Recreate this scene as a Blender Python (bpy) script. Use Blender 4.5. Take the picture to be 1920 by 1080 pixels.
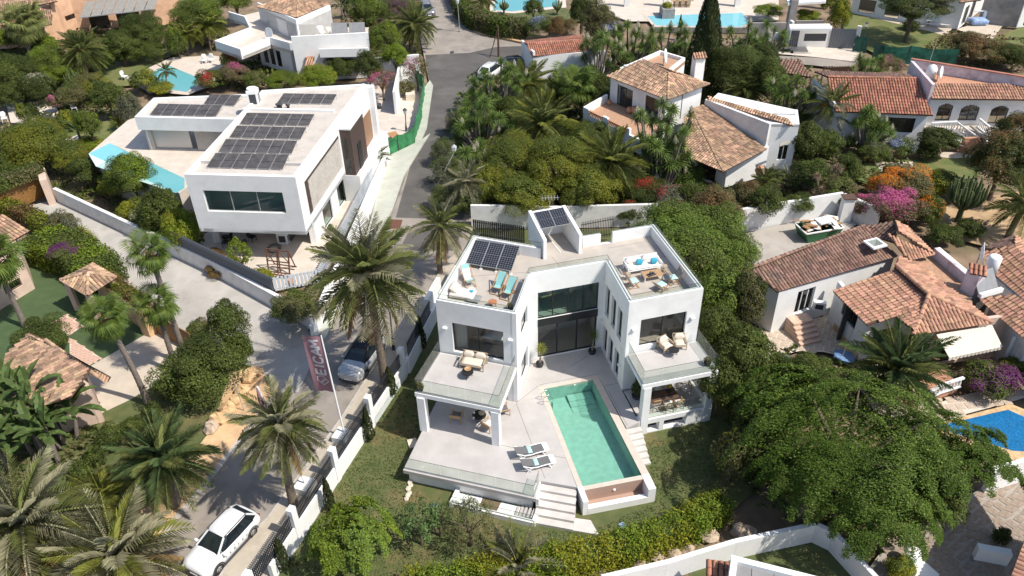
import bpy, math, random
import numpy as np
from mathutils import Vector, Matrix
R = math.radians
rng = np.random.default_rng(7)
random.seed(7)
SC = bpy.context.scene
COL = SC.collection
for o in list(bpy.data.objects):
    bpy.data.objects.remove(o)

# ------------------------------------------------------------------ camera, sky, sun, exposure
CAM_H = 35.0
PITCH = 0.629235            # looking down 36 degrees
ROLL = 0.0216937
FPX = 1510.0                # focal length in pixels of a 1920 wide frame
cd = bpy.data.cameras.new('camera'); cam = bpy.data.objects.new('camera', cd); COL.objects.link(cam)
cd.sensor_width = 36.0; cd.lens = 36.0 * FPX / 1920.0; cd.clip_start = 0.5; cd.clip_end = 1500
_c, _s, _cr, _sr = math.cos(PITCH), math.sin(PITCH), math.cos(ROLL), math.sin(ROLL)
_right = Vector((_cr, -_sr * _s, -_sr * _c)); _up = Vector((_sr, _cr * _s, _cr * _c)); _fw = Vector((0, _c, -_s))
cam.matrix_world = Matrix(((_right.x, _up.x, -_fw.x, 0), (_right.y, _up.y, -_fw.y, 0), (_right.z, _up.z, -_fw.z, CAM_H), (0, 0, 0, 1)))
SC.camera = cam
SUN_AZ, SUN_EL = -25.0, 54.0           # azimuth counted from +X towards +Y
world = bpy.data.worlds.new('World'); SC.world = world; world.use_nodes = True
wn = world.node_tree.nodes; wl = world.node_tree.links
sky = wn.new('ShaderNodeTexSky'); sky.sky_type = 'NISHITA'; sky.sun_disc = False
sky.sun_elevation = R(SUN_EL); sky.sun_rotation = R(90 - SUN_AZ); sky.air_density = 1.0; sky.dust_density = 1.2; sky.ozone_density = 1.0
bg = wn['Background']; bg.inputs['Strength'].default_value = 0.13
wl.new(sky.outputs[0], bg.inputs['Color'])
sl = bpy.data.lights.new('sun', 'SUN'); sl.energy = 4.6; sl.angle = R(0.53); sl.color = (1.0, 0.94, 0.84)
so = bpy.data.objects.new('sun', sl); COL.objects.link(so); so.location = (60, -30, 90)
_sd = Vector((math.cos(R(SUN_EL)) * math.cos(R(SUN_AZ)), math.cos(R(SUN_EL)) * math.sin(R(SUN_AZ)), math.sin(R(SUN_EL))))
so.rotation_euler = _sd.to_track_quat('Z', 'Y').to_euler()
SC.view_settings.view_transform = 'Standard'; SC.view_settings.look = 'None'
SC.view_settings.gamma = 1.0; SC.view_settings.use_curve_mapping = False; SC.view_settings.exposure = 0.27
SC.cycles.max_bounces = 8; SC.cycles.transparent_max_bounces = 16; SC.cycles.diffuse_bounces = 3
SC.cycles.use_denoising = True

# ------------------------------------------------------------------ picture <-> place
def ray(px, py):
    x = (px - 960) / FPX; u = -(py - 540) / FPX
    X = x * _cr + u * _sr; U = -x * _sr + u * _cr
    return np.array([X, _c + U * _s, -_s + U * _c])
def P(px, py, z=0.0):
    """the place seen at a photograph pixel, at height z"""
    r = ray(px, py); t = (z - CAM_H) / r[2]
    return Vector((r[0] * t, r[1] * t, z))
def ppm(p):
    """photograph pixels per metre at a place"""
    return FPX / ((p[1]) * _c - (p[2] - CAM_H) * _s)
def hgt(px, py, b):
    r = ray(px, py); t = (r[0] * b[0] + r[1] * b[1]) / (r[0] ** 2 + r[1] ** 2)
    return CAM_H + t * r[2] - b[2]

# ------------------------------------------------------------------ materials
M = {}
def mat(name, col, rough=0.7, var=0.0, scale=6.0, island=0.0, metal=0.0, spec=0.5, trans=0.0, bump=0.0, bscale=40.0, col2=None, detail=4.0, stain=None, sscale=0.8, hue=0.0):
    m = bpy.data.materials.new(name); m.use_nodes = True; nt = m.node_tree; N = nt.nodes; L = nt.links
    b = N['Principled BSDF']; b.inputs['Roughness'].default_value = rough; b.inputs['Metallic'].default_value = metal
    b.inputs['Specular IOR Level'].default_value = spec
    c4 = (*col, 1); src = None
    rgb = N.new('ShaderNodeRGB'); rgb.outputs[0].default_value = c4; src = rgb.outputs[0]
    geo = tc = None
    if var or col2 or stain or bump:
        tc = N.new('ShaderNodeTexCoord')
    if var or col2:
        nz = N.new('ShaderNodeTexNoise'); nz.inputs['Scale'].default_value = scale; nz.inputs['Detail'].default_value = detail
        L.new(tc.outputs['Object'], nz.inputs['Vector'])
        mx = N.new('ShaderNodeMix'); mx.data_type = 'RGBA'
        cr = N.new('ShaderNodeMapRange'); cr.inputs[1].default_value = 0.35; cr.inputs[2].default_value = 0.65
        L.new(nz.outputs['Fac'], cr.inputs[0]); L.new(cr.outputs[0], mx.inputs['Factor'])
        if col2: mx.inputs['A'].default_value = c4; mx.inputs['B'].default_value = (*col2, 1)
        else:
            mx.inputs['A'].default_value = tuple(max(0, v * (1 - var)) for v in col) + (1,)
            mx.inputs['B'].default_value = tuple(min(1, v * (1 + var)) for v in col) + (1,)
        src = mx.outputs['Result']
    if stain:
        n2 = N.new('ShaderNodeTexNoise'); n2.inputs['Scale'].default_value = sscale; n2.inputs['Detail'].default_value = 6; n2.inputs['Roughness'].default_value = 0.65
        L.new(tc.outputs['Object'], n2.inputs['Vector'])
        r2 = N.new('ShaderNodeMapRange'); r2.inputs[1].default_value = 0.5; r2.inputs[2].default_value = 0.72
        L.new(n2.outputs['Fac'], r2.inputs[0])
        m2 = N.new('ShaderNodeMix'); m2.data_type = 'RGBA'; L.new(r2.outputs[0], m2.inputs['Factor']); L.new(src, m2.inputs['A']); m2.inputs['B'].default_value = (*stain, 1)
        src = m2.outputs['Result']
    if island:
        geo = N.new('ShaderNodeNewGeometry'); hs = N.new('ShaderNodeHueSaturation')
        mr = N.new('ShaderNodeMapRange'); mr.inputs[3].default_value = 1 - island; mr.inputs[4].default_value = 1 + island
        L.new(geo.outputs['Random Per Island'], mr.inputs[0]); L.new(mr.outputs[0], hs.inputs['Value'])
        if hue:
            ml = N.new('ShaderNodeMath'); ml.operation = 'MULTIPLY'; ml.inputs[1].default_value = 7.31; L.new(geo.outputs['Random Per Island'], ml.inputs[0])
            fr = N.new('ShaderNodeMath'); fr.operation = 'FRACT'; L.new(ml.outputs[0], fr.inputs[0])
            mh = N.new('ShaderNodeMapRange'); mh.inputs[3].default_value = 0.5 - hue; mh.inputs[4].default_value = 0.5 + hue
            L.new(fr.outputs[0], mh.inputs[0]); L.new(mh.outputs[0], hs.inputs['Hue'])
        L.new(src, hs.inputs['Color']); src = hs.outputs['Color']
    L.new(src, b.inputs['Base Color'])
    if bump:
        n3 = N.new('ShaderNodeTexNoise'); n3.inputs['Scale'].default_value = bscale; n3.inputs['Detail'].default_value = 5
        L.new(tc.outputs['Object'], n3.inputs['Vector']); bp = N.new('ShaderNodeBump'); bp.inputs['Strength'].default_value = bump; bp.inputs['Distance'].default_value = 0.03
        L.new(n3.outputs['Fac'], bp.inputs['Height']); L.new(bp.outputs[0], b.inputs['Normal'])
    if trans:
        tl = N.new('ShaderNodeBsdfTranslucent'); L.new(src, tl.inputs['Color']); ms = N.new('ShaderNodeMixShader'); ms.inputs[0].default_value = trans
        L.new(b.outputs[0], ms.inputs[1]); L.new(tl.outputs[0], ms.inputs[2]); L.new(ms.outputs[0], N['Material Output'].inputs['Surface'])
    M[name] = m; return m
def glassmat(name, tint, refl=1.0, rough=0.0, ior=1.45, wave=0.0):
    m = bpy.data.materials.new(name); m.use_nodes = True; N = m.node_tree.nodes; L = m.node_tree.links
    N.remove(N['Principled BSDF'])
    tr = N.new('ShaderNodeBsdfTransparent'); tr.inputs[0].default_value = (*tint, 1)
    gl = N.new('ShaderNodeBsdfGlossy'); gl.inputs['Roughness'].default_value = rough
    f0 = ((ior - 1) / (ior + 1)) ** 2
    fr = N.new('ShaderNodeLayerWeight'); fr.inputs[0].default_value = 0.5
    pw = N.new('ShaderNodeMath'); pw.operation = 'POWER'; pw.inputs[1].default_value = 5.0; L.new(fr.outputs['Facing'], pw.inputs[0])
    mr = N.new('ShaderNodeMapRange'); mr.inputs[3].default_value = f0; L.new(pw.outputs[0], mr.inputs[0])
    ml = N.new('ShaderNodeMath'); ml.operation = 'MULTIPLY'; ml.inputs[1].default_value = refl; ml.use_clamp = True
    ms = N.new('ShaderNodeMixShader'); L.new(mr.outputs[0], ml.inputs[0]); L.new(ml.outputs[0], ms.inputs[0]); L.new(tr.outputs[0], ms.inputs[1]); L.new(gl.outputs[0], ms.inputs[2])
    if wave:
        tc = N.new('ShaderNodeTexCoord'); nz = N.new('ShaderNodeTexNoise'); nz.inputs['Scale'].default_value = 3.0; nz.inputs['Detail'].default_value = 3
        L.new(tc.outputs['Object'], nz.inputs['Vector']); bp = N.new('ShaderNodeBump'); bp.inputs['Strength'].default_value = wave; bp.inputs['Distance'].default_value = 0.05
        L.new(nz.outputs['Fac'], bp.inputs['Height']); L.new(bp.outputs[0], gl.inputs['Normal']); L.new(bp.outputs[0], fr.inputs['Normal'])
    L.new(ms.outputs[0], N['Material Output'].inputs['Surface']); M[name] = m; return m

mat('stepstone', (0.57, 0.54, 0.51), 0.75, 0.06, 1.5, stain=(0.5, 0.47, 0.44))
mat('crazygrout', (0.34, 0.30, 0.26), 0.9, 0.1, 6); mat('roofslab', (0.24, 0.235, 0.235), 0.85, 0.08, 2)
mat('white', (0.80, 0.80, 0.79), 0.75, 0.03, 1.2, stain=(0.735, 0.73, 0.715), sscale=0.9, bump=0.15, bscale=90)
mat('whiteclean', (0.82, 0.82, 0.81), 0.6)
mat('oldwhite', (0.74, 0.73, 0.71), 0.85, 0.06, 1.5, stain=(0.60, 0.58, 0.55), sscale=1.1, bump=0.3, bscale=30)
mat('lilac', (0.62, 0.56, 0.60), 0.85, 0.08, 2, stain=(0.34, 0.29, 0.31), sscale=1.4)
mat('peach', (0.68, 0.42, 0.27), 0.85, 0.07, 1.5, stain=(0.5, 0.3, 0.2))
mat('pinkwall', (0.62, 0.47, 0.38), 0.85, 0.05, 1.2, stain=(0.5, 0.38, 0.31))
mat('deck', (0.44, 0.395, 0.35), 0.75, 0.06, 1.3, stain=(0.38, 0.34, 0.30), sscale=0.7, bump=0.1)
mat('terrace', (0.47, 0.445, 0.43), 0.65, 0.06, 0.9, stain=(0.41, 0.385, 0.37), sscale=0.6, bump=0.1)
mat('joint', (0.16, 0.15, 0.14), 0.9)
mat('coping', (0.58, 0.49, 0.42), 0.7, 0.05, 3)
mat('pooltile', (0.34, 0.47, 0.41), 0.5, 0.08, 3.0)
mat('poolbrown', (0.40, 0.27, 0.21), 0.6, 0.08, 25)
mat('pooltile_aqua', (0.42, 0.57, 0.54), 0.5, 0.06, 10)
mat('pooltile_blue', (0.03, 0.19, 0.40), 0.5, 0.25, 9)
mat('pooltile_pale', (0.62, 0.76, 0.76), 0.5, 0.05, 8)
mat('black', (0.018, 0.018, 0.02), 0.5)
mat('blackgloss', (0.012, 0.012, 0.014), 0.12)
mat('charcoal', (0.05, 0.05, 0.055), 0.7, 0.1, 10)
mat('fenceblack', (0.022, 0.023, 0.027), 0.55, island=0.25)
mat('fencegrey', (0.50, 0.55, 0.60), 0.5)
mat('fencedark', (0.10, 0.115, 0.14), 0.5)
mat('steel', (0.6, 0.6, 0.6), 0.25, metal=1.0)
mat('alu', (0.55, 0.55, 0.55), 0.45, metal=0.6)
mat('rust', (0.13, 0.055, 0.035), 0.85, 0.2, 8)
mat('wood', (0.36, 0.20, 0.09), 0.6, 0.2, 10)
mat('teak', (0.44, 0.28, 0.15), 0.55, 0.2, 12)
mat('darkwood', (0.10, 0.055, 0.035), 0.6, 0.2, 12)
mat('brownclad', (0.075, 0.05, 0.042), 0.6, 0.15, 6, island=0.2)
mat('garagedoor', (0.30, 0.175, 0.105), 0.6, 0.1, 5)
mat('rope', (0.40, 0.32, 0.23), 0.9)
mat('cream', (0.66, 0.58, 0.48), 0.9, 0.04, 20)
mat('offwhite', (0.74, 0.71, 0.66), 0.9, 0.03, 20)
mat('aqua', (0.24, 0.50, 0.50), 0.85, 0.1, 12)
mat('aquapale', (0.42, 0.66, 0.64), 0.85, 0.08, 12)
mat('bluecloth', (0.04, 0.33, 0.47), 0.9, 0.06, 20)
mat('copper', (0.42, 0.17, 0.08), 0.5, 0.1, 10)
mat('sling', (0.13, 0.13, 0.135), 0.8, 0.1, 60)
mat('plasticwhite', (0.8, 0.8, 0.8), 0.4)
mat('yellow', (0.75, 0.5, 0.03), 0.8)
mat('redflower', (0.55, 0.02, 0.04), 0.8, island=0.3)
mat('stonewhite', (0.66, 0.58, 0.47), 0.9, 0.2, 6, bump=0.5, bscale=12)
mat('rock', (0.42, 0.33, 0.25), 0.9, 0.25, 4, island=0.3, bump=0.6, bscale=10)
mat('sandstone', (0.55, 0.37, 0.20), 0.9, 0.2, 3, island=0.2, bump=0.5, bscale=10)
mat('terracotta', (0.47, 0.245, 0.155), 0.75, 0.12, 4, island=0.15)
mat('terracotta_floor', (0.42, 0.25, 0.16), 0.8, 0.15, 5, island=0.12)
mat('pinkpaver', (0.55, 0.36, 0.28), 0.85, 0.12, 9, island=0.15)
mat('paver', (0.46, 0.375, 0.29), 0.85, 0.1, 6, island=0.22, hue=0.01)
mat('grout', (0.60, 0.53, 0.45), 0.9, 0.05, 6)
mat('crazy', (0.27, 0.215, 0.165), 0.85, 0.15, 5, island=0.28, hue=0.012)
# lamps and panels
mat('cell', (0.012, 0.014, 0.022), 0.18, 0.2, 3)
mat('celldusty', (0.085, 0.078, 0.075), 0.4, 0.25, 2.0)
mat('cellline', (0.15, 0.155, 0.17), 0.5)
# ground
mat('soil', (0.22, 0.155, 0.10), 0.95, 0.25, 0.6, stain=(0.10, 0.10, 0.045), sscale=0.25, bump=0.4, bscale=6)
mat('drysoil', (0.44, 0.30, 0.17), 0.95, 0.15, 0.9, stain=(0.30, 0.20, 0.11), sscale=0.6, bump=0.4, bscale=8)
mat('ochre', (0.58, 0.39, 0.22), 0.95, 0.12, 1.2, stain=(0.46, 0.30, 0.17), bump=0.4, bscale=10)
mat('lawn', (0.070, 0.092, 0.026), 0.9, 0.0, 1.6, col2=(0.105, 0.118, 0.040), stain=(0.19, 0.140, 0.065), sscale=0.6, bump=0.8, bscale=30)
mat('turf', (0.060, 0.098, 0.036), 0.9, 0.10, 1.6, bump=0.6, bscale=30)
mat('lawnbright', (0.10, 0.135, 0.035), 0.9, 0.0, 0.8, col2=(0.16, 0.155, 0.055), bump=0.6, bscale=20)
mat('asphalt', (0.095, 0.088, 0.082), 0.85, 0.12, 0.5, stain=(0.14, 0.13, 0.12), sscale=0.3, bump=0.3, bscale=60)
mat('asphaltlight', (0.285, 0.252, 0.22), 0.85, 0.10, 0.6, stain=(0.17, 0.15, 0.135), sscale=0.4, bump=0.3, bscale=60)
mat('concrete', (0.40, 0.365, 0.325), 0.85, 0.12, 0.9, stain=(0.28, 0.25, 0.22), sscale=0.45, bump=0.2, bscale=40)
mat('lanecon', (0.42, 0.395, 0.36), 0.85, 0.10, 0.7, stain=(0.29, 0.265, 0.235), sscale=0.35, bump=0.2, bscale=40)
mat('sidewalk', (0.44, 0.385, 0.31), 0.85, 0.08, 1.5, stain=(0.36, 0.31, 0.25), bump=0.2, bscale=40)
mat('sidewalkpale', (0.43, 0.44, 0.38), 0.85, 0.06, 1.0, stain=(0.36, 0.36, 0.32), bump=0.2)
mat('patio', (0.58, 0.51, 0.44), 0.8, 0.06, 1.5, stain=(0.5, 0.44, 0.37))
mat('roofgravel', (0.54, 0.49, 0.44), 0.95, 0.10, 12, stain=(0.44, 0.40, 0.36), bump=0.5, bscale=80)
mat('beigepave', (0.52, 0.445, 0.36), 0.85, 0.06, 1.2, stain=(0.46, 0.39, 0.31), bump=0.15)
mat('kerb', (0.46, 0.42, 0.38), 0.85, 0.1, 4)
# roofs
mat('tilebeige', (0.40, 0.255, 0.165), 0.9, 0.22, 0.8, island=0.42, hue=0.015, stain=(0.16, 0.125, 0.095), sscale=0.9)
mat('tilered', (0.36, 0.155, 0.10), 0.85, 0.12, 0.8, island=0.28, hue=0.012)
mat('tilepink', (0.43, 0.235, 0.155), 0.9, 0.15, 0.8, island=0.32, hue=0.012, stain=(0.22, 0.13, 0.09), sscale=0.8)
mat('tileaged', (0.24, 0.14, 0.105), 0.9, 0.2, 0.7, island=0.35, hue=0.012, stain=(0.11, 0.085, 0.07), sscale=0.7)
mat('tilebase', (0.10, 0.055, 0.035), 0.95)
# foliage
def leafmat(n, c, isl=0.5, hue=0.02, tr=0.33, rough=0.5): return mat(n, c, rough, island=isl, hue=hue, trans=tr, spec=0.12)
leafmat('leaf_dark', (0.062, 0.082, 0.022)); leafmat('leaf_mid', (0.100, 0.131, 0.030)); leafmat('leaf_bright', (0.155, 0.215, 0.024))
leafmat('leaf_jac', (0.105, 0.165, 0.055)); leafmat('leaf_yellow', (0.245, 0.250, 0.026)); leafmat('leaf_olive', (0.138, 0.131, 0.056)); leafmat('leaf_grey', (0.142, 0.150, 0.098))
leafmat('leaf_ficus', (0.138, 0.199, 0.037), 0.55); leafmat('leaf_brown', (0.176, 0.107, 0.046)); leafmat('leaf_golden', (0.175, 0.185, 0.026))
leafmat('leaf_weep', (0.070, 0.115, 0.016), 0.5); leafmat('leaf_cypress', (0.052, 0.068, 0.025), 0.5)
leafmat('bloom_pink', (0.56, 0.13, 0.29), 0.4, 0.02); leafmat('bloom_orange', (0.62, 0.20, 0.02), 0.4, 0.02); leafmat('bloom_purple', (0.16, 0.045, 0.14), 0.4)
leafmat('bloom_red', (0.48, 0.03, 0.04), 0.3); leafmat('bloom_blue', (0.32, 0.36, 0.55), 0.3); leafmat('bloom_white', (0.60, 0.56, 0.42), 0.2)
leafmat('frond_green', (0.178, 0.198, 0.065), 0.35); leafmat('frond_grey', (0.330, 0.315, 0.200), 0.35); leafmat('frond_bright', (0.251, 0.263, 0.060), 0.35)
leafmat('frond_deep', (0.105, 0.151, 0.060), 0.35); leafmat('frond_dry', (0.30, 0.20, 0.10), 0.35); leafmat('fan_green', (0.110, 0.155, 0.032), 0.4)
leafmat('blade_green', (0.132, 0.194, 0.046), 0.4); leafmat('blade_dry', (0.24, 0.18, 0.12), 0.3); leafmat('banana', (0.098, 0.145, 0.045), 0.35, tr=0.35)
leafmat('agave', (0.15, 0.18, 0.13), 0.3)
mat('dates', (0.60, 0.20, 0.03), 0.8, island=0.3)
mat('bark', (0.14, 0.105, 0.075), 0.95, 0.25, 8, bump=0.8, bscale=20)
mat('palmbark', (0.165, 0.130, 0.10), 0.95, 0.25, 6, bump=0.8, bscale=14)
mat('palmgrey', (0.20, 0.165, 0.14), 0.9, 0.15, 5, bump=0.5, bscale=14)
mat('boot', (0.22, 0.105, 0.05), 0.95, 0.25, 10, island=0.3)
mat('cactus', (0.085, 0.11, 0.04), 0.7, 0.15, 5)
# vehicles and cloth
mat('carwhite', (0.72, 0.73, 0.74), 0.15); mat('carsilver', (0.52, 0.53, 0.54), 0.22, metal=0.35); mat('cargrey', (0.25, 0.26, 0.28), 0.2, metal=0.4)
mat('carglass', (0.012, 0.018, 0.022), 0.05, spec=0.8); mat('tyre', (0.02, 0.02, 0.02), 0.85); mat('rim', (0.45, 0.45, 0.46), 0.3, metal=0.9)
mat('lamplens', (0.75, 0.77, 0.8), 0.1); mat('redlens', (0.4, 0.01, 0.015), 0.2)
mat('flag', (0.36, 0.19, 0.225), 0.85, 0.06, 4); mat('flagprint', (0.72, 0.66, 0.68), 0.85); mat('flagline', (0.55, 0.30, 0.33), 0.85)
mat('greennet', (0.035, 0.20, 0.075), 0.85, 0.3, 1.5); mat('steppeach', (0.60, 0.42, 0.32), 0.8, 0.1, 3); mat('tealnet', (0.008, 0.10, 0.065), 0.6, 0.3, 2)
mat('skip', (0.03, 0.12, 0.05), 0.7, 0.1, 4); mat('blue', (0.16, 0.27, 0.47), 0.7, 0.1, 4); mat('bluecover', (0.25, 0.36, 0.58), 0.6, 0.2, 3)
mat('greypanel', (0.22, 0.225, 0.235), 0.6, 0.08, 3); mat('concretewall', (0.30, 0.28, 0.265), 0.85, 0.15, 1, stain=(0.2, 0.19, 0.18))
mat('awning', (0.66, 0.59, 0.50), 0.9, 0.03, 4); mat('pvroof', (0.26, 0.245, 0.22), 0.5, 0.1, 3)
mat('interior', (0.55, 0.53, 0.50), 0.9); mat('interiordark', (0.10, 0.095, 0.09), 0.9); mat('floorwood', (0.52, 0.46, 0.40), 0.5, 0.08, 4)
mat('curtain', (0.45, 0.45, 0.44), 0.9); mat('limestone', (0.50, 0.46, 0.41), 0.85, 0.1, 4, stain=(0.42, 0.38, 0.33)); mat('orange', (0.65, 0.12, 0.02), 0.7)
mat('gatewood', (0.23, 0.115, 0.035), 0.6, 0.15, 4, island=0.2)
glassmat('glass', (0.74, 0.76, 0.73), 1.5); glassmat('balglass', (0.90, 0.935, 0.91), 1.0); glassmat('tealglass', (0.56, 0.74, 0.70), 1.8)
glassmat('water', (0.72, 0.93, 0.88), 1.0, 0.02, 1.33, 0.25); glassmat('waterblue', (0.60, 0.86, 0.92), 1.0, 0.02, 1.33, 0.25)
# ------------------------------------------------------------------ geometry helpers
def link(name, me, parent=None):
    o = bpy.data.objects.new(name, me); COL.objects.link(o)
    if parent is not None: o.parent = parent
    return o
def tag(o, label=None, cat=None, group=None, kind=None):
    if label: o['label'] = label
    if cat: o['category'] = cat
    if group: o['group'] = group
    if kind: o['kind'] = kind
    return o
def thing(name, label, cat, loc=(0, 0, 0), rz=0.0, group=None):
    o = link(name, None); o.location = loc; o.rotation_euler = (0, 0, rz); o.empty_display_size = 0.3
    return tag(o, label, cat, group)
def V3(a): return Vector((a[0], a[1], a[2] if len(a) > 2 else 0))
class MB:
    """collects boxes, prisms, tubes ...; build() links them as one mesh object"""
    def __init__(s): s.v = []; s.f = []; s.mi = []; s.ms = []; s.cur = 0; s.sm = []; s.smooth = False
    def m(s, name):
        if name not in s.ms: s.ms.append(name)
        s.cur = s.ms.index(name); return s
    def face(s, *pts):
        n = len(s.v); s.v += [tuple(p) for p in pts]; s.f.append(tuple(range(n, n + len(pts)))); s.mi.append(s.cur); s.sm.append(False); return s
    def mesh(s, vs, fs, smooth=False):
        n = len(s.v); s.v += [tuple(p) for p in vs]
        for f in fs: s.f.append(tuple(i + n for i in f)); s.mi.append(s.cur); s.sm.append(smooth)
        return s
    def box(s, c, sz, rz=0.0, mx=None):
        x, y, z = sz[0] / 2, sz[1] / 2, sz[2] / 2; ca, sa = math.cos(rz), math.sin(rz)
        vs = []
        for dx, dy, dz in ((-x, -y, -z), (x, -y, -z), (x, y, -z), (-x, y, -z), (-x, -y, z), (x, -y, z), (x, y, z), (-x, y, z)):
            p = Vector((dx * ca - dy * sa, dx * sa + dy * ca, dz)) if mx is None else mx @ Vector((dx, dy, dz))
            vs.append((p[0] + c[0], p[1] + c[1], p[2] + c[2]))
        return s.mesh(vs, [(3, 2, 1, 0), (4, 5, 6, 7), (0, 1, 5, 4), (1, 2, 6, 5), (2, 3, 7, 6), (3, 0, 4, 7)])
    def prism(s, poly, z0, z1):
        n = len(poly); a = sum(poly[i][0] * poly[(i + 1) % n][1] - poly[(i + 1) % n][0] * poly[i][1] for i in range(n))
        if a < 0: poly = poly[::-1]
        vs = [(p[0], p[1], z0) for p in poly] + [(p[0], p[1], z1) for p in poly]
        fs = [tuple(range(n - 1, -1, -1)), tuple(range(n, 2 * n))] + [(i, (i + 1) % n, n + (i + 1) % n, n + i) for i in range(n)]
        return s.mesh(vs, fs)
    def bar(s, a, b, w, h=None, up=(0, 0, 1)):
        """a square bar from a to b"""
        h = h or w; a = V3(a); b = V3(b); d = (b - a); L = d.length
        if L < 1e-6: return s
        d /= L; u = Vector(up)
        if abs(d.dot(u)) > 0.98: u = Vector((1, 0, 0))
        x = d.cross(u).normalized(); y = x.cross(d)
        vs = []
        for q in (a, b):
            for i, j in ((-1, -1), (1, -1), (1, 1), (-1, 1)): vs.append(q + x * (i * w / 2) + y * (j * h / 2))
        return s.mesh(vs, [(0, 1, 2, 3), (7, 6, 5, 4), (4, 5, 1, 0), (5, 6, 2, 1), (6, 7, 3, 2), (7, 4, 0, 3)])
    def tube(s, pts, rad, n=8, caps=True, smooth=True):
        pts = [V3(p) for p in pts]; rad = [rad] * len(pts) if isinstance(rad, (int, float)) else rad
        vs = []; fs = []; px = None
        for i, p in enumerate(pts):
            d = (pts[min(i + 1, len(pts) - 1)] - pts[max(i - 1, 0)]).normalized()
            if px is None:
                px = d.cross(Vector((0, 0, 1)));
                if px.length < 1e-3: px = Vector((1, 0, 0))
            x = (px - d * px.dot(d)).normalized(); px = x; y = d.cross(x)
            for k in range(n):
                a = 2 * math.pi * k / n; vs.append(p + (x * math.cos(a) + y * math.sin(a)) * rad[i])
            if i:
                for k in range(n): fs.append(((i - 1) * n + k, (i - 1) * n + (k + 1) % n, i * n + (k + 1) % n, i * n + k))
        s.mesh(vs, fs, smooth)
        if caps:
            m = len(pts) - 1
            s.mesh(vs[:n], [tuple(range(n - 1, -1, -1))]); s.mesh(vs[m * n:], [tuple(range(n))])
        return s
    def lathe(s, prof, c=(0, 0, 0), n=16, smooth=True):
        """prof: (radius, z) pairs"""
        vs = []; fs = []
        for i, (r, z) in enumerate(prof):
            for k in range(n):
                a = 2 * math.pi * k / n; vs.append((c[0] + r * math.cos(a), c[1] + r * math.sin(a), c[2] + z))
            if i:
                for k in range(n): fs.append(((i - 1) * n + k, (i - 1) * n + (k + 1) % n, i * n + (k + 1) % n, i * n + k))
        return s.mesh(vs, fs, smooth)
    def disc(s, c, r, n=20, h=0.03):
        return s.lathe([(0.001, 0), (r, 0), (r, h), (0.001, h)], c, n, False)
    def ball(s, c, r, n=10, sq=1.0):
        return s.lathe([(max(0.001, r * math.sin(math.pi * i / n)), -r * sq * math.cos(math.pi * i / n)) for i in range(n + 1)], c, n + 4)
    def cushion(s, c, sz, mx=None, b=0.25):
        """a soft pad"""
        nx, ny = 6, 6; vs = []; fs = []
        for sgn in (-1, 1):
            for i in range(nx + 1):
                for j in range(ny + 1):
                    u = 2 * i / nx - 1; v = 2 * j / ny - 1
                    k = (1 - abs(u) ** 5) * (1 - abs(v) ** 5); p = Vector((u * sz[0] / 2, v * sz[1] / 2, sgn * sz[2] / 2 * (b + (1 - b) * k ** 0.5)))
                    if mx is not None: p = mx @ p
                    vs.append((p[0] + c[0], p[1] + c[1], p[2] + c[2]))
        o = (nx + 1) * (ny + 1); w = ny + 1
        for i in range(nx):
            for j in range(ny):
                a = i * w + j; fs.append((a, a + 1, a + w + 1, a + w)); fs.append((o + a, o + a + w, o + a + w + 1, o + a + 1))
        rim = [(i * w) for i in range(nx)] + [nx * w + j for j in range(ny)] + [nx * w + ny - 0 - i * w for i in range(nx)] + [ny - j for j in range(ny)]
        for a, b2 in zip(rim, rim[1:] + rim[:1]): fs.append((a, b2, o + b2, o + a))
        return s.mesh(vs, fs, True)
    def data(s, name):
        me = bpy.data.meshes.new(name); me.from_pydata(s.v, [], s.f)
        for k in s.ms: me.materials.append(M[k])
        me.polygons.foreach_set('material_index', s.mi); me.polygons.foreach_set('use_smooth', s.sm); me.update(); return me
    def build(s, name, parent=None, m=None):
        if m: s.ms = [m]; s.mi = [0] * len(s.f)
        return link(name, s.data(name), parent)
def arr_mesh(name, verts, nv, m, mats=None):
    """many separate faces of nv corners from an (n, nv, 3) array"""
    n = len(verts); me = bpy.data.meshes.new(name)
    me.vertices.add(n * nv); me.vertices.foreach_set('co', verts.reshape(-1).astype(np.float32))
    me.loops.add(n * nv); me.loops.foreach_set('vertex_index', np.arange(n * nv, dtype=np.int32))
    me.polygons.add(n); me.polygons.foreach_set('loop_start', np.arange(0, n * nv, nv, dtype=np.int32))
    try: me.polygons.foreach_set('loop_total', np.full(n, nv, dtype=np.int32))
    except Exception: pass
    for k in ([m] if isinstance(m, str) else m): me.materials.append(M[k])
    if mats is not None: me.polygons.foreach_set('material_index', mats.astype(np.int32))
    me.update(calc_edges=True); return me
def inpoly(x, y, poly):
    c = False; n = len(poly)
    for i in range(n):
        x1, y1 = poly[i][0], poly[i][1]; x2, y2 = poly[i - 1][0], poly[i - 1][1]
        if (y1 > y) != (y2 > y) and x < (x2 - x1) * (y - y1) / (y2 - y1) + x1: c = not c
    return c
def sheet(name, poly, z, m, kind='structure', parent=None, thick=0.0, label=None):
    """a flat piece of ground given by photograph pixels"""
    pts = [P(a, b, z) for a, b in poly]; mb = MB()
    if thick: mb.prism(pts, z - thick, z)
    else:
        a = sum(pts[i].x * pts[(i + 1) % len(pts)].y - pts[(i + 1) % len(pts)].x * pts[i].y for i in range(len(pts)))
        mb.face(*(pts if a > 0 else pts[::-1]))
    o = mb.build(name, parent, m)
    if parent is None and kind: o['kind'] = kind
    if label: o['label'] = label
    return o
WALLN = [0]
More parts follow.
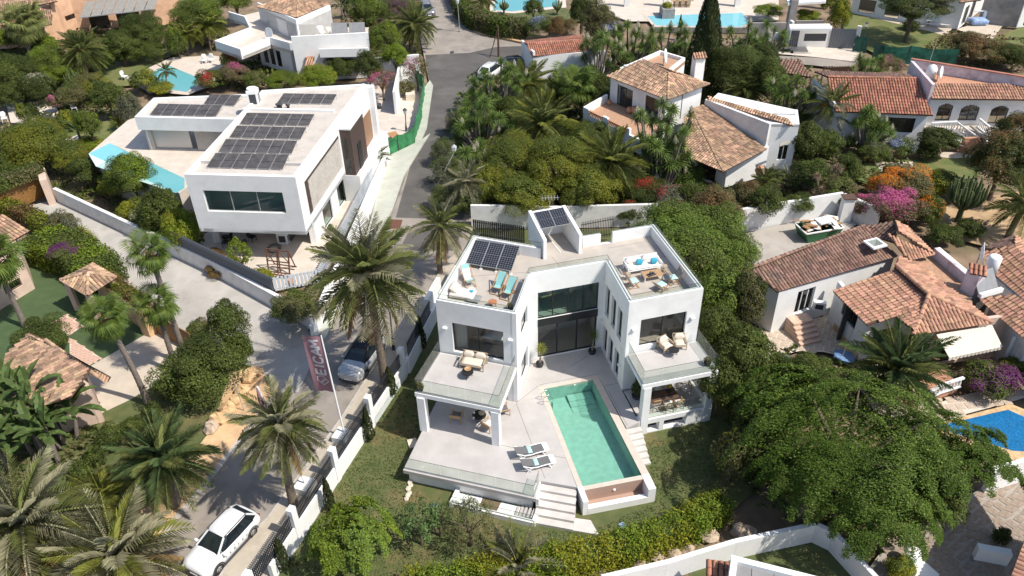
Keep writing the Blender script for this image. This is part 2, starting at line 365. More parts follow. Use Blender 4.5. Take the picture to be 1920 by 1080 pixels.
def wall(mb, p0, p1, z0, z1, t=0.25, holes=(), cap=True):
    """wall from p0 to p1 with rectangular openings (u0,u1,za,zb); its outer face is on the right hand of p0->p1"""
    p0 = Vector((p0[0], p0[1])); p1 = Vector((p1[0], p1[1])); d = (p1 - p0).normalized(); p0 += d * .003; L = (p1 - p0).length - .003; n = Vector((d.y, -d.x)); WALLN[0] += 1; z1 -= .0013 * (WALLN[0] % 9)
    def q(u, z, k): w = p0 + d * u - n * (t * k); return (w.x, w.y, z)
    us = sorted({0, L, *[h[0] for h in holes], *[h[1] for h in holes]}); zs = sorted({z0, z1, *[h[2] for h in holes], *[h[3] for h in holes]})
    for i in range(len(us) - 1):
        for j in range(len(zs) - 1):
            a, b, c, e = us[i], us[i + 1], zs[j], zs[j + 1]; um, zm = (a + b) / 2, (c + e) / 2
            if any(h[0] < um < h[1] and h[2] < zm < h[3] for h in holes): continue
            mb.face(q(a, c, 0), q(b, c, 0), q(b, e, 0), q(a, e, 0)); mb.face(q(b, c, 1), q(a, c, 1), q(a, e, 1), q(b, e, 1))
    for a, b, c, e in holes:
        mb.face(q(a, c, 0), q(a, e, 0), q(a, e, 1), q(a, c, 1)); mb.face(q(b, e, 0), q(b, c, 0), q(b, c, 1), q(b, e, 1))
        mb.face(q(a, e, 0), q(b, e, 0), q(b, e, 1), q(a, e, 1)); mb.face(q(b, c, 0), q(a, c, 0), q(a, c, 1), q(b, c, 1))
    if cap:
        mb.face(q(0, z1, 0), q(L, z1, 0), q(L, z1, 1), q(0, z1, 1)); mb.face(q(0, z0, 0), q(0, z1, 0), q(0, z1, 1), q(0, z0, 1)); mb.face(q(L, z1, 0), q(L, z0, 0), q(L, z0, 1), q(L, z1, 1))
    return mb
def window(parent, p0, p1, hole, inset=0.14, cols=2, frame='black', glass='glass', fw=0.06, name='window', rows=1, lv=None):
    """frame (a part) with one pane (sub-part) per division"""
    p0 = Vector((p0[0], p0[1])); p1 = Vector((p1[0], p1[1])); d = (p1 - p0).normalized(); n = Vector((d.y, -d.x)); a, b, c, e = hole
    def q(u, z, k): w = p0 + d * u - n * k; return Vector((w.x, w.y, z))
    mb = MB().m(frame); k = inset
    for u0, u1, z0, z1 in ((a, b, c, c + fw), (a, b, e - fw, e), (a, a + fw, c + fw, e - fw), (b - fw, b, c + fw, e - fw)):
        mb.bar(q((u0 + u1) / 2, z0, k), q((u0 + u1) / 2, z1, k), u1 - u0, 0.07, up=(d.x, d.y, 0)) if False else mb.box(tuple((q(u0, z0, k) + q(u1, z1, k)) / 2), (u1 - u0, 0.07, z1 - z0), math.atan2(d.y, d.x))
    for i in range(1, cols):
        u = a + (b - a) * i / cols; mb.box(tuple(q(u, (c + e) / 2, k)), (fw, 0.068, e - c - 2 * fw), math.atan2(d.y, d.x))
    for i in range(1, rows):
        z = c + (e - c) * i / rows; mb.box(tuple(q((a + b) / 2, z, k)), (b - a - 2 * fw, 0.066, fw), math.atan2(d.y, d.x))
    w = mb.build(name, parent)
    for i in range(cols):
        u0 = a + (b - a) * i / cols + fw / 2; u1 = a + (b - a) * (i + 1) / cols - fw / 2
        g = MB().m(glass); g.face(q(u0, c + fw, k), q(u1, c + fw, k), q(u1, e - fw, k), q(u0, e - fw, k)); g.build('pane', w)
    return w
def balustrade(parent, pts, z, h=1.0, n=None, foot=0.0, name='glass_balustrade', pw=1.05, m='balglass'):
    """glass panels along a line of places, a thin dark top edge on each"""
    rail = MB().m('alu'); r = None; panels = []
    for i in range(len(pts) - 1):
        a = Vector((pts[i][0], pts[i][1])); b = Vector((pts[i + 1][0], pts[i + 1][1])); L = (b - a).length; k = max(1, round(L / pw)); d = (b - a) / L; ang = math.atan2(d.y, d.x)
        rail.box(((a.x + b.x) / 2, (a.y + b.y) / 2, z + 0.02), (L, 0.05, 0.04), ang)
        for j in range(k):
            g0 = a + d * (L * j / k + 0.012); g1 = a + d * (L * (j + 1) / k - 0.012); c = (g0 + g1) / 2
            panels.append((c, (g1 - g0).length, ang))
    r = rail.build(name, parent)
    for c, L, ang in panels:
        g = MB().m(m); g.box((c.x, c.y, z + 0.04 + h / 2), (L, 0.016, h), ang); g.m('charcoal').box((c.x, c.y, z + 0.04 + h + 0.006), (L, 0.02, 0.012), ang); g.build('glass_panel', r)
    return r
# ------------------------------------------------------------------ tiled roofs
def tile_slope(parent, pts, m, pitch=0.24, step=0.40, name='roof_slope', caps=(), base='tilebase', lift=0.03, capmat=None):
    """pts: (x,y,z) corners, the first two are the eave. Barrel tiles run up the slope, each one a piece of geometry of its own"""
    p = [V3(a) for a in pts]; u = (p[1] - p[0]).normalized(); n = u.cross(p[2] - p[1]).normalized()
    for k in range(2, len(p)):
        q = (p[k] - p[0]); nn = u.cross(q)
        if nn.length > n.length * 0 and q.length > 0.1: n = nn.normalized(); break
    if n.z < 0: n = -n
    w = n.cross(u).normalized()
    if w.z < 0: w = -w
    pl = [((a - p[0]).dot(u), (a - p[0]).dot(w)) for a in p]
    mb = MB().m(base); t = 0.12
    q = [p[0] + u * a + w * b for a, b in pl]; ar = sum(pl[i][0] * pl[(i + 1) % len(pl)][1] - pl[(i + 1) % len(pl)][0] * pl[i][1] for i in range(len(pl)))
    if ar < 0: q = q[::-1]
    N = len(q); mb.mesh([a - n * 0.01 for a in q] + [a - n * t for a in q], [tuple(range(N)), tuple(range(2 * N - 1, N - 1, -1))] + [(i, N + i, N + (i + 1) % N, (i + 1) % N) for i in range(N)])
    root = mb.build(name, parent)
    u0 = min(a for a, b in pl); u1 = max(a for a, b in pl); nc = max(1, int((u1 - u0) / pitch)); quads = []
    A = np.array([math.pi * k / 4 for k in range(5)])
    for c in range(nc):
        uc = u0 + (c + 0.5) * (u1 - u0) / nc; xs = []
        for i in range(len(pl)):
            (a1, b1), (a2, b2) = pl[i], pl[(i + 1) % len(pl)]
            if (a1 > uc) != (a2 > uc): xs.append(b1 + (b2 - b1) * (uc - a1) / (a2 - a1))
        xs.sort()
        for lo, hi in zip(xs[::2], xs[1::2]):
            k = max(1, round((hi - lo) / step)); st = (hi - lo) / k; lo -= 0.06 if lo < 0.05 else 0
            for j in range(k):
                r0 = pitch * 0.47; r1 = pitch * 0.38; w0 = lo + j * st; w1 = w0 + st + 0.05; jx = rng.normal(0, 0.008)
                e = []
                for ww, rr, lf in ((w0, r0, lift + rng.normal(0, 0.004)), (w1, r1, 0.0)):
                    e.append([p[0] + u * (uc + jx + rr * math.cos(a)) + w * ww + n * (rr * 0.75 * math.sin(a) + lf) for a in A])
                quads.append((e[0], e[1]))
    if quads:
        V = np.array(quads, dtype=np.float32).reshape(-1, 10, 3); k = len(V)
        me = bpy.data.meshes.new('roof_tiles'); me.vertices.add(k * 10); me.vertices.foreach_set('co', V.reshape(-1))
        f = np.array([(i, i + 1, i + 6, i + 5) for i in range(4)]); F = (f[None] + (np.arange(k) * 10)[:, None, None]).reshape(-1, 4)[:, ::-1]
        me.loops.add(F.size); me.loops.foreach_set('vertex_index', F.reshape(-1).astype(np.int32)); me.polygons.add(len(F)); me.polygons.foreach_set('loop_start', np.arange(0, F.size, 4, dtype=np.int32))
        me.materials.append(M[m]); me.update(calc_edges=True); o = link('roof_tiles', me, root); o['kind'] = 'stuff'
    return root
def ridge(parent, a, b, m, r=0.13, step=0.4, name='ridge_tiles'):
    a = V3(a); b = V3(b); L = (b - a).length; k = max(1, round(L / step)); d = (b - a) / L; mb = MB().m(m)
    x = d.cross(Vector((0, 0, 1))).normalized(); y = x.cross(d)
    for j in range(k):
        s0 = a + d * (L * j / k); s1 = a + d * (L * (j + 1) / k + 0.05)
        vs = []
        for q, rr, lf in ((s0, r, 0.03), (s1, r * 0.85, 0.0)):
            for i in range(6): an = math.pi * i / 5; vs.append(q + x * (rr * math.cos(an)) + y * (rr * math.sin(an) + lf))
        mb.mesh(vs, [(i, i + 1, i + 7, i + 6) for i in range(5)])
    o = mb.build(name, parent); o['kind'] = 'stuff'; return o
def PZ(lst): return [P(a, b, z) for a, b, z in lst]
# ------------------------------------------------------------------ plants
def leaves(c, nrm, size, asp, jit):
    """diamond leaves at places c facing nrm"""
    n = len(c); nrm = nrm + rng.normal(0, jit, (n, 3)); nrm /= np.linalg.norm(nrm, axis=1)[:, None] + 1e-9
    t = np.cross(nrm, rng.normal(0, 1, (n, 3))); t /= np.linalg.norm(t, axis=1)[:, None] + 1e-9
    b = np.cross(nrm, t); s = (size * rng.uniform(0.6, 1.35, n))[:, None]
    return np.stack([c + t * s, c + b * s * asp, c - t * s, c - b * s * asp], 1)
def sph(n):
    d = rng.normal(0, 1, (n, 3)); return d / np.linalg.norm(d, axis=1)[:, None]
def crown_pts(kind, n):
    """leaf centres and facings inside a unit crown"""
    if kind == 'column':
        z = rng.uniform(-1, 1, n); r = np.clip((1 - z) * 0.62, 0.02, 1) ** 0.6 * np.clip((z + 1.15) * 3, 0, 1); a = rng.uniform(0, 2 * np.pi, n)
        rr = r * (0.82 + 0.18 * rng.random(n)) * (1 + 0.14 * np.sin(a * 5 + z * 7)); c = np.stack([rr * np.cos(a), rr * np.sin(a), z], 1)
        return c, np.stack([np.cos(a), np.sin(a), 0.4 + 0 * a], 1)
    K = {'bush': 22, 'tree': 40, 'big': 120, 'weep': 90, 'sparse': 26, 'flat': 34}[kind]
    i = np.arange(K); g = (i + 0.5) / K; th_ = np.pi * (1 + 5 ** 0.5) * i + rng.normal(0, 0.35, K); zz = 1 - 1.55 * g
    rr = np.sqrt(np.clip(1 - zz * zz, 0, 1)); cen = np.stack([rr * np.cos(th_), rr * np.sin(th_), zz], 1)
    base = {'bush': 0.66, 'tree': 0.68, 'big': 0.80, 'weep': 0.80, 'sparse': 0.72, 'flat': 0.7}[kind]
    cen *= (base + rng.normal(0, 0.09, K))[:, None]
    cr = {'bush': 0.36, 'tree': 0.29, 'big': 0.19, 'weep': 0.21, 'sparse': 0.25, 'flat': 0.3}[kind] * rng.uniform(0.75, 1.3, K)
    k = rng.integers(0, K, n); d = sph(n); d[:, 2] = np.where(rng.random(n) < 0.6, np.abs(d[:, 2]), d[:, 2]); rad = cr[k] * rng.uniform(0.55, 1.0, n) ** 0.6
    if kind == 'weep':
        # drooping plumes that leave the crown outwards and hang down
        K = 70; r0 = np.sqrt(rng.random(K)) * 0.84; a0 = rng.uniform(0, 6.283, K); z0 = np.sqrt(np.clip(1 - r0 ** 2, 0, 1)) * rng.uniform(.42, 1.04, K) - .08; ln = rng.uniform(.24, .48, K); k = rng.integers(0, K, n); t = rng.random(n) ** .75; w_ = .068 * (1.25 - .75 * t)
        r_ = r0[k] + ln[k] * t * .8; a_ = a0[k] + rng.normal(0, 1, n) * w_ / np.maximum(r_, .22); z_ = z0[k] - ln[k] * 1.35 * t ** 2.0 + rng.normal(0, .022, n) + .05 * np.sin(t * 3)
        c = np.stack([r_ * np.cos(a_), r_ * np.sin(a_), z_], 1); nn = np.stack([np.cos(a_) * .7 * (.4 + t), np.sin(a_) * .7 * (.4 + t), np.full(n, .8)], 1)
        ic = rng.random(n) < .22; d = sph(n) * (rng.random(n) ** .4)[:, None] * np.array([.72, .72, .5]); c[ic] = d[ic]; return c, nn
    if kind == 'flat': d[:, 2] *= 0.55
    return cen[k] + d * rad[:, None], d + cen[k] * 0.5 + np.array([0, 0, 0.25])
CROWNS = {}
def crown(kind, n, leaf, v, f2, asp):
    """a leaf crown mesh with two material slots; the colours are set on each object"""
    key = (kind, n, leaf, v % 3, round(f2 * 5), asp)
    if key not in CROWNS:
        c, nn = crown_pts(kind, n); q = leaves(c, nn, np.full(n, leaf), asp, 0.45)
        # the second colour sits in patches on the upper side
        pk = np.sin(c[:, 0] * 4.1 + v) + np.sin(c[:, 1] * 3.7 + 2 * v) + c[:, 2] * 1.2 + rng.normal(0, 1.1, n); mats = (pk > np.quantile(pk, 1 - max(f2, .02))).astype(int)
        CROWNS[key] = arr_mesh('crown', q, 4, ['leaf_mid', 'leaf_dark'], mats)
    return CROWNS[key]
def crown_obj(name, parent, kind, m, n, leaf, v=0, m2=None, f2=0.3, asp=0.55):
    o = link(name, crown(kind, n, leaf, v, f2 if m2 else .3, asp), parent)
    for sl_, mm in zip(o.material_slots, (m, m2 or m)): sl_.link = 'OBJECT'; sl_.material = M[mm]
    return o
def limb_mesh(h, r, spread, nb, m='bark', zc=None):
    mb = MB().m(m); mb.tube([(0, 0, -0.1), (r * 0.3, 0, h * 0.35), (0, r * 0.4, h * 0.7)], [r * 1.25, r, r * 0.75], 8)
    for k in range(nb):
        a = 2 * math.pi * k / nb + random.uniform(-.3, .3); e = random.uniform(0.55, 0.95)
        mb.tube([(0, r * 0.3, h * random.uniform(0.4, 0.65)), (math.cos(a) * spread * e * 0.5, math.sin(a) * spread * e * 0.5, h * 0.95), (math.cos(a) * spread * e, math.sin(a) * spread * e, h * (1.15 + 0.2 * random.random()))], [r * 0.6, r * 0.4, r * 0.12], 6)
    return mb
LEAFQ = ((1e9, .0115, 1.0), (5.0, .018, 1.0), (3.0, .026, 1.0), (2.0, .038, 1.0), (1.3, .055, 1.0), (.8, .08, 1.0), (.45, .13, 1.0))
def leaf_fit(r, kind):
    q = [x for x in LEAFQ if r <= x[0]][-1]; l = q[1]; n = int(min(46000, (17 if kind != 'sparse' else 4.5) / l ** 2))
    return l, n
def tree(name, px, py, w, h, z, kind, m, label, cat='tree', group=None, n=None, leaf=None, trunk=None, gz=-1.1, v=0, m2=None, f2=0.0, asp=0.55, bush=False, dep=1.0, rk=1.0):
    """crown centred on a photograph pixel with its centre at height z, w x h pixels across"""
    c = P(px, py, z); s = ppm(c); rx = w / 2 / s; rz = h / 2 / s
    # height seen from above: vertical axis shortened
    rv = max(0.25, rz * rk)
    l_, n_ = leaf_fit(rx, kind); leaf = leaf or l_; n = n or n_
    if bush:
        o = crown_obj(name, None, kind, m, n, leaf, v, m2, f2, asp); o.location = c; o.scale = (rx, rx * dep, rv); o.rotation_euler.z = random.uniform(0, 6.28) if dep == 1 else 0
        return tag(o, label, cat, group)
    root = thing(name, label, cat, (c.x, c.y, gz), 0, group)
    th = c.z - gz
    limb_mesh(th, trunk or max(0.08, rx * 0.06), rx * 0.7, 6).build('trunk', root)
    o = crown_obj('crown', root, kind, m, n, leaf, v, m2, f2, asp); o.location = (0, 0, th); o.scale = (rx, rx * dep, rv); o.rotation_euler.z = random.uniform(0, 6.28) if dep == 1 else 0
    return root
def bush(name, px, py, w, h, m, label, cat='bush', gz=-1.1, n=None, leaf=None, kind='bush', v=None, m2=None, f2=0.0, group=None, asp=0.55, dep=1.0, up=0.8, rk=1.0):
    c = P(px, py, gz); s = ppm(c); rz = h / 2 / s
    return tree(name, px, py, w, h, gz + rz * up, kind, m, label, cat, group, n, leaf, None, gz, random.randint(0, 2) if v is None else v, m2, f2, asp, True, dep, rk)
def hedge(name, pts, wd, ht, m, label, gz=-1.1, dens=70, leaf=0.11, m2=None, f2=0.0, rag=0.12, cat='hedge', top=None, wob=0.0, core='leaf_dark'):
    """clipped hedge along places: leafy sides and top round a solid core"""
    mb = MB().m(core); Q = []; Nn = []; pts = [Vector((p[0], p[1])) for p in pts]
    for a, b in zip(pts[:-1], pts[1:]):
        L = (b - a).length; d = (b - a) / L; nrm = Vector((-d.y, d.x)); ang = math.atan2(d.y, d.x); mid = (a + b) / 2
        mb.box((mid.x, mid.y, gz + ht * 0.46), (L, wd * 0.8, ht * 0.9), ang)
        for area, fn in ((L * wd, 't'), (L * ht, 'f'), (L * ht, 'b'), (wd * ht, 'e0'), (wd * ht, 'e1')):
            n = int(area * dens);
            if n < 1: continue
            x = rng.random(n) * L; y = (rng.random(n) - .5) * wd; zz = rng.random(n) * ht
            if fn == 't': zz = np.full(n, ht); nv = np.array([0, 0, 1.0])
            elif fn == 'f': y = np.full(n, -wd / 2); nv = np.array([-nrm.x, -nrm.y, 0.35])
            elif fn == 'b': y = np.full(n, wd / 2); nv = np.array([nrm.x, nrm.y, 0.35])
            elif fn == 'e0': x = np.zeros(n); nv = np.array([-d.x, -d.y, 0.3])
            else: x = np.full(n, L); nv = np.array([d.x, d.y, 0.3])
            wv = wob * (np.sin(x * 2.3) + np.sin(x * 5.1 + 1)) if wob else 0
            zz = zz * (1 + wv / max(ht, .1)); y = y * (1 + (wv * 0.5 / max(wd, .1)))
            r3 = rng.normal(0, rag, (n, 3)); c = np.stack([a.x + d.x * x + nrm.x * y, a.y + d.y * x + nrm.y * y, gz + zz], 1) + r3
            c[:, 2] = np.maximum(c[:, 2], gz + 0.03); Q.append(c); Nn.append(np.tile(nv, (n, 1)))
    c = np.concatenate(Q); nn = np.concatenate(Nn); q = leaves(c, nn, np.full(len(c), leaf), 0.55, 0.5); mats = None; ms = m
    if m2:
        pk = np.sin(c[:, 0] * 1.3) + np.sin(c[:, 1] * 1.7) + 0.6 * (c[:, 2] - gz) / ht + rng.normal(0, 0.5, len(c)); mats = (pk > np.quantile(pk, 1 - f2)).astype(int); ms = [m, m2]
    root = thing(name, label, cat, (0, 0, 0)); mb.build('hedge_core', root)
    o = link('foliage', arr_mesh('foliage', q, 4, ms, mats), root); return root
# --- palms
def frond_mesh(m, bend, L=1.0, nl=26, ll=0.19, vee=0.30, wdt=0.0115):
    """feather frond along +X, starting horizontal and curving down by bend (radians)"""
    key = ('frond', m, bend, nl, ll)
    if key in CROWNS: return CROWNS[key]
    k = 16; pts = []; x = z = 0.0; a = 0.0
    for i in range(k + 1):
        pts.append((x, z, a)); a = -bend * ((i + 1) / k) ** 1.5; x += math.cos(a) / k; z += math.sin(a) / k
    T = []
    def at(s):
        f = s * k; i = min(int(f), k - 1); t = f - i; return [pts[i][j] + (pts[i + 1][j] - pts[i][j]) * t for j in range(3)]
    for i in range(k):
        w0 = 0.018 * (1 - i / k) + 0.004; w1 = 0.018 * (1 - (i + 1) / k) + 0.004; (x0, z0, _), (x1, z1, _) = pts[i], pts[i + 1]
        T.append([(x0, -w0, z0), (x0, w0, z0), (x1, w1, z1), (x1, -w1, z1)])
    for sd in (-1, 1):
        for i in range(nl):
            s = 0.12 + 0.87 * i / nl + random.uniform(-.008, .008); x, z, a = at(min(s, 0.995)); l = ll * (0.35 + 0.95 * math.sin(math.pi * min(1, (s + 0.08)) ** 0.9) ** 0.7) * random.uniform(0.85, 1.1)
            fw = 0.62 + 0.25 * s; ve = vee * random.uniform(0.5, 1.3); d = Vector((fw * math.cos(a) - ve * -math.sin(a) * 0, sd * 0.85, fw * math.sin(a) + ve)).normalized()
            tip = Vector((x, 0, z)) + d * l + Vector((0, 0, -l * 0.32)); mid = Vector((x, 0, z)) + d * l * 0.5; w = wdt
            T.append([(x - w * .7, 0, z), (x + w * .7, 0, z), (mid.x + w, mid.y, mid.z + .004), tuple(tip)])
    CROWNS[key] = arr_mesh('frond', np.array(T), 4, m); return CROWNS[key]
def palm_trunk(h, r, lean, m, rings=True, flare=1.3):
    mb = MB().m(m); n = max(6, int(h / 0.16)); pts = []; rad = []
    for i in range(n + 1):
        t = i / n; pts.append((lean[0] * t * t, lean[1] * t * t, -0.15 + (h + 0.15) * t)); rad.append(r * (1 + (flare - 1) * (1 - t) ** 4) * (1 + (0.07 if i % 2 else -0.05) * rings))
    return mb.tube(pts, rad, 10)
def palm(name, base, top, L, nf, m, label, gz=-1.0, r=0.2, m2=None, dry=0, dates=0, lo=-55, hi=82, bark='palmbark', trunk_top=None, group=None, cat='palm tree', seed=0, bends=(0.5, 0.95, 1.4), boot=True, hgt_z=None, shag=0.0):
    """feather palm: base and crown heart given as photograph pixels"""
    random.seed(seed + 11); b = P(*base, gz); h = hgt(*top, b) if hgt_z is None else hgt_z - gz; t = P(*top, gz + h); lean = (t.x - b.x, t.y - b.y)
    root = thing(name, label, cat, b, 0, group); palm_trunk(h, r, lean, bark).build('trunk', root)
    if boot:
        q = MB().m('boot')
        for k in range(26):
            a = k * 2.4; zz = h - 0.5 + 0.45 * k / 26; q.bar((lean[0] + math.cos(a) * r * 0.8, lean[1] + math.sin(a) * r * 0.8, zz), (lean[0] + math.cos(a) * r * 1.9, lean[1] + math.sin(a) * r * 1.9, zz + 0.28), 0.07, 0.04)
        q.build('leaf_bases', root)
    for k in range(nf):
        f = k / (nf - 1); el = hi + (lo - hi) * f ** 0.85 + random.uniform(-7, 7); az = k * 2.39996 + random.uniform(-.2, .2)
        bi = bends[min(len(bends) - 1, int(f * len(bends)))] if el > -10 else bends[0]
        mm = 'frond_dry' if k >= nf - dry else (m2 if m2 and (k % 3 == 0 or f > 0.75) else m)
        o = link('frond', frond_mesh(mm, bi), root); s = L * random.uniform(0.85, 1.08) * (0.8 + 0.2 * min(1, f * 4))
        o.location = (lean[0], lean[1], h + 0.05 + 0.25 * (1 - f)); o.scale = (s, s * random.uniform(0.85, 1.1), s); o.rotation_euler = (random.uniform(-.3, .3), -R(el), az)
    for k in range(dates):
        a = k * 2.4 + 0.7; q = MB().m('dates'); e = Vector((math.cos(a), math.sin(a), 0)) * random.uniform(0.75, 1.15)
        for j in range(46):
            w = Vector((random.gauss(0, .14), random.gauss(0, .14), random.gauss(-.1, .2))); tipp = e + w + Vector((0, 0, -0.15))
            q.bar((0, 0, 0.1), e * 0.6 + w * 0.3 + Vector((0, 0, 0.25)), 0.012) if j < 5 else q.bar(e * 0.6 + w * 0.3 + Vector((0, 0, 0.22)), tipp, 0.035)
        o = q.build('date_cluster', root); o.location = (lean[0], lean[1], h + 0.1)
    return root
def fan_mesh(m, v=0):
    key = ('fan', m, v)
    if key in CROWNS: return CROWNS[key]
    T = []; n = 30; pl = 0.85
    T.append([(0, -.02, 0), (0, .02, 0), (pl, .016, -0.06), (pl, -.016, -0.06)])
    for i in range(n):
        a = -2.1 + 4.2 * i / (n - 1); d = Vector((math.cos(a), math.sin(a), 0)); s = Vector((-math.sin(a), math.cos(a), 0)); l = (0.85 + 0.2 * math.cos(a)) * random.uniform(0.9, 1.08)
        c = Vector((pl, 0, -0.06)); f = c + d * l * 0.6 + Vector((0, 0, 0.03 * (i % 2) - 0.10 * abs(math.sin(a)))); e = c + d * l * 0.95 + Vector((0, 0, -0.36 - 0.12 * random.random())); w = 0.05
        T.append([tuple(c), tuple(f - s * w), tuple(f - s * w * 0.2 + Vector((0, 0, .02))), tuple(c)]); T.append([tuple(c), tuple(f + s * w * 0.2), tuple(f + s * w), tuple(c)])
        T.append([tuple(f - s * w), tuple(f + s * w), tuple(e + s * .008), tuple(e - s * .008)])
    CROWNS[key] = arr_mesh('fan_leaf', np.array(T), 4, m); return CROWNS[key]
def fanpalm(name, base, top, L, nf, label, gz=-1.0, r=0.16, m='fan_green', group=None, seed=0, lo=-70, bark='palmgrey'):
    random.seed(seed + 3); b = P(*base, gz); h = hgt(*top, b); root = thing(name, label, 'palm tree', b, 0, group)
    t = P(*top, gz + h); lean = (t.x - b.x, t.y - b.y); palm_trunk(h, r, lean, bark, flare=1.5).build('trunk', root)
    q = MB().m('boot')
    for k in range(40):
        a = k * 2.4; zz = h - 0.85 + 0.8 * k / 40; q.bar((math.cos(a) * r * 0.7 + lean[0], math.sin(a) * r * 0.7 + lean[1], zz), (math.cos(a) * r * 1.7 + lean[0], math.sin(a) * r * 1.7 + lean[1], zz + 0.2), 0.09, 0.04)
    q.build('leaf_bases', root)
    for k in range(nf):
        f = k / (nf - 1); el = 80 + (lo - 80) * f; az = k * 2.39996
        o = link('fan_leaf', fan_mesh(m, k % 2), root); s = L * random.uniform(0.85, 1.1); o.scale = (s, s, s); o.location = (lean[0], lean[1], h); o.rotation_euler = (random.uniform(-.3, .3), -R(el) + 0.2, az)
    return root
def rosette_mesh(m, n=70, lo=-0.45, w=0.05, curve=0.25, v=0):
    key = ('ros', m, n, lo, w, v)
    if key in CROWNS: return CROWNS[key]
    T = []
    for i in range(n):
        sz = 1 - (1 - lo) * (i + .5) / n; a = i * 2.39996; r = math.sqrt(max(0, 1 - sz * sz)); d = Vector((r * math.cos(a), r * math.sin(a), sz)); s = Vector((-math.sin(a), math.cos(a), 0)); l = random.uniform(0.85, 1.05)
        mid = d * l * 0.55; tip = d * l + Vector((0, 0, -curve * r * l)); T.append([tuple(-s * w * .5), tuple(s * w * .5), tuple(mid + s * w), tuple(mid - s * w)]); T.append([tuple(mid - s * w), tuple(mid + s * w), tuple(tip + s * .004), tuple(tip - s * .004)])
    CROWNS[key] = arr_mesh('leaf_rosette', np.array(T), 4, m); return CROWNS[key]
def spike_mesh():
    key = 'spike'
    if key in CROWNS: return CROWNS[key]
    n = 260; z = rng.random(n); a = rng.uniform(0, 6.28, n); r = 0.27 * np.sin(np.pi * np.clip(z * 0.9 + 0.12, 0, 1)) * rng.uniform(.7, 1.05, n)
    c = np.stack([r * np.cos(a), r * np.sin(a), 0.25 + z], 1); CROWNS[key] = arr_mesh('flower_spike', leaves(c, np.stack([np.cos(a), np.sin(a), 0.3 + 0 * a], 1), np.full(n, .075), .7, .4), 4, 'bloom_white'); return CROWNS[key]
def yucca(px, py, w, h, nh, label, gz=-1.0, bl=0.4, seed=0, group=None, m='blade_green', spike=1.0, rl=None, name='yucca'):
    """several stems carrying blade rosettes inside a pixel box centred on px,py"""
    random.seed(seed + 21); c0 = P(px, py, gz + 2.0); s = ppm(c0); wd = w / s / 2; ht = h / s; b = P(px, py + h * 0.42, gz)
    root = thing(name, label, 'yucca', b, 0, group); tr = MB().m('palmgrey'); rl = rl or 0.95; nh = int(nh * 1.8)
    for k in range(nh):
        a = k * 2.4; e = wd * math.sqrt((k + 0.4) / nh); top = Vector((math.cos(a) * e, math.sin(a) * e * 0.6, ht * (0.14 + 0.9 * random.random() * (1 - 0.3 * e / wd))))
        tr.tube([(math.cos(a) * e * .25, math.sin(a) * e * .25, -.1), (top.x * .7, top.y * .7, top.z * .55), tuple(top)], [0.14, 0.10, 0.08], 6)
        o = link('leaf_rosette', rosette_mesh(m, v=k % 2), root); o.location = top; q = rl * random.uniform(0.8, 1.15); o.scale = (q, q, q); o.rotation_euler = (random.uniform(-.3, .3), random.uniform(-.3, .3), a)
        sk = link('dead_skirt', rosette_mesh('blade_dry', 40, -0.95, 0.04), root); sk.location = top - Vector((0, 0, .25)); sk.scale = (q * .42, q * .42, q * 1.1); sk.rotation_euler = (3.1416, 0, a)
        if random.random() < bl:
            f = link('flower_spike', spike_mesh(), root); f.location = top; q2 = spike * random.uniform(.62, .95); f.scale = (q2, q2, q2)
    tr.build('trunk', root); return root
def banana_mesh(m, v, bend):
    key = ('ban', m, v, bend)
    if key in CROWNS: return CROWNS[key]
    k = 12; T = []; x = z = 0; a = 0; pts = []
    for i in range(k + 1): pts.append((x, z)); a = -bend * ((i + 1) / k) ** 1.6; x += math.cos(a) / k; z += math.sin(a) / k
    def wd(s): return 0.012 if s < 0.2 else 0.125 * math.sin(math.pi * min(1, (s - 0.2) / 0.8 * 0.93 + 0.05)) ** 0.6
    for i in range(k):
        for sd in (-1, 1):
            (x0, z0), (x1, z1) = pts[i], pts[i + 1]; w0 = wd(i / k) * random.uniform(.7, 1.08); w1 = wd((i + 1) / k) * random.uniform(.82, 1.05); up = 0.25
            T.append([(x0, 0, z0), (x1, 0, z1), (x1 + .02, sd * w1, z1 + w1 * up), (x0 + .015, sd * w0, z0 + w0 * up)])
    CROWNS[key] = arr_mesh('banana_leaf', np.array(T), 4, m); return CROWNS[key]
def banana(px, py, label, L=2.2, stems=3, nl=9, gz=-1.0, h=2.5, spread=0.7, seed=0, m='banana', name='banana_plant', fan=False, group=None):
    random.seed(seed + 5); b = P(px, py, gz); root = thing(name, label, 'banana plant', b, 0, group); tr = MB().m('palmgrey')
    for s_ in range(stems):
        a = s_ * 2.4 + seed; off = Vector((math.cos(a), math.sin(a), 0)) * (spread * (0.3 + s_ * 0.6) if s_ else 0); hh = h * random.uniform(.75, 1.1)
        tr.tube([(off.x * .7, off.y * .7, -.1), (off.x, off.y, hh * .6), (off.x * 1.05, off.y * 1.05, hh)], [0.14, .12, .09], 8)
        for k in range(nl):
            f = k / nl; o = link('leaf', banana_mesh(m, k % 3, (0.5, 0.9, 1.4)[k % 3]), root); q = L * random.uniform(.75, 1.1); o.scale = (q, q, q); o.location = (off.x * 1.05, off.y * 1.05, hh - .1 + .15 * (1 - f)); o.rotation_euler = (random.uniform(-.3, .3), -R(82 - 75 * f), k * 2.4 + s_ if not fan else (k % 2) * 3.14 + 0.6 + random.uniform(-.25, .25))
    tr.build('trunk', root); return root
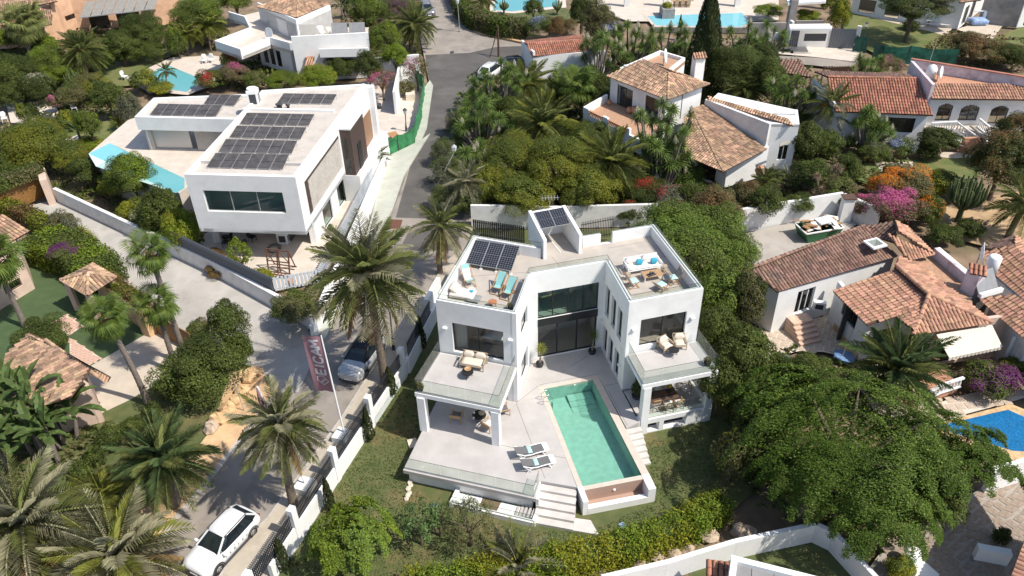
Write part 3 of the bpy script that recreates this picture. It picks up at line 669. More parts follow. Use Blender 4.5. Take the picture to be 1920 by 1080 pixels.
def candelabra(px, py, label, h=3.0, n=26, spread=0.9, gz=-1.0, m='cactus', r=0.09, seed=0, name='candelabra_cactus'):
    random.seed(seed); b = P(px, py, gz); root = thing(name, label, 'cactus', b); tr = MB().m(m); tr.tube([(0, 0, -.1), (0, 0, h * .3)], [r * 1.8, r * 1.5], 8); tr.build('trunk', root)
    for k in range(n):
        a = k * 2.4; e = spread * math.sqrt((k + .3) / n); q = MB().m(m); t = h * random.uniform(.75, 1.0) * (1 - .25 * e / spread)
        q.tube([(0, 0, h * .22), (math.cos(a) * e * .8, math.sin(a) * e * .8, h * .42), (math.cos(a) * e, math.sin(a) * e, t * .75), (math.cos(a) * e, math.sin(a) * e, t)], [r, r, r, r * .5], 6); q.build('branch', root)
    return root
# ------------------------------------------------------------------ the ground and the street
mb=MB(); mb.face((-260,-40,-1.32),(260,-40,-1.32),(260,420,-1.32),(-260,420,-1.32)); tag(mb.build('ground',None,'soil'),kind='structure')
sheet('lawn',[(800,600),(740,720),(640,895),(565,1020),(470,1140),(560,1200),(1000,1110),(1160,1070),(1340,985),(1440,900),(1420,700),(1330,560),(1250,430),(880,430)],-1.1,'lawn')
sheet('road',[(220,1110),(300,1010),(405,885),(520,735),(500,690),(560,600),(640,560),(715,440),(735,400),(775,290),(800,240),(806,160),(796,110),(785,60),(795,-10),(838,-10),(860,40),(900,66),(985,84),(1100,92),(1100,106),(985,108),(905,130),(880,200),(900,300),(890,420),(850,520),(740,700),(560,1000),(450,1130)],-1.016,'asphaltlight')
sheet('road_resurfaced',[(742,408),(868,412),(900,300),(880,200),(905,130),(985,108),(1100,106),(1100,92),(985,86),(930,88),(880,99),(797,103),(806,160),(800,240),(775,290)],-1.011,'asphalt')
sheet('road_patch',[(748,470),(850,470),(868,430),(768,430)],-1.012,'asphalt')
sheet('steel_road_plate',[(722,428),(750,429),(755,412),(729,411)],-1.004,'rust')
for q in ([(585,625),(594,625),(590,635),(581,634)],): sheet('manhole_cover',[(580,614),(592,614),(589,621),(577,621)],-0.86,'rust')
sheet('lane',[(20,395),(110,372),(270,448),(400,508),(575,605),(602,640),(560,735),(520,735),(480,690),(390,660),(300,600),(215,530),(130,440)],-1.006,'lanecon')
# pavements with kerbs
def pavement(name,poly,m,top=-0.90): sheet(name,poly,top,m,thick=0.30)
pavement('pavement',[(400,1100),(416,1080),(450,1028),(505,971),(642,785),(682,722),(745,625),(772,585),(800,548),(835,490),(862,470),(850,520),(800,600),(745,700),(640,880),(590,955),(480,1110)],'sidewalk')
pavement('pavement',[(572,640),(598,606),(640,545),(690,430),(716,330),(728,292),(790,262),(806,250),(778,295),(757,330),(735,395),(712,430),(690,470),(640,560),(612,630),(590,655)],'sidewalkpale',-0.88)
pavement('pavement',[(800,240),(812,160),(806,150),(795,165),(778,260),(780,285)],'sidewalkpale',-0.90)
pavement('pavement',[(838,-10),(856,34),(896,62),(985,80),(1100,88),(1100,78),(985,62),(900,40),(872,10),(862,-10)],'ochre',-0.9)
for i,q in enumerate(([(410,1092),(416,1080),(450,1028),(505,971)],[(505,971),(642,785)],[(642,785),(682,722),(745,625),(772,585),(800,548)])):
    k=MB().m('kerb'); pts=[P(a,b,-0.92) for a,b in q]
    for a,b in zip(pts[:-1],pts[1:]): k.bar(a+Vector((-.07,0,-.02)),b+Vector((-.07,0,-.02)),0.14,0.14)
    tag(k.build('kerb'),kind='structure')
k=MB().m('kerb'); pts=[P(a,b,-0.97) for a,b in ((296,1012),(402,886),(520,735))]
for a,b in zip(pts[:-1],pts[1:]): k.bar(a,b,0.32,0.06)
tag(k.build('kerb'),kind='structure')
sheet('dirt_bank',[(400,889),(298,1010),(225,1110),(60,1110),(300,930),(400,800),(430,700),(480,685),(525,735)],-0.985,'ochre')
# the plot with the tiled lodges, lower left
sheet('turf',[(-20,470),(60,470),(120,500),(210,560),(300,615),(163,690),(60,760),(-20,760)],-1.002,'turf')
sheet('garden_ground',[(110,800),(170,700),(330,690),(380,690),(430,720),(400,800),(300,925),(200,1000),(-40,1100),(-60,760)],-1.012,'lawn')
sheet('driveway',[(163,690),(297,613),(363,657),(333,692),(290,722),(247,748),(190,775)],-0.998,'beigepave')
def paving(name,poly,z,size,m,gm,limit=300,gap=0.05,jit=0.0,rot=0.0,label=None,pm='paving_stone',ht=0.025):
    """separate paving stones, each its own piece, laid on a bed of grout"""
    pts=[P(a,b,z) for a,b in poly]; bed=sheet(name,poly,z,gm); bed.name=name
    if label: bed['label']=label
    xs=[p.x for p in pts]; ys=[p.y for p in pts]; ca,sa=math.cos(rot),math.sin(rot); cx,cy=sum(xs)/len(xs),sum(ys)/len(ys); ext=max(max(xs)-min(xs),max(ys)-min(ys))
    n=int(ext/size[0])+2; m2=int(ext/size[1])+2; cells=[]
    for i in range(-n,n):
        for j in range(-m2,m2):
            x=(i+(0.5 if j % 2 else 0))*size[0]; y=j*size[1]; X=cx+x*ca-y*sa; Y=cy+x*sa+y*ca
            if inpoly(X,Y,pts): cells.append((X,Y))
    cells.sort(key=lambda c: c[1]); rest=MB().m(m)
    shapes=[]
    for k in range(5):
        q=MB().m(m); pl=[]
        for ax,ay in ((-1,-1),(1,-1),(1,1),(-1,1)): pl.append((ax*(size[0]-gap)/2+random.uniform(-jit,jit),ay*(size[1]-gap)/2+random.uniform(-jit,jit)))
        q.prism(pl,0,ht); shapes.append((q.data('paving_stone'),pl))
    for k,(X,Y) in enumerate(cells):
        me,pl=shapes[k % 5]
        if k < limit:
            o=link(pm,me,bed); o.location=(X,Y,z-0.006+random.uniform(0,0.008)); o.rotation_euler.z=rot
        else: rest.prism([(X+a*ca-b*sa,Y+a*sa+b*ca) for a,b in pl],z-0.006,z+ht-0.006)
    if rest.f: o=rest.build(pm+'s',bed); o['kind']='stuff'
    return bed
paving('brick_path',[(98,605),(124,590),(157,611),(129,629)],-0.994,(0.42,0.21),'pinkpaver','grout',rot=0.5,gap=0.03)
paving('brick_path',[(130,633),(190,671),(163,688),(131,668)],-0.994,(0.42,0.21),'pinkpaver','grout',rot=-0.45,gap=0.03)
# house with the terracotta roofs on the right: patio of square stones, pool surround
paving('stone_patio',[(1395,655),(1430,620),(1560,590),(1606,675),(1545,660),(1500,658),(1455,668),(1420,672)],-0.99,(0.62,0.62),'paver','grout',rot=-0.45,gap=0.09,jit=0.03)
paving('stone_patio',[(1585,690),(1625,672),(1700,690),(1760,720),(1760,790),(1690,790),(1640,770)],-0.99,(0.62,0.62),'paver','grout',rot=-0.45,gap=0.09,jit=0.03)
paving('stone_patio',[(1700,775),(1800,742),(1890,722),(1940,740),(1890,755),(1760,790),(1740,800)],-0.985,(0.62,0.62),'paver','grout',rot=0.1,gap=0.09,jit=0.03)
paving('crazy_paving',[(1600,1110),(1640,1050),(1680,1000),(1740,985),(1800,945),(1850,905),(1950,880),(1950,1000),(1900,1110)],-1.0,(0.62,0.5),'crazy','crazygrout',rot=0.6,gap=0.09,jit=0.13,pm='paving_stone')
sheet('driveway',[(1395,438),(1470,420),(1560,405),(1620,412),(1560,450),(1400,500)],-1.0,'concrete')
sheet('dry_garden',[(1740,400),(1790,380),(1960,350),(1960,480),(1880,470),(1760,440)],-1.0,'drysoil')
sheet('lawn',[(1590,312),(1700,296),(1830,292),(1840,330),(1760,350),(1640,350),(1610,340)],-1.0,'lawnbright')
sheet('garden_slab',[(1641,305),(1712,303),(1712,322),(1658,330)],-0.98,'beigepave',thick=0.1)
sheet('path',[(1745,293),(1770,285),(1840,287),(1845,293),(1790,297)],-0.98,'beigepave')
sheet('lawn',[(1290,1070),(1400,1030),(1535,1000),(1575,1020),(1660,1100),(1300,1110)],-1.30,'lawn')
# far plots
sheet('lawn',[(1585,22),(1680,40),(1800,68),(1800,95),(1700,95),(1640,100),(1600,80),(1580,50)],-0.99,'lawnbright')
sheet('lawn',[(1862,72),(1940,40),(1940,90),(1880,95)],-0.99,'lawnbright')
sheet('driveway',[(1795,55),(1830,42),(1880,48),(1862,72),(1835,72)],-0.985,'beigepave')
sheet('house_apron',[(1588,22),(1620,20),(1790,45),(1776,68),(1740,58)],-0.97,'beigepave')
sheet('road',[(1455,104),(1530,108),(1610,116),(1590,130),(1520,122),(1455,118)],-1.0,'asphaltlight')
sheet('pavement',[(1460,88),(1540,88),(1612,90),(1608,116),(1530,107),(1460,101)],-0.95,'patio')
sheet('lawn',[(900,14),(1050,14),(1085,20),(1100,40),(960,40)],-0.985,'lawn')
sheet('terrace',[(1120,-5),(1460,-5),(1460,40),(1180,40),(1120,20)],-0.97,'patio')
sheet('lawn',[(160,130),(235,110),(335,82),(345,92),(290,120),(235,145),(260,160),(150,165)],-0.985,'lawnbright')
sheet('pool_deck',[(236,146),(320,108),(400,104),(448,112),(430,150),(360,175),(280,175)],-0.98,'patio')
sheet('lawn',[(50,250),(100,235),(225,225),(235,252),(165,290),(90,300)],-0.985,'lawnbright')
sheet('garden_terrace',[(10,190),(100,190),(110,210),(100,235),(20,230)],-0.97,'patio')
sheet('garden_slab',[(98,270),(145,253),(160,265),(115,288)],-0.96,'patio',thick=0.1)
# ------------------------------------------------------------------ the white villa with the two wings
A,B,C_,D,E_,F,G=(-4.48,37.6),(.2,36.1),(1.15,40.0),(5.85,41.2),(6.75,36.95),(11.28,38.15),(9.44,45.45)
Hb,H1,H2,H3,H4,H5,I_=(6.60,44.72),(5.80,44.5),(4.62,44.2),(3.75,46.2),(1.35,45.55),(1.95,43.0),(-2.43,44.55)
villa=thing('white_villa','white two winged villa with roof terraces around a swimming pool court','house')
ROOF=[A,B,C_,D,E_,F,G,Hb,H1,H2,H5,I_]
def inset(poly,d):
    n=len(poly); out=[]
    for i in range(n):
        p0,p1,p2=(Vector(poly[i-1]),Vector(poly[i]),Vector(poly[(i+1) % n])); d1=(p1-p0).normalized(); d2=(p2-p1).normalized(); n1=Vector((-d1.y,d1.x)); n2=Vector((-d2.y,d2.x)); bis=(n1+n2)
        k=d/max(0.25,(1+n1.dot(n2))/2)/2; out.append(tuple(p1+bis*k))
    return out
def part(mb,name,parent=None,m=None): return mb.build(name,parent or villa,m)
TOP=6.9
holesAB=[(0.55,4.25,0.02,2.5),(0.90,4.10,3.17,5.40)]
part(wall(MB().m('white'),A,B,0.0,TOP,0.25,holesAB),'wall')
holesBC=[(1.15,3.0,0.35,2.15),(1.2,3.0,3.95,5.4)]
part(wall(MB().m('white'),B,C_,0.0,TOP,0.25,holesBC),'wall')
holesCD=[(0.46,4.50,0.02,2.70),(0.46,4.50,3.25,5.38)]
part(wall(MB().m('white'),C_,D,0.0,TOP,0.25,holesCD),'wall')
holesDE=[(0.33,1.08,0.05,2.15),(1.42,2.24,0.05,2.15),(2.62,3.42,0.05,2.15),(0.33,1.08,3.12,5.38),(1.50,2.28,3.14,5.40),(2.66,3.44,3.16,5.42)]
part(wall(MB().m('white'),D,E_,0.0,TOP,0.25,holesDE),'wall')
holesEF=[(0.85,4.35,0.02,2.55),(0.85,3.80,3.33,5.40)]
part(wall(MB().m('white'),E_,F,0.0,TOP,0.25,holesEF),'wall')
for a,b,t in ((F,G,TOP),(G,Hb,TOP),(Hb,H1,6.12),(H1,H2,TOP),(H5,I_,TOP),(I_,A,TOP)): part(wall(MB().m('white'),a,b,-1.2,t,0.25),'wall')
# windows
window(villa,A,B,holesAB[1],0.18,2); window(villa,A,B,holesAB[0],0.2,3)
for h in holesBC: window(villa,B,C_,h,0.18,1)
window(villa,C_,D,holesCD[0],0.16,3,fw=0.09); window(villa,C_,D,holesCD[1],0.14,4,glass='tealglass')
bm=MB().m('black'); cdv=(Vector(D)-Vector(C_)).normalized(); q0=Vector(C_)+cdv*2.48; bm.box((q0.x,q0.y,2.975),(4.04,0.06,0.55),math.atan2(cdv.y,cdv.x)); part(bm,'floor_band')
for h in holesDE: window(villa,D,E_,h,0.20,1,fw=0.05)
window(villa,E_,F,holesEF[1],0.18,2); window(villa,E_,F,holesEF[0],0.2,3)
# floors, roof deck, inside walls
part(MB().m('deck').prism(inset(ROOF,0.25),5.85,6.15),'roof_deck')
part(MB().m('floorwood').prism(inset(ROOF,0.26),2.72,3.02),'upper_floor')
part(MB().m('floorwood').prism(inset(ROOF,0.0),-1.25,-0.002),'ground_floor')
inn=MB().m('interior')
for a,b in (((-3.4,41.6),(1.3,40.2)),((5.9,42.6),(10.4,43.8)),((1.2,42.7),(5.4,43.9)),((1.0,40.3),(0.6,42.8)),((5.9,41.4),(5.4,43.8))):
    for z0,z1 in ((0.0,2.7),(3.03,5.84)): wall(inn,a,b,z0,z1,0.1)
part(inn,'inner_walls')
cu=MB().m('curtain')
for k in range(18):
    t=k/18; a=Vector(A)+(Vector(B)-Vector(A)).normalized()*(0.98+0.04*k)+Vector((0.12,0.42)); cu.box((a.x,a.y,4.25),(0.035,0.05+0.05*(k % 2),2.2),-.3)
part(cu,'curtain')
# deck joints
jn=MB().m('joint')
for a,b in (((2.6,42.9),(3.55,40.75)),((5.95,40.9),(9.9,42.75)),((-3.3,40.9),(1.9,41.35)),((-3.9,38.6),(0.2,37.4)),((6.8,38.6),(10.6,39.6)),((6.3,43.8),(8.9,44.5))): jn.bar((*a,6.151),(*b,6.151),0.022,0.006)
part(jn,'deck_joints')
# glass rails on the parapets
o1=[tuple(p) for p in inset(ROOF,0.12)]
balustrade(villa,[o1[11],o1[0],o1[1],o1[2],o1[3],o1[4],o1[5],o1[6],o1[7]],6.9,0.34,pw=1.6)
balustrade(villa,[o1[8],o1[9]],6.9,0.34,pw=1.6); balustrade(villa,[o1[10],o1[11]],6.9,0.34,pw=1.6)
# stair head with sloping side walls
def slopewall(a,b,za,zb,t,n):
    m_=MB().m('white'); a=Vector(a); b=Vector(b); d=(b-a).normalized(); s=Vector((-d.y,d.x))*t*n
    v=[(a.x,a.y,5.9),(b.x,b.y,5.9),(b.x,b.y,zb),(a.x,a.y,za)]; w=[(p[0]+s.x,p[1]+s.y,p[2]) for p in v]
    m_.mesh(v+w,[(0,1,2,3),(7,6,5,4),(0,4,5,1),(1,5,6,2),(2,6,7,3),(3,7,4,0)]); return m_
SL0,SL1,SR0,SR1=(2.05,42.66),(1.17,45.45),(4.55,43.28),(3.62,46.1)
part(slopewall(SL0,SL1,7.58,8.12,0.22,-1),'stair_wall'); part(slopewall(SR0,SR1,7.58,8.12,0.22,1),'stair_wall')
part(wall(MB().m('white'),SR1,SL1,5.9,8.05,0.2),'stair_wall')
part(MB().m('deck').prism([(2.2,42.7),(4.4,43.3),(3.6,45.9),(1.4,45.3)],6.0,6.152),'stair_head_floor')
part(MB().m('whiteclean').bar((3.2,43.4,6.17),(2.35,45.6,6.17),0.06,0.03),'floor_strip')
# balconies on columns
BL=[(-5.74,33.98),(-0.80,32.42),(0.16,35.95),(-4.52,37.5)]; BR=[(7.42,34.15),(12.04,35.28),(11.32,38.02),(6.83,36.85)]
for q in (BL,BR):
    part(MB().m('white').prism(q,2.68,2.97),'balcony_slab'); part(MB().m('terrace').prism(inset(q,0.10),2.96,3.03),'balcony_floor')
i1=inset(BL,0.07); balustrade(villa,[i1[3],i1[0],i1[1],i1[2]],3.02,0.92,pw=1.1)
i2=inset(BR,0.07); balustrade(villa,[i2[3],i2[0],i2[1],i2[2]],3.02,0.92,pw=1.1)
for (x,y),r_,z0 in (((-5.36,34.0),-.29,0.0),((-1.08,32.72),-.29,0.0),((7.72,34.42),.24,-1.15),((11.72,35.42),.24,-1.15)):
    part(MB().m('white').box((x,y,(z0+2.68)/2),(0.46,0.46,2.68-z0),r_),'column')
# base under the right balcony with its openings, floor and rail
b0,b1=BR[0],BR[1]
part(wall(MB().m('white'),b0,b1,-1.15,0.05,0.45,[(0.55,1.35,-1.0,-0.32),(1.65,3.1,-1.0,-0.30)]),'base_wall')
part(MB().m('charcoal').prism(inset(BR,0.5),-1.15,-0.02),'base_shade_core')  # charcoal colour stands for the shade inside the base openings
part(MB().m('terrace').prism([(7.42,34.6),(11.95,35.7),(11.32,38.02),(6.83,36.85)],-0.018,0.004),'dining_floor')
part(wall(MB().m('white'),b1,BR[2],-1.15,0.05,0.3),'base_wall')
balustrade(villa,[(8.0,34.42),(11.5,35.28)],0.05,0.85,pw=1.0); balustrade(villa,[(11.88,35.6),(11.3,37.8)],0.05,0.85,pw=1.0)
# wall lamps
for p0,p1,u,z in ((A,B,.48,4.95),(A,B,4.55,4.95),(E_,F,.42,4.85),(E_,F,4.2,4.87),(D,E_,0.2,2.3),(D,E_,3.75,1.6)):
    d=(Vector(p1)-Vector(p0)).normalized(); n=Vector((d.y,-d.x)); q=Vector(p0)+d*u+n*0.09; part(MB().m('whiteclean').box((q.x,q.y,z),(0.26,0.18,0.10),math.atan2(d.y,d.x)),'wall_lamp')
# terrace platform
T1=[(-6.38,30.82),(1.02,28.58),(1.35,29.82),(3.34,29.32),(1.55,37.42),(5.85,41.18),(1.16,39.98),(0.21,36.08),(-4.48,37.58)]
T2=[(1.57,37.45),(5.42,38.20),(6.62,33.72),(7.42,34.14),(6.75,36.92),(5.87,41.15)]
part(MB().m('terrace').prism(T1,-0.26,0.0),'terrace'); part(MB().m('terrace').prism(T2,-1.2,0.0),'terrace')
part(MB().m('white').prism(inset(T1,0.22),-1.25,-0.262),'terrace_base')
jn=MB().m('joint')
for a,b in (((0.1,36.0),(1.6,30.0)),((1.62,37.1),(3.3,29.8)),((-1.0,32.6),(3.0,31.4)),((0.2,36.1),(1.5,37.5)),((1.6,37.6),(5.4,38.5)),((5.9,36.9),(6.7,33.9)),((5.7,37.4),(6.75,37.6))): jn.bar((*a,0.002),(*b,0.002),0.022,0.006)
part(jn,'terrace_joints')
balustrade(villa,[(-6.28,30.92),(0.95,28.72),(1.25,29.75)],0.0,0.88,pw=1.12)
# front steps
sd=Vector((2.05,-0.55)).normalized(); sn=Vector((-sd.y,sd.x))*-1
for k in range(5):
    a=Vector((1.38,29.78))+sn*(0.42*k); b=Vector((3.35,29.28))+sn*(0.42*k)+sd*(0.05*k); q=[a,b,b+sn*0.42,a+sn*0.42]
    part(MB().m('stepstone').prism([(p.x,p.y) for p in q],-1.2,-0.18*(k+1)),'step')
a=Vector((1.1,28.62)); part(MB().m('white').prism([(1.04,28.6),(1.2,28.55),(1.36,29.78),(1.30,29.84)],-1.2,-0.02),'step_wall')
part(MB().m('stepstone').prism([(0.98,28.5),(1.05,27.72),(4.35,26.95),(4.0,27.9)],-1.2,-1.02),'step')
# steps on the right of the pool
for k in range(6):
    t0=k/6; a=Vector((6.60,33.72))+Vector((.245,-.969))*(0.36*k); w_=Vector((0.969,.245))*(0.92-0.03*k); q=[a,a+w_,a+w_+Vector((.245,-.969))*.36,a+Vector((.245,-.969))*.36]
    part(MB().m('stepstone').prism([(p.x,p.y) for p in q],-1.2,-0.16*(k+1)),'step')
# light well with basement steps below the front terrace
part(wall(MB().m('white'),(-3.75,29.05),(0.95,27.55),-1.25,-0.75,0.22),'lightwell_wall'); part(wall(MB().m('white'),(0.95,27.55),(1.28,28.5),-1.25,-0.75,0.22),'lightwell_wall'); part(wall(MB().m('white'),(-3.35,30.2),(-3.75,29.05),-1.25,-0.75,0.22),'lightwell_wall')
part(MB().m('whiteclean').prism([(-3.5,29.1),(-3.2,30.0),(-1.9,29.6),(-2.2,28.7)],-1.2,-1.04),'lightwell_floor')
part(MB().m('whiteclean').prism([(-1.2,28.45),(-0.85,29.3),(1.1,28.6),(0.8,27.8)],-1.2,-1.06),'lightwell_floor')
part(MB().m('soil').prism([(-2.2,28.75),(-1.9,29.55),(-0.9,29.25),(-1.2,28.45)],-1.2,-1.05),'planting_bed')
for k in range(6):
    x=-0.15+0.22*k; part(MB().m('terrace').prism([(x,28.25-.30*x),(x+.12,28.22-.30*x),(x+.32,28.85-.30*x),(x+.2,28.88-.30*x)],-1.06,-0.98+0.03*k),'step')
balustrade(villa,[(-3.6,29.12),(0.9,27.68)],-0.75,0.42,pw=1.1)
# -- the pool
pool=thing('swimming_pool','long narrow green swimming pool with a sunken tiled trough at its near end','pool')
pFL,pFR,pNR,pNL=Vector((1.87,37.2)),Vector((5.0,38.0)),Vector((7.0,30.1)),Vector((3.65,29.4))
def quad(pts,z): return [(p[0],p[1],z) for p in pts]
sh=MB().m('pooltile'); ZB=-1.06
for a,b in ((pFL,pFR),(pFR,pNR),(pNR,pNL),(pNL,pFL)): sh.face((b.x,b.y,ZB),(a.x,a.y,ZB),(a.x,a.y,0.0),(b.x,b.y,0.0))
sh.face(*quad([pNL,pNR,pFR,pFL],ZB)); sh.build('basin',pool)
dd=(pNL-pFL).normalized(); rr=Vector((-dd.y,dd.x))*1.0
st=MB().m('pooltile')
for k in range(3): st.prism([tuple(pFL+dd*0.02+rr*(1.5)),tuple(pFL+rr*3.1+dd*0.02),tuple(pFL+rr*3.1+dd*(1.5-.45*k)),tuple(pFL+rr*1.5+dd*(1.5-.45*k))],ZB,-1.02+.07*k)
st.build('pool_steps',pool)
wt=MB().m('water'); wt.face(*quad([pNL,pNR,pFR,pFL],-0.05)); tag(wt.build('water',pool))
L0=pFL-rr*0.30; L1=pNL-rr*0.30; R0=pFR+rr*0.44; R1=pNR+rr*0.44; f_=-dd*0.28
for pl,nm in (([pFL+f_-rr*.3,pFR+f_+rr*.44,pFR+rr*.44,pFL-rr*.3],'coping'),([L0,pFL,pNL,L1],'coping'),([pFR,R0,R1,pNR],'coping')): MB().m('coping').prism([tuple(p) for p in pl],-0.2,0.012).build(nm,pool)
wd_=dd*0.28
MB().m('coping').prism([tuple(pNL),tuple(pNR),tuple(pNR+wd_),tuple(pNL+wd_)],-1.4,-0.03).build('weir',pool)
tr_=dd*.80
fr=MB().m('poolbrown'); x0=pNL+wd_*1.02; x1=pNR+wd_*1.02
fr.face((x0.x,x0.y,-1.1),(x1.x,x1.y,-1.1),(x1.x,x1.y,-0.03),(x0.x,x0.y,-0.03)); fr.prism([tuple(pNL+wd_*1.02),tuple(pNR+wd_*1.02),tuple(pNR+tr_),tuple(pNL+tr_)],-1.2,-0.95); fr.build('trough',pool)
sw=MB().m('white')
sw.prism([tuple(L1-dd*0.0),tuple(pNL),tuple(pNL+tr_*1.36),tuple(L1+tr_*1.36)],-1.2,0.0); sw.prism([tuple(R1),tuple(pNR),tuple(pNR+tr_*1.36),tuple(R1+tr_*1.36)],-1.2,0.0)
sw.prism([tuple(pNL+tr_),tuple(pNR+tr_),tuple(pNR+tr_+dd*.3),tuple(pNL+tr_+dd*.3)],-1.2,-0.62); sw.prism([tuple(R0-dd*0),tuple(R0-rr*.06),tuple(R1-rr*.06),tuple(R1)],-1.2,-0.02); sw.build('pool_wall',pool)
q=pNL+wd_*1.1+rr*1.75; MB().m('whiteclean').ball((q.x,q.y,-0.45),0.09).build('trough_lamp',pool)
q=pFL+rr*2.0+dd*.08; MB().m('whiteclean').ball((q.x,q.y,-0.03),0.05).build('inlet',pool)
ld=MB().m('steel')
for k in (0,0.45):
    p=pFL+dd*(0.9+k)-rr*0.42; e=pFL+dd*(0.9+k)+rr*0.2; ld.tube([(p.x,p.y,0.0),(p.x,p.y,.55),((p.x+e.x)/2,(p.y+e.y)/2,.75),(e.x,e.y,.4),(e.x,e.y,-0.6)],0.022,6)
for z in (-0.2,-0.45): p=pFL+dd*.9+rr*.2; e=pFL+dd*1.35+rr*.2; ld.bar((p.x,p.y,z),(e.x,e.y,z),0.05)
tag(ld.build('pool_ladder'),'steel pool ladder with looped handrails at the far left pool corner','ladder')

# ------------------------------------------------------------------ solar panels
def solar(q,n,label,m='cell',gap=0.03,legs=True,group=None,rows=2,gz=None):
    """panels side by side across a quad: q = lower-left, lower-right, upper-right, upper-left places"""
    a,b,c,d=[V3(p) for p in q]; root=thing('solar_array',label,'solar panels',(0,0,0),0,group); nn=(b-a).cross(d-a).normalized()
    for i in range(n):
        def uv(u,v): u=(i+u)/n; return (a*(1-u)+b*u)*(1-v)+(d*(1-u)+c*u)*v
        W=(b-a).length/n; Hh=(d-a).length; eu=gap/W; ev=gap/Hh
        fr_=MB().m('alu'); v=[uv(eu*.3,0),uv(1-eu*.3,0),uv(1-eu*.3,1),uv(eu*.3,1)]; w=[p-nn*.04 for p in v]
        fr_.mesh(v+w,[(0,1,2,3),(7,6,5,4),(0,4,5,1),(1,5,6,2),(2,6,7,3),(3,7,4,0)]); pn=fr_.build('solar_panel',root)
        g=MB()
        for r_ in range(rows):
            v0=ev*.6+r_*(1-ev)/rows; v1=v0+(1-ev)/rows-ev*.6; nx=6; ny=6 if m == 'cell' else 1
            for x in range(nx):
                for y in range(ny):
                    u0=eu+x*(1-2*eu)/nx; u1=u0+(1-2*eu)/nx; w0=v0+(v1-v0)*y/ny; w1=v0+(v1-v0)*(y+1)/ny; k=0.010 if m == 'cell' else 0.004; kv=0.006
                    g.m(m).face(*[p+nn*.004 for p in (uv(u0+k,w0+kv),uv(u1-k,w0+kv),uv(u1-k,w1-kv),uv(u0+k,w1-kv))])
        g.m('cellline' if m == 'cell' else 'cell').face(*[p+nn*.002 for p in (uv(eu*.8,ev*.5),uv(1-eu*.8,ev*.5),uv(1-eu*.8,1-ev*.5),uv(eu*.8,1-ev*.5))])
        g.build('cells',pn)
    if legs:
        rk=MB().m('alu'); z0=(min(a.z,b.z)-0.12) if gz is None else gz
        for i in range(n+1):
            u=min(max(i/n,.02),.98); lo_=a*(1-u)+b*u-nn*.05; hi_=d*(1-u)+c*u-nn*.05
            rk.bar(lo_,hi_,0.05); rk.bar(hi_,(hi_.x,hi_.y,z0),0.04); rk.bar(lo_,(lo_.x,lo_.y,z0),0.05); rk.m('whiteclean' if m == 'cell' else 'alu').box((lo_.x,lo_.y,z0+.04),(.2,.14,.08)); rk.m('alu')
        rk.build('rack',root)
    return root
solar([P(873,493,6.45),P(959,508,6.45),P(975,462,6.85),P(891,449.5,6.85)],3,'array of three dark panels on the left wing roof terrace',gz=6.15)
solar([P(1015,428.5,7.85),P(1069,419,7.85),P(1056,388.5,8.05),P(1001,398.5,8.05)],2,'pair of dark panels roofing the sloped stair head',legs=False)

# ------------------------------------------------------------------ garden furniture
def at(px,py,z): return P(px,py,z)
def rotz(a): return Matrix.Rotation(a,4,'Z')
def deckchair(px,py,z,rz,label,m='aqua',group='deckchairs on the roof terrace'):
    r_=thing('deckchair',label,'deckchair',at(px,py,z),rz,group); f=MB().m('wood')
    for s in (-1,1):
        f.bar((s*.29,-.62,.02),(s*.29,.70,.92),.045); f.bar((s*.25,.52,.02),(s*.25,-.42,.42),.04)
    for y,z_ in ((-.60,.04),(.69,.90),(-.42,.41),(.50,.03)): f.bar((-.3,y,z_),(.3,y,z_),.04)
    f.build('frame',r_); c=MB().m(m); prev=None
    pts=[(-.42,.43),(-.2,.27),(.05,.30),(.35,.58),(.69,.93)]
    for (y0,z0),(y1,z1) in zip(pts[:-1],pts[1:]): c.mesh([(-.24,y0,z0),(.24,y0,z0),(.24,y1,z1),(-.24,y1,z1),(-.24,y0,z0-.015),(.24,y0,z0-.015),(.24,y1,z1-.015),(-.24,y1,z1-.015)],[(0,1,2,3),(7,6,5,4),(0,3,7,4),(1,5,6,2)])
    c.build('sling',r_)
    if m != 'aqua':
        h_=MB().m('aqua'); h_.box((0,-.33,.37),(.49,.28,.03)); h_.box((0,.6,.86),(.49,.25,.03),mx=Matrix.Rotation(.75,3,'X')); h_.build('sling_end',r_)
    return r_
deckchair(879,530,6.15,.35,'pale pink and aqua deckchair nearest the solar panels on the left roof','offwhite')
deckchair(935,543,6.15,-.42,'aqua sling deckchair, left of the facing pair on the left roof')
deckchair(954,553,6.15,-.46,'aqua sling deckchair beside the glass rail, right of the pair')
def foldchair(px,py,z,rz,label):
    r_=thing('folding_chair',label,'folding chair',at(px,py,z),rz,'folding chairs round the teak table'); f=MB().m('wood')
    for s in (-1,1): f.bar((s*.3,-.3,.0),(s*.3,.28,.5),.035); f.bar((s*.27,.3,.0),(s*.27,-.32,.48),.035); f.bar((s*.3,.2,.42),(s*.3,.5,1.0),.035)
    for y,z_ in ((-.32,.47),(.5,.98),(.28,.48),(-.3,.02),(.3,.02)): f.bar((-.3,y,z_),(.3,y,z_),.035)
    f.build('frame',r_); c=MB().m('aquapale'); c.cushion((0,-.05,.45),(.5,.5,.08)); c.build('seat',r_); c=MB().m('greypanel'); c.cushion((0,.38,.78),(.5,.06,.42),mx=Matrix.Rotation(-.3,3,'X')); c.build('backrest',r_); return r_
foldchair(1186,537,6.15,1.9,'folding chair with aqua seat turned to the table beside the court glass')
foldchair(1240,543,6.15,2.6+3.14-.4,'folding chair with pale aqua seat, nearer the front rail')
foldchair(1262,530,6.15,2.2+3.14-.4,'folding chair with pale aqua seat beside the right parapet')
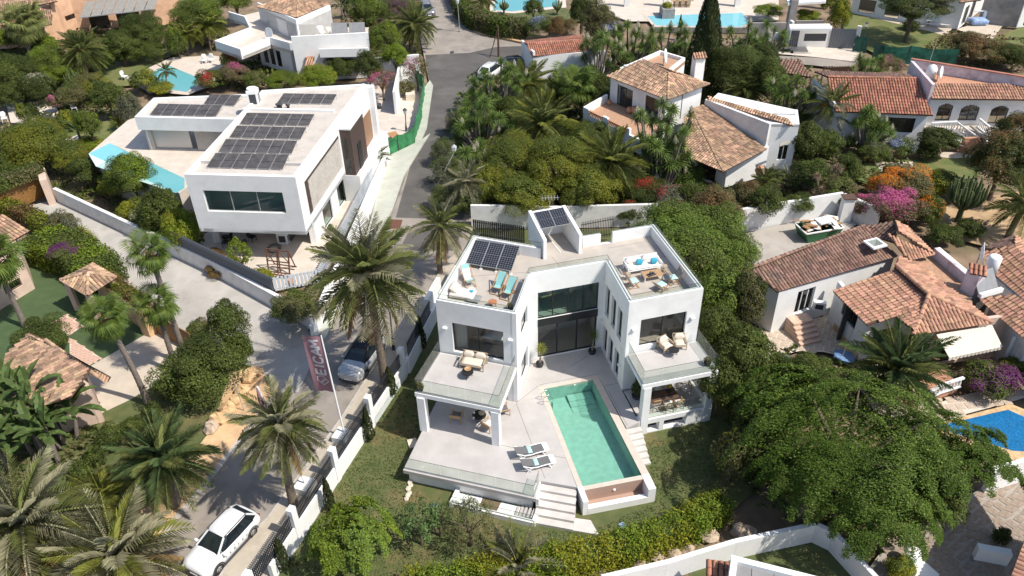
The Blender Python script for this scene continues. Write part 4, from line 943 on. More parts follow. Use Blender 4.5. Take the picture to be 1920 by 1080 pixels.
def rtable(px,py,z,r,h,m,label,leg='black',name='side_table'):
    t=thing(name,label,'table',at(px,py,z)); MB().m(m).disc((0,0,h-.03),r,24,.03).build('tabletop',t)
    for k in range(3): a=k*2.09+.3; MB().m(leg).bar((math.cos(a)*r*.8,math.sin(a)*r*.8,0),(math.cos(a)*r*.45,math.sin(a)*r*.45,h-.03),.03).build('leg',t)
    return t
rtable(924,576,6.15,.26,.42,'copper','round copper side table at the front edge of the left roof')
rtable(1262,667,3.03,.32,.48,'black','round black side table between the two wicker armchairs')
t=rtable(877,707,3.03,.36,.42,'black','round black coffee table before the balcony loveseat',name='coffee_table')
b_=MB().m('teak'); b_.lathe([(.02,0),(.12,.01),(.20,.06),(.21,.09),(.18,.07),(.02,.03)],(0,0,0)); o=b_.build('bowl'); o.location=at(877,693,3.46); tag(o,'shallow wooden bowl on the black balcony coffee table','bowl')
rtable(899,787,0.0,.42,.42,'black','round black coffee table under the left balcony',name='coffee_table')
pt=MB().m('rope'); pt.lathe([(.02,0),(.16,.0),(.2,.12),(.12,.16),(.02,.14)],(0,0,0)); o=pt.build('dried_flower_bowl'); o.location=at(903,776,.43); tag(o,'woven bowl of dried flowers on the shaded coffee table','bowl')
for k,(dx,dy) in enumerate(((-12,-4),(-13,6),(8,-9))): q=MB().m('whiteclean').lathe([(.02,0),(.05,0),(.06,.1),(.05,.1),(.02,.02)],(0,0,0),10); o=q.build('cup'); o.location=at(901+dx,779+dy,.43); tag(o,('white cup at the upper left of the flower bowl on the shaded table','white cup at the lower left rim of the shaded table','white cup right of the flower bowl on the shaded table')[k],'cup','white cups on the coffee table')
def sofa(px,py,z,rz,w,label,frame='rope',seat='offwhite',nseat=2,name='loveseat',cat='sofa',wood=False,d=.8):
    s=thing(name,label,cat,at(px,py,z),rz); f=MB().m(frame)
    for sx in (-1,1):
        f.bar((sx*w/2,-d/2,0),(sx*w/2,-d/2+.04,.58),.05); f.bar((sx*w/2,d/2-.02,0),(sx*w/2,d/2+.06,.75),.05); f.bar((sx*w/2,-d/2,.58),(sx*w/2,d/2,.60),.06)
        for k in range(6): y=-d/2+d*(k+1)/7; f.bar((sx*w/2,y,.3),(sx*w/2,y,.58),.018)
    f.bar((-w/2,d/2+.05,.74),(w/2,d/2+.05,.74),.05); f.bar((-w/2,d/2,.32),(w/2,d/2,.32),.05); f.bar((-w/2,-d/2,.30),(w/2,-d/2,.30),.05)
    for k in range(int(w/.09)): x=-w/2+.09*(k+.5); f.bar((x,d/2+.02,.32),(x,d/2+.06,.74),.02)
    f.box((0,0,.28),(w-.05,d-.06,.05)); f.build('frame',s)
    for k in range(nseat):
        x=-w/2+w*(k+.5)/nseat
        MB().m(seat).cushion((x,d/2-.12,.62),(w/nseat-.08,.20,.46),mx=Matrix.Rotation(-.22,3,'X')).build('back_cushion',s)
    MB().m(seat).cushion((0,-.05,.39),(w-.1,d-.12,.16),b=.6).build('seat_cushion',s); return s
sofa(888,686,3.03,-.28,1.45,'cream cushioned rope loveseat on the left balcony','rope','cream')
sofa(1204,505,6.15,.24,2.2,'long white outdoor sofa with pale frame on the right roof terrace','whiteclean','offwhite',2,'outdoor_sofa',d=.85)
for (px,py),lb in (((1199,491),'bright blue throw cushion leaning in the middle of the white roof sofa'),((1226,489),'bright blue throw cushion at the right end of the white roof sofa')):
    q=MB().m('bluecloth').cushion((0,0,0),(.42,.14,.40),mx=Matrix.Rotation(-.3,3,'X')); o=q.build('throw_cushion'); o.location=at(px,py,6.15+.66); o.rotation_euler.z=.24; tag(o,lb,'cushion')
def slat_table(px,py,z,rz,w,d,h,label,m='teak',leg='whiteclean'):
    t=thing('coffee_table',label,'table',at(px,py,z),rz)
    n=int(d/.1)
    for k in range(n): MB().m(m).box((0,-d/2+d*(k+.5)/n,h),(w,d/n-.012,.03)).build('slat',t)
    fr_=MB().m(leg)
    for sx in (-1,1):
        fr_.bar((sx*(w/2-.02),-d/2,h-.04),(sx*(w/2-.02),d/2,h-.04),.04)
        for sy in (-1,1): MB().m(leg).bar((sx*(w/2-.04),sy*(d/2-.04),0),(sx*(w/2-.04),sy*(d/2-.04),h-.02),.045).build('leg',t)
    fr_.build('frame',t); return t
slat_table(1222,522,6.15,.24,1.25,.72,.38,'slatted teak coffee table before the white roof sofa')
q=MB().m('charcoal'); q.box((0,0,.02),(.55,.3,.03)); q.lathe([(.01,0),(.05,0),(.05,.16),(.02,.24),(.01,.25)],(-.1,0,.035),10); q.lathe([(.01,0),(.06,0),(.04,.12),(.01,.12)],(.12,.03,.035),10); o=q.build('serving_tray'); o.location=at(1221,515,6.15+.40); o.rotation_euler.z=.5; tag(o,'dark tray with a bottle on the teak roof table','tray')
def lantern(px,py,z,label,h=.48):
    r_=thing('lantern',label,'lantern',at(px,py,z),.2,'lanterns beside the roof sofa'); f=MB().m('rope')
    for sx in (-1,1):
        for sy in (-1,1): f.bar((sx*.12,sy*.12,0),(sx*.10,sy*.10,h),.025)
    for z_ in (.02,h*.5,h): f.box((0,0,z_),(.26,.26,.025))
    f.build('frame',r_); MB().m('whiteclean').lathe([(.01,.03),(.06,.03),(.06,.2),(.01,.2)],(0,0,0),10).build('candle',r_)
lantern(1177,524,6.15,'woven lantern on the floor at the left end of the roof sofa'); lantern(1246,510,6.15,'wire lantern on the floor at the right end of the roof sofa')
# covered lounge chair and small table on the left roof
r_=thing('covered_lounge_chair','white lounge chair under a rumpled pale cover by the left parapet','lounge chair',at(868,556,6.15),-.3)
c=MB().m('offwhite'); c.cushion((0,0,.22),(1.5,.8,.44),b=.5); c.build('seat',r_); c=MB().m('cream'); c.cushion((-.5,.05,.55),(.55,.75,.3),mx=Matrix.Rotation(.6,3,'Y')); c.build('backrest',r_); c=MB().m('greypanel'); c.cushion((.75,-.15,.12),(.8,.7,.12)); c.build('cover_flap',r_)
t=rtable(885,553,6.15,.2,.45,'whiteclean','small white side table beside the covered lounge chair','whiteclean'); q=MB().m('bluecloth').cushion((0,0,0),(.22,.2,.06)); o=q.build('folded_towel'); o.location=at(884.5,545.5,6.15+.48); tag(o,'blue folded cloth on the small white roof table','towel')
q=MB().m('charcoal').box((0,0,.25),(.4,.4,.5),.24); o=q.build('planter'); o.location=at(1303,543,6.15); tag(o,'dark square planter in the right front corner of the roof','planter')
# wicker armchairs on the right balcony
for (px,py,a,lb) in ((1246,655,.55,'wicker armchair with cream cushions, nearer the court glass'),(1273,650,.05,'wicker armchair with cream cushions, nearer the hedge')):
    sofa(px,py,3.03,a,.72,lb,'rope','cream',1,'wicker_armchair','armchair',d=.7)
def lowchair(px,py,z,rz,label,m='sling'):
    r_=thing('lounge_chair',label,'lounge chair',at(px,py,z),rz,'wooden lounge chairs under the left balcony'); f=MB().m('teak')
    for s in (-1,1): f.bar((s*.32,-.35,0),(s*.32,-.35,.5),.04); f.bar((s*.32,.35,0),(s*.32,.3,.5),.04); f.bar((s*.32,-.38,.5),(s*.32,.38,.5),.05)
    f.box((0,.36,.55),(.68,.04,.34),mx=Matrix.Rotation(-.25,3,'X')); f.build('frame',r_); MB().m(m).cushion((0,0,.36),(.58,.62,.12)).build('seat',r_); MB().m(m).cushion((0,.28,.56),(.56,.10,.36),mx=Matrix.Rotation(-.25,3,'X')).build('backrest',r_)
lowchair(857,787,0,2.9,'wooden lounge chair with dark seat in the deep shade'); lowchair(917,803,0,2.5,'wooden lounge chair with white cushion half in the sun by the column','offwhite'); lowchair(943,775,0,1.9,'wooden lounge chair behind the right balcony column')
# dining set under the right balcony
t=thing('dining_table','dark topped dining table with white pedestal legs under the right balcony','table',at(1238,758,0),.24); MB().m('darkwood').box((0,0,.74),(2.0,.9,.05)).build('tabletop',t)
for x in (-.55,.55): MB().m('whiteclean').lathe([(.26,0),(.24,.04),(.07,.06),(.06,.7),(.15,.715)],(x,0,0),14).build('leg',t)
q=MB().m('yellow')
for k in range(24): q.ball((random.gauss(0,.1),random.gauss(0,.08),.06+random.random()*.14),.035,5)
q.m('leaf_mid')
for k in range(10): q.bar((0,0,0),(random.gauss(0,.1),random.gauss(0,.1),.18),.015)
o=q.build('flower_bunch'); o.location=at(1254,727,.77); tag(o,'bunch of yellow flowers on the dining table','flowers')
for k,(dx,dy) in enumerate(((-.6,.2),(0,-.25),(.55,.2),(.5,-.22))): q=MB().m('black').disc((0,0,0),.16,16,.015); o=q.build('place_mat'); p=at(1238,758,0); o.location=(p.x+dx*.97-dy*.24,p.y+dx*.24+dy*.97,.767); tag(o,'round dark place mat at the '+('far seat nearest the pool','near middle seat','far seat nearest the hedge','near seat toward the hedge')[k]+' of the dining table','place mat','place mats on the dining table')
def dchair(px,py,rz,label):
    r_=thing('dining_chair',label,'chair',at(px,py,0),rz,'wooden chairs round the dining table'); f=MB().m('teak')
    for s in (-1,1):
        f.bar((s*.24,-.24,0),(s*.22,-.22,.44),.04); f.bar((s*.24,.24,0),(s*.22,.24,.85),.04); f.bar((s*.26,-.24,.62),(s*.26,.24,.64),.035)
    for k in range(6): x=-.2+.08*k; f.bar((x,.24,.45),(x,.27,.82),.02)
    f.bar((-.24,.26,.83),(.24,.26,.83),.05); f.build('frame',r_); MB().m('offwhite').cushion((0,0,.46),(.46,.46,.06)).build('seat',r_)
dchair(1252,770,.24+3.14,'slat backed dining chair on the near side, under the middle of the table'); dchair(1271,764,.24+3.14,'slat backed dining chair on the near side, at the right'); dchair(1285,738,.24-1.6,'slat backed chair at the hedge end of the dining table'); dchair(1228,765,.24+3.14,'slat backed dining chair on the near side, closest to the left column'); dchair(1232,737,.24,'slat backed dining chair on the far side of the table')
# sun loungers
def lounger(px,py,z,rz,label):
    r_=thing('sun_lounger',label,'sun lounger',at(px,py,z),rz,'white sun loungers by the pool'); f=MB().m('plasticwhite')
    for s in (-1,1):
        f.tube([(-.95,s*.31,.62),(-.5,s*.32,.36),(-.1,s*.33,.30),(.4,s*.33,.34),(.85,s*.32,.30),(.97,s*.25,.30)],[.03,.035,.035,.035,.035,.03],8)
        f.tube([(.55,s*.32,.32),(.72,s*.33,.0)],.03,6); f.tube([(-.45,s*.32,.33),(-.78,s*.33,.0)],.03,6); f.tube([(-.45,s*.31,.05),(-.95,s*.3,.60)],.02,6)
    f.box((.85,0,.30),(.34,.62,.04)); f.build('frame',r_)
    s_=MB().m('sling'); s_.box((.3,0,.335),(.82,.58,.015)); s_.box((-.5,0,.475),(.98,.56,.015),mx=Matrix.Rotation(.30,3,'Y')); s_.build('sling',r_)
    MB().m('aquapale').cushion((-.12,0,.40),(.26,.52,.10)).build('pillow',r_); return r_
lounger(996,851,0,.30,'white sun lounger with grey sling, the one farther from the terrace edge'); lounger(1008,874,0,.28,'white sun lounger with grey sling, the one nearer the terrace edge')
o=MB().m('black').tube([(0,0,.02),(.05,.03,.04),(.12,.02,.03)],.03,6).build('sandals'); o.location=at(982,838,.35); tag(o,'pair of dark sandals at the head of the far lounger','sandals')
# potted palms in the court
def potplant(px,py,z,label,h=1.2,pot='black',r=.26,bend=0.7,ros='frond_bright',lean=.1):
    r_=thing('potted_plant',label,'potted plant',at(px,py,z)); MB().m(pot).lathe([(.05,0),(r*.8,0),(r,.16),(r*.95,.3),(r*.8,.28),(.02,.26)],(0,0,0),18).build('pot',r_)
    MB().m('soil').disc((0,0,.22),r*.8,14,.03).build('soil',r_); MB().m('palmgrey').tube([(0,0,.1),(lean*.4,0,.25+h*.5),(lean,.03,.25+h)],[.09,.05,.035],8).build('trunk',r_)
    o=link('leaf_rosette',rosette_mesh(ros,46,-.2,.03),r_); o.location=(lean,.03,.25+h); o.scale=(.55,.55,.6); o=link('leaf_rosette',rosette_mesh(ros,46,-.2,.03),r_); o.location=(lean*.6,-.05,.1+h); o.scale=(.42,.42,.45); return r_
potplant(1012,686,0,'yellow green potted dragon plant against the court glass, left side'); potplant(1110,662,0,'green potted dragon plant in the shaded right corner of the court',1.3,ros='blade_green')
for (px,py,z,r,h,m,lb) in ((788,731,3.03,.5,.35,'leaf_olive','small grassy plant in the left corner of the left balcony'),(1326,684,3.03,.5,.4,'leaf_olive','small trailing plant in a pot on the right balcony corner'),(957,580,6.15,.35,.3,'leaf_olive','low plant at the front corner of the left roof'),(1193,745,0,.7,1.2,'leaf_dark','tall leafy potted shrub beside the dining area column')):
    r_=thing('potted_plant',lb,'potted plant',at(px,py,z)); MB().m('charcoal').lathe([(.02,0),(r*.35,0),(r*.45,.22),(r*.38,.2),(.02,.18)],(0,0,0),12).build('pot',r_); o=crown_obj('foliage',r_,'bush',m,500,.14); o.location=(0,0,.2+h*.45); o.scale=(r*.55,r*.55,h*.6)
# a bed seen through the left upper window
bd=thing('bed','bed with white covers behind the left upper window','bed',at(920,655,3.03),-.3); MB().m('greypanel').box((0,0,.2),(1.5,1.9,.36)).build('bed_base',bd); MB().m('whiteclean').cushion((0,0,.46),(1.46,1.86,.2),b=.6).build('mattress',bd)
bd.location=(-.9+0,38.9,3.03)
# ------------------------------------------------------------------ boundary walls, fences, street things
def slat_fence(name,p0,p1,z0,z1,pitch,w,t,m,label,rail=True,z0b=None,z1b=None,lean=0.0,cat='fence',group=None):
    """upright slats, each a part, between two places"""
    p0=V3(p0); p1=V3(p1); d=Vector((p1.x-p0.x,p1.y-p0.y)); L=d.length; d /= L; ang=math.atan2(d.y,d.x); n=int(L/pitch); r_=thing(name,label,cat,(p0.x,p0.y,z0),ang,group)
    z0b=z0 if z0b is None else z0b; z1b=z1 if z1b is None else z1b
    q=MB().m(m); q.box((0,0,0.5),(w,t,1.0)); me=q.data('slat')
    for k in range(n):
        f=(k+.5)/n; a=z0+(z0b-z0)*f; b=z1+(z1b-z1)*f; o=link('slat',me,r_); o.location=(L*f,0,a-z0); o.scale=(1,1,b-a); o.rotation_euler=(0,0,lean)
    if rail:
        rb=MB().m(m)
        for h in (0.12,0.85): rb.bar((0,.03,(z1-z0)*h),(L,.03,(z0b-z0)+(z1b-z0b)*h),0.05,0.04)
        rb.build('rail',r_)
    return r_
def thickwall(name,p0,p1,z0,z1,t,m,label,cat='wall',cap=None):
    mb=MB().m(m); wall(mb,p0,p1,z0,z1,t)
    o=mb.build(name); return tag(o,label,cat)
GW0,GW1=P(766,701,-1.1),P(516,1088,-1.1); gd=(GW1-GW0).normalized(); gn=Vector((-gd.y,gd.x,0))
if gn.x > 0: gn=-gn          # towards the street
o=MB().m('white'); o.prism([tuple(GW0)[:2],tuple(GW1)[:2],tuple(GW1+gn*.25)[:2],tuple(GW0+gn*.25)[:2]],-1.3,0.12); gw=thing('garden_wall','long white garden wall between the villa lawn and the street pavement','wall'); o.build('wall',gw)
for px,py in ((757,655),(703,747),(633,845),(549,955),(472,1078)):
    p=P(px,py,1.45); q=GW0+gd*((p-GW0).dot(gd))+gn*.13; MB().m('white').box((q.x,q.y,0.1),(.42,.34,2.75),math.atan2(gd.y,gd.x)).build('pillar',gw)
    gw.children[-1]
ts=[0]+[((P(px,py,1.45)-GW0).dot(gd)) for px,py in ((757,655),(703,747),(633,845),(549,955),(472,1078))]
lbs=['black slat fence at the top of the garden wall, by the palm trunk','black slat fence between the first two white pillars below the silver car','black slat fence beside the flagpole blocks','black slat fence beside the shadow of the street palm','black slat fence beside the parked white car']
for k in range(1,5):
    a=GW0+gd*(max(ts[k],0)+.25)+gn*.13; b=GW0+gd*(ts[k+1]-.25)+gn*.13; slat_fence('slat_fence',a,b,0.12,1.22,0.115,0.075,0.03,'fenceblack',lbs[k],lean=.35,group='black slat fences on the garden wall')
UP0,UP1=P(795,640,-1.1),P(766,701,-1.1)
o=MB().m('white'); e0=P(856,520,-0.9); o.bar((e0.x,e0.y,-.4),(GW0.x,GW0.y,-.4),.25,1.3); tag(o.build('garden_wall'),'white garden wall running up beside the left wing of the villa','wall')
slat_fence('slat_fence',(GW0.x+(e0.x-GW0.x)*.45,GW0.y+(e0.y-GW0.y)*.45,0),GW0-gd*.2,0.25,1.4,0.115,0.075,0.03,'fenceblack','black slat fence in shade between the street palm and the villa',lean=.35,group='black slat fences on the garden wall')
o=MB().m('white'); a=P(822,520,1.3); b=P(798,562,1.3); o.bar((a.x,a.y,.1),(b.x,b.y,.1),.3,2.4); tag(o.build('boundary_wall'),'tall white wall end beside the left roof parapet','wall')
# fence and neighbour wall behind the villa
a,b=P(888,448,-0.9),P(984,462,-0.9); slat_fence('slat_fence',a,b,-0.6,1.0,.16,.12,.03,'fenceblack','black slat fence behind the left roof terrace',group='black slat fences behind the villa')
a,b=P(1088,460,-0.9),P(1150,448,-0.9); slat_fence('slat_fence',a,b,-0.6,1.3,.14,.04,.03,'fenceblack','black bar fence seen through the gap in the back parapet',group='black slat fences behind the villa')
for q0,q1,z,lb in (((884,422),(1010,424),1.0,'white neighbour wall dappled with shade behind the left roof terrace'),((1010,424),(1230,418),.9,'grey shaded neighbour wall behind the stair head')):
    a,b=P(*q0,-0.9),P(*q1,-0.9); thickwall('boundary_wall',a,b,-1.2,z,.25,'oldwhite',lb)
# retaining wall and pale fence round the modern house
rw=[P(108,378,-1.0),P(270,455,-1.0),P(400,515,-1.0),P(575,612,-1.0)]
rwt=thing('retaining_wall','long white retaining wall along the concrete lane','wall')
for k,(a,b) in enumerate(zip(rw[:-1],rw[1:])): wall(MB().m('oldwhite'),a,b,-1.3,.35,.3).build('wall',rwt)
c0=rw[3]; c1=P(592,634,-1.0); wall(MB().m('white'),c0,c1,-1.3,.2,.3).build('wall',rwt); wall(MB().m('white'),c1,P(640,535,-.9),-1.3,.1,.3).build('wall',rwt)
fl=[P(320,452,.35),P(515,545,.35),P(600,530,.3),P(632,470,.3),P(700,335,.3)]
for k,(lb,m) in enumerate((('dark backed slat fence on the retaining wall along the lane','fencedark'),('curved corner run of pale slat fence above the oleander bush','fencegrey'),('pale slat fence turning uphill beside the rusty rack','fencegrey'),('pale slat fence running up the pavement past the ladder','fencegrey'))):
    slat_fence('slat_fence',fl[k],fl[k+1],.3,1.5,.26,.17,.04,m,lb,lean=.6 if k == 0 else .25,group='slat fences of the modern house')
o=MB().m('white'); a,b=P(606,590,-.9),P(730,300,-.9); o.bar((a.x,a.y,-.3),(b.x,b.y,-.3),.3,1.3); tag(o.build('boundary_wall'),'low white wall under the pale fence along the upper pavement','wall')
o=MB().m('white'); a,b=P(640,540,-.9),P(716,330,-.9); wall(o,b,a,-1.2,.3,.2); tag(o.build('boundary_wall'),'white parapet wall below the ladder of the modern house','wall')
# -- cars
def car(loc,ang,label,body='carwhite',roof='carwhite',L=4.3,W=1.80,Hh=1.55,letters=None,glassr=False):
    r_=thing('car',label,'car',loc,ang); k=L/4.3
    sec=[(2.17,.58,.34,.70),(2.10,.76,.26,.86),(1.85,.88,.22,.95),(1.0,.90,.20,1.02),(.3,.90,.20,1.02),(-1.2,.91,.20,1.05),(-1.75,.90,.24,1.06),(-2.05,.84,.30,1.02),(-2.17,.70,.38,.86)]
    b=MB().m(body); vs=[]; n=12
    for x,w,zb,zt in sec:
        h=zt-zb; ring=[(w*.80,zb),(w*.97,zb+.10),(w,zb+h*.45),(w*.985,zb+h*.75),(w*.90,zt-.02),(w*.5,zt+.02)]
        vs += [(x*k,y,z) for y,z in ring]+[(x*k,-y,z) for y,z in ring[::-1]]
    fs=[(i*n+j,i*n+(j+1) % n,(i+1)*n+(j+1) % n,(i+1)*n+j) for i in range(len(sec)-1) for j in range(n)]
    b.mesh(vs,fs,True); b.mesh(vs[:n],[tuple(range(n))]); b.mesh(vs[-n:],[tuple(range(n-1,-1,-1))])
    # cabin: base ring and roof ring
    base=[(1.02,.74),(.55,.84),(-.5,.86),(-1.6,.84),(-2.0,.74)]; top=[(.22,.54),(.0,.60),(-.5,.62),(-1.2,.60),(-1.50,.52)]; zb_,zt_=1.0,Hh-.05
    B_=[(x*k,y,zb_) for x,y in base]+[(x*k,-y,zb_) for x,y in base[::-1]]; T_=[(x*k,y,zt_-(.05 if i in (0,4) else 0)) for i,(x,y) in enumerate(top)]+[(x*k,-y,zt_-(.05 if i in (0,4) else 0)) for i,(x,y) in enumerate(top[::-1])]
    b.m('blackgloss'); b.mesh(B_+T_,[(i,(i+1) % 10,10+(i+1) % 10,10+i) for i in range(10)]); b.m(roof if roof == body else 'blackgloss')
    for i in (0,9,4,5): b.bar(Vector(B_[i]),Vector(T_[i]),.09,.07)
    b.m(body); b.build('body',r_)
    rf=MB().m(roof); C2=[(p[0]*.96-.02,p[1]*.86,Hh) for p in T_]; rf.mesh(T_+C2,[(i,(i+1) % 10,10+(i+1) % 10,10+i) for i in range(10)]+[tuple(range(10,20))],True); rf.build('roof',r_)
    def pane(q,name,ins=.07):
        q=[Vector(p) for p in q]; c=sum(q,Vector())/len(q); nrm=(q[1]-q[0]).cross(q[2]-q[1]).normalized()
        if nrm.dot(c-Vector((-.4,0,1.0))) < 0: nrm=-nrm
        v=[c+(p-c)*(1-ins)+nrm*.012 for p in q]; MB().m('carglass').face(*v).build(name,r_)
    pane([B_[0],B_[9],T_[9],T_[0]],'windscreen',.05); pane([B_[4],B_[5],T_[5],T_[4]],'rear_window',.1)
    for s_ in (0,1):
        for i in (0,1,2,3):
            a,c=(i,i+1) if not s_ else (9-i,8-i); pane([B_[a],B_[c],T_[c],T_[a]],'side_window',.09 if i in (1,2) else .16)
    for sx in (1.30,-1.32):
        for sy in (1,-1):
            w=link('wheel',None,r_); w.location=(sx*k,sy*.80,.33); ty=MB().m('tyre'); ty.lathe([(.19,-.11),(.30,-.11),(.33,-.07),(.33,.07),(.30,.11),(.19,.11)],(0,0,0),22); o=ty.build('tyre',w); o.rotation_euler.x=R(90)
            rm=MB().m('rim'); rm.lathe([(.01,.06),(.07,.08)],(0,0,0),12); rm.lathe([(.185,-.1),(.205,.1)],(0,0,0),22)
            for j in range(5): a=j*2*math.pi/5; rm.bar((0,0,.075),(math.cos(a)*.195,math.sin(a)*.195,.085),.06,.03)
            rm.m('black').disc((0,0,-.02),.185,16,.02); o=rm.build('rim',w); o.rotation_euler.x=R(-90*sy)
            ar=MB().m('charcoal'); 
            for j in range(9):
                a0=math.pi*j/9; a1=math.pi*(j+1)/9; ar.bar((sx*k+math.cos(a0)*.38,sy*.885,.33+math.sin(a0)*.38),(sx*k+math.cos(a1)*.38,sy*.885,.33+math.sin(a1)*.38),.06,.09,up=(0,1,0))
            ar.build('wheel_arch',r_)
    for s_ in (1,-1):
        MB().m('lamplens').box((2.0*k,s_*.62,.70),(.22,.30,.10),s_*-.5).build('headlight',r_); MB().m('redlens').box((-2.06*k,s_*.68,.88),(.12,.24,.12),s_*.4).build('tail_light',r_)
        mi=MB().m(body); mi.cushion((.78*k,s_*.99,1.02),(.16,.24,.16)); mi.build('mirror',r_); MB().m('charcoal').bar((1.0*k,s_*.895,.27),(-1.0*k,s_*.895,.27),.08,.14).build('sill',r_); MB().m('charcoal').bar((.2*k,s_*.60,Hh+.02),(-1.45*k,s_*.57,Hh+.02),.04,.035).build('roof_rail',r_)
    MB().m('black').box((2.12*k,0,.50),(.10,.95,.20)).build('grille',r_); MB().m('charcoal').box((2.08*k,0,.30),(.22,1.35,.12)).build('bumper',r_); MB().m('whiteclean').box((2.185*k,0,.44),(.02,.5,.11)).build('number_plate',r_)
    for s_ in (1,-1):
        hl=MB().m('charcoal'); hl.bar((.0,s_*.908,.45),(.0,s_*.885,.95),.012); hl.bar((-.95*k,s_*.908,.45),(-.95*k,s_*.885,.95),.012); hl.build('door_seam',r_)
    if letters:
        for i,ch in enumerate(letters):
            cu=bpy.data.curves.new('letter','FONT'); cu.body=ch; cu.size=.20; cu.extrude=.002; cu.materials.append(M['charcoal']); t_o=bpy.data.objects.new('letter',cu); COL.objects.link(t_o); me=bpy.data.meshes.new_from_object(t_o); bpy.data.objects.remove(t_o); me.materials.clear(); me.materials.append(M['charcoal']); o=link('letter',me,r_); o.location=(.72-.30*i,.922,.60); o.rotation_euler=(R(88),0,R(180))
    return r_
f_,r__=P(411,1074,-1.0),P(475,1004,-1.0); h_=(f_-r__).normalized(); lf=Vector((-h_.y,h_.x,0)); mid=(f_+r__)/2-lf*.80
car((mid.x,mid.y,-1.01),math.atan2(h_.y,h_.x),'white compact car with lettering along its door, parked by the black fence','carwhite','carwhite',4.15,letters='SEEFZS')
f_=P(686,708,-1.0); h_=(P(682,722,-1)-P(745,625,-1)).normalized(); lf=Vector((-h_.y,h_.x,0)); mid=f_-h_*1.3-lf*.80
car((mid.x,mid.y,-1.01),math.atan2(h_.y,h_.x),'silver car with black roof parked in the shade of the street palm','carsilver','blackgloss',4.35)
p=P(801,26,-1.0); car((p.x,p.y,-1.0),R(-75),'grey estate car parked at the far end of the street','cargrey','cargrey',4.3)
p=P(922,141,-1.0); car((p.x,p.y,-1.0),R(62),'white car half hidden behind the flowering yuccas at the corner','carwhite','carwhite',4.2)
p=P(972,130,-1.0); car((p.x,p.y,-1.0),R(10),'dark car parked against the end of the tiled garage','charcoal','blackgloss',4.2)
# -- flags on white poles
fb=P(645,811,-.55); fh=8.3
fp=thing('banner_flag','maroon banner flag with white lettering on a leaning white pole','flag',fb)
t_=P(601,626,fb.z+7.75); lean=Vector((t_.x-fb.x,t_.y-fb.y,7.75)); MB().m('whiteclean').tube([(0,0,0),lean*.5,lean],[.06,.055,.04],10).build('pole',fp); MB().m('charcoal').ball(tuple(lean),.07,6).build('finial',fp)
tb=P(623,729,fb.z+lean.z*.42)
b_tr=Vector(tuple(lean))*.985; b_br=Vector(tuple(lean))*.43
q1=P(565,631,fb.z+lean.z*.985)-fb; q2=P(592,730,fb.z+lean.z*.40)-fb
fl_=MB().m('flag'); nx,ny=8,14; gv=[]
def flagpt(u,v,k=0.0):
    a=b_tr*(1-v)+b_br*v; b=q1*(1-v)+q2*v; p=a*(1-u)+b*u; return p+fnrm*(0.10*math.sin(u*5+v*3)*u+k)
fnrm=(q1-b_tr).cross(b_br-b_tr).normalized()
if fnrm.y > 0: fnrm=-fnrm
for i in range(ny+1):
    for j in range(nx+1): gv.append(flagpt(.04+.96*j/nx,i/ny))
fl_.mesh(gv,[(i*(nx+1)+j,i*(nx+1)+j+1,(i+1)*(nx+1)+j+1,(i+1)*(nx+1)+j) for i in range(ny) for j in range(nx)],True)
fl_.build('banner',fp); MB().m('charcoal').bar(b_tr,q1,.035).build('top_bar',fp)
def stroke(name,pts,w,m='flagprint',closed=False):
    q=MB().m(m); seg=list(zip(pts[:-1],pts[1:]))
    for (a,b),(c,d) in seg:
        n_=4; L_=math.hypot((c-a)*1.35,(d-b)*4.4) or 1; nx_,ny_=-(d-b)*4.4/L_,(c-a)*1.35/L_
        for k in range(n_):
            t0,t1=k/n_-(.02 if k == 0 else 0),(k+1)/n_+(.02 if k == n_-1 else 0); P0=(a+(c-a)*t0,b+(d-b)*t0); P1=(a+(c-a)*t1,b+(d-b)*t1)
            ox,oy=nx_*w/2/1.35,ny_*w/2/4.4
            q.face(flagpt(P0[0]-ox,P0[1]-oy,.02),flagpt(P1[0]-ox,P1[1]-oy,.02),flagpt(P1[0]+ox,P1[1]+oy,.02),flagpt(P0[0]+ox,P0[1]+oy,.02))
    q.build(name,fp)
# letters run up the banner; u across (0 pole side), v down. Letter box: across u .28 (foot) .. .72 (head)
lu,hu=.22,.70
def glyph(ch,v0,v1):
    vm=(v0+v1)/2; X=lambda t: lu+(hu-lu)*t
    S={'E': [[(X(1),v0),(X(1),v1),(X(0),v1),(X(0),v0)],[(X(.5),v1),(X(.5),v0+.015)]],'I': [[(X(0),vm),(X(1),vm)]],
         'C': [[(X(.72),v0),(X(.95),v0+.02),(X(1),vm),(X(.9),v1-.01),(X(.5),v1),(X(.1),v1-.01),(X(0),vm),(X(.05),v0+.02),(X(.28),v0)]],
         'A': [[(X(0),v1),(X(1),vm),(X(0),v0)],[(X(.3),v1-.025),(X(.3),v0+.025)]],'M': [[(X(0),v1),(X(1),v1),(X(.25),vm),(X(1),v0),(X(0),v0)]]}[ch]
    for s_ in S: stroke('letter',s_,.155)
for ch,v0,v1 in (('M',.075,.19),('A',.215,.33),('C',.365,.475),('I',.505,.555),('E',.585,.68)): glyph(ch,v0,v1)
stroke('logo',[(.16,.80),(.44,.715),(.72,.735),(.74,.80),(.46,.885),(.16,.80)],.06); stroke('logo',[(.28,.765),(.52,.84)],.05); stroke('logo',[(.40,.775),(.60,.84)],.05)
for k in range(4): stroke('small_print',[(.22+.0,.915+.017*k),(.74,.905+.017*k)],.035,'flagline')
def block(px,py,lb,z=-.88):
    p=P(px,py,z); tag(MB().m('whiteclean').box((p.x,p.y,z+.2),(.95,.95,.45),math.atan2(gd.y,gd.x)).build('flag_block'),lb,'block')
block(643,822,'white concrete block holding the banner pole'); block(573,916,'white concrete block beside the shaded pavement, under the grey palm')
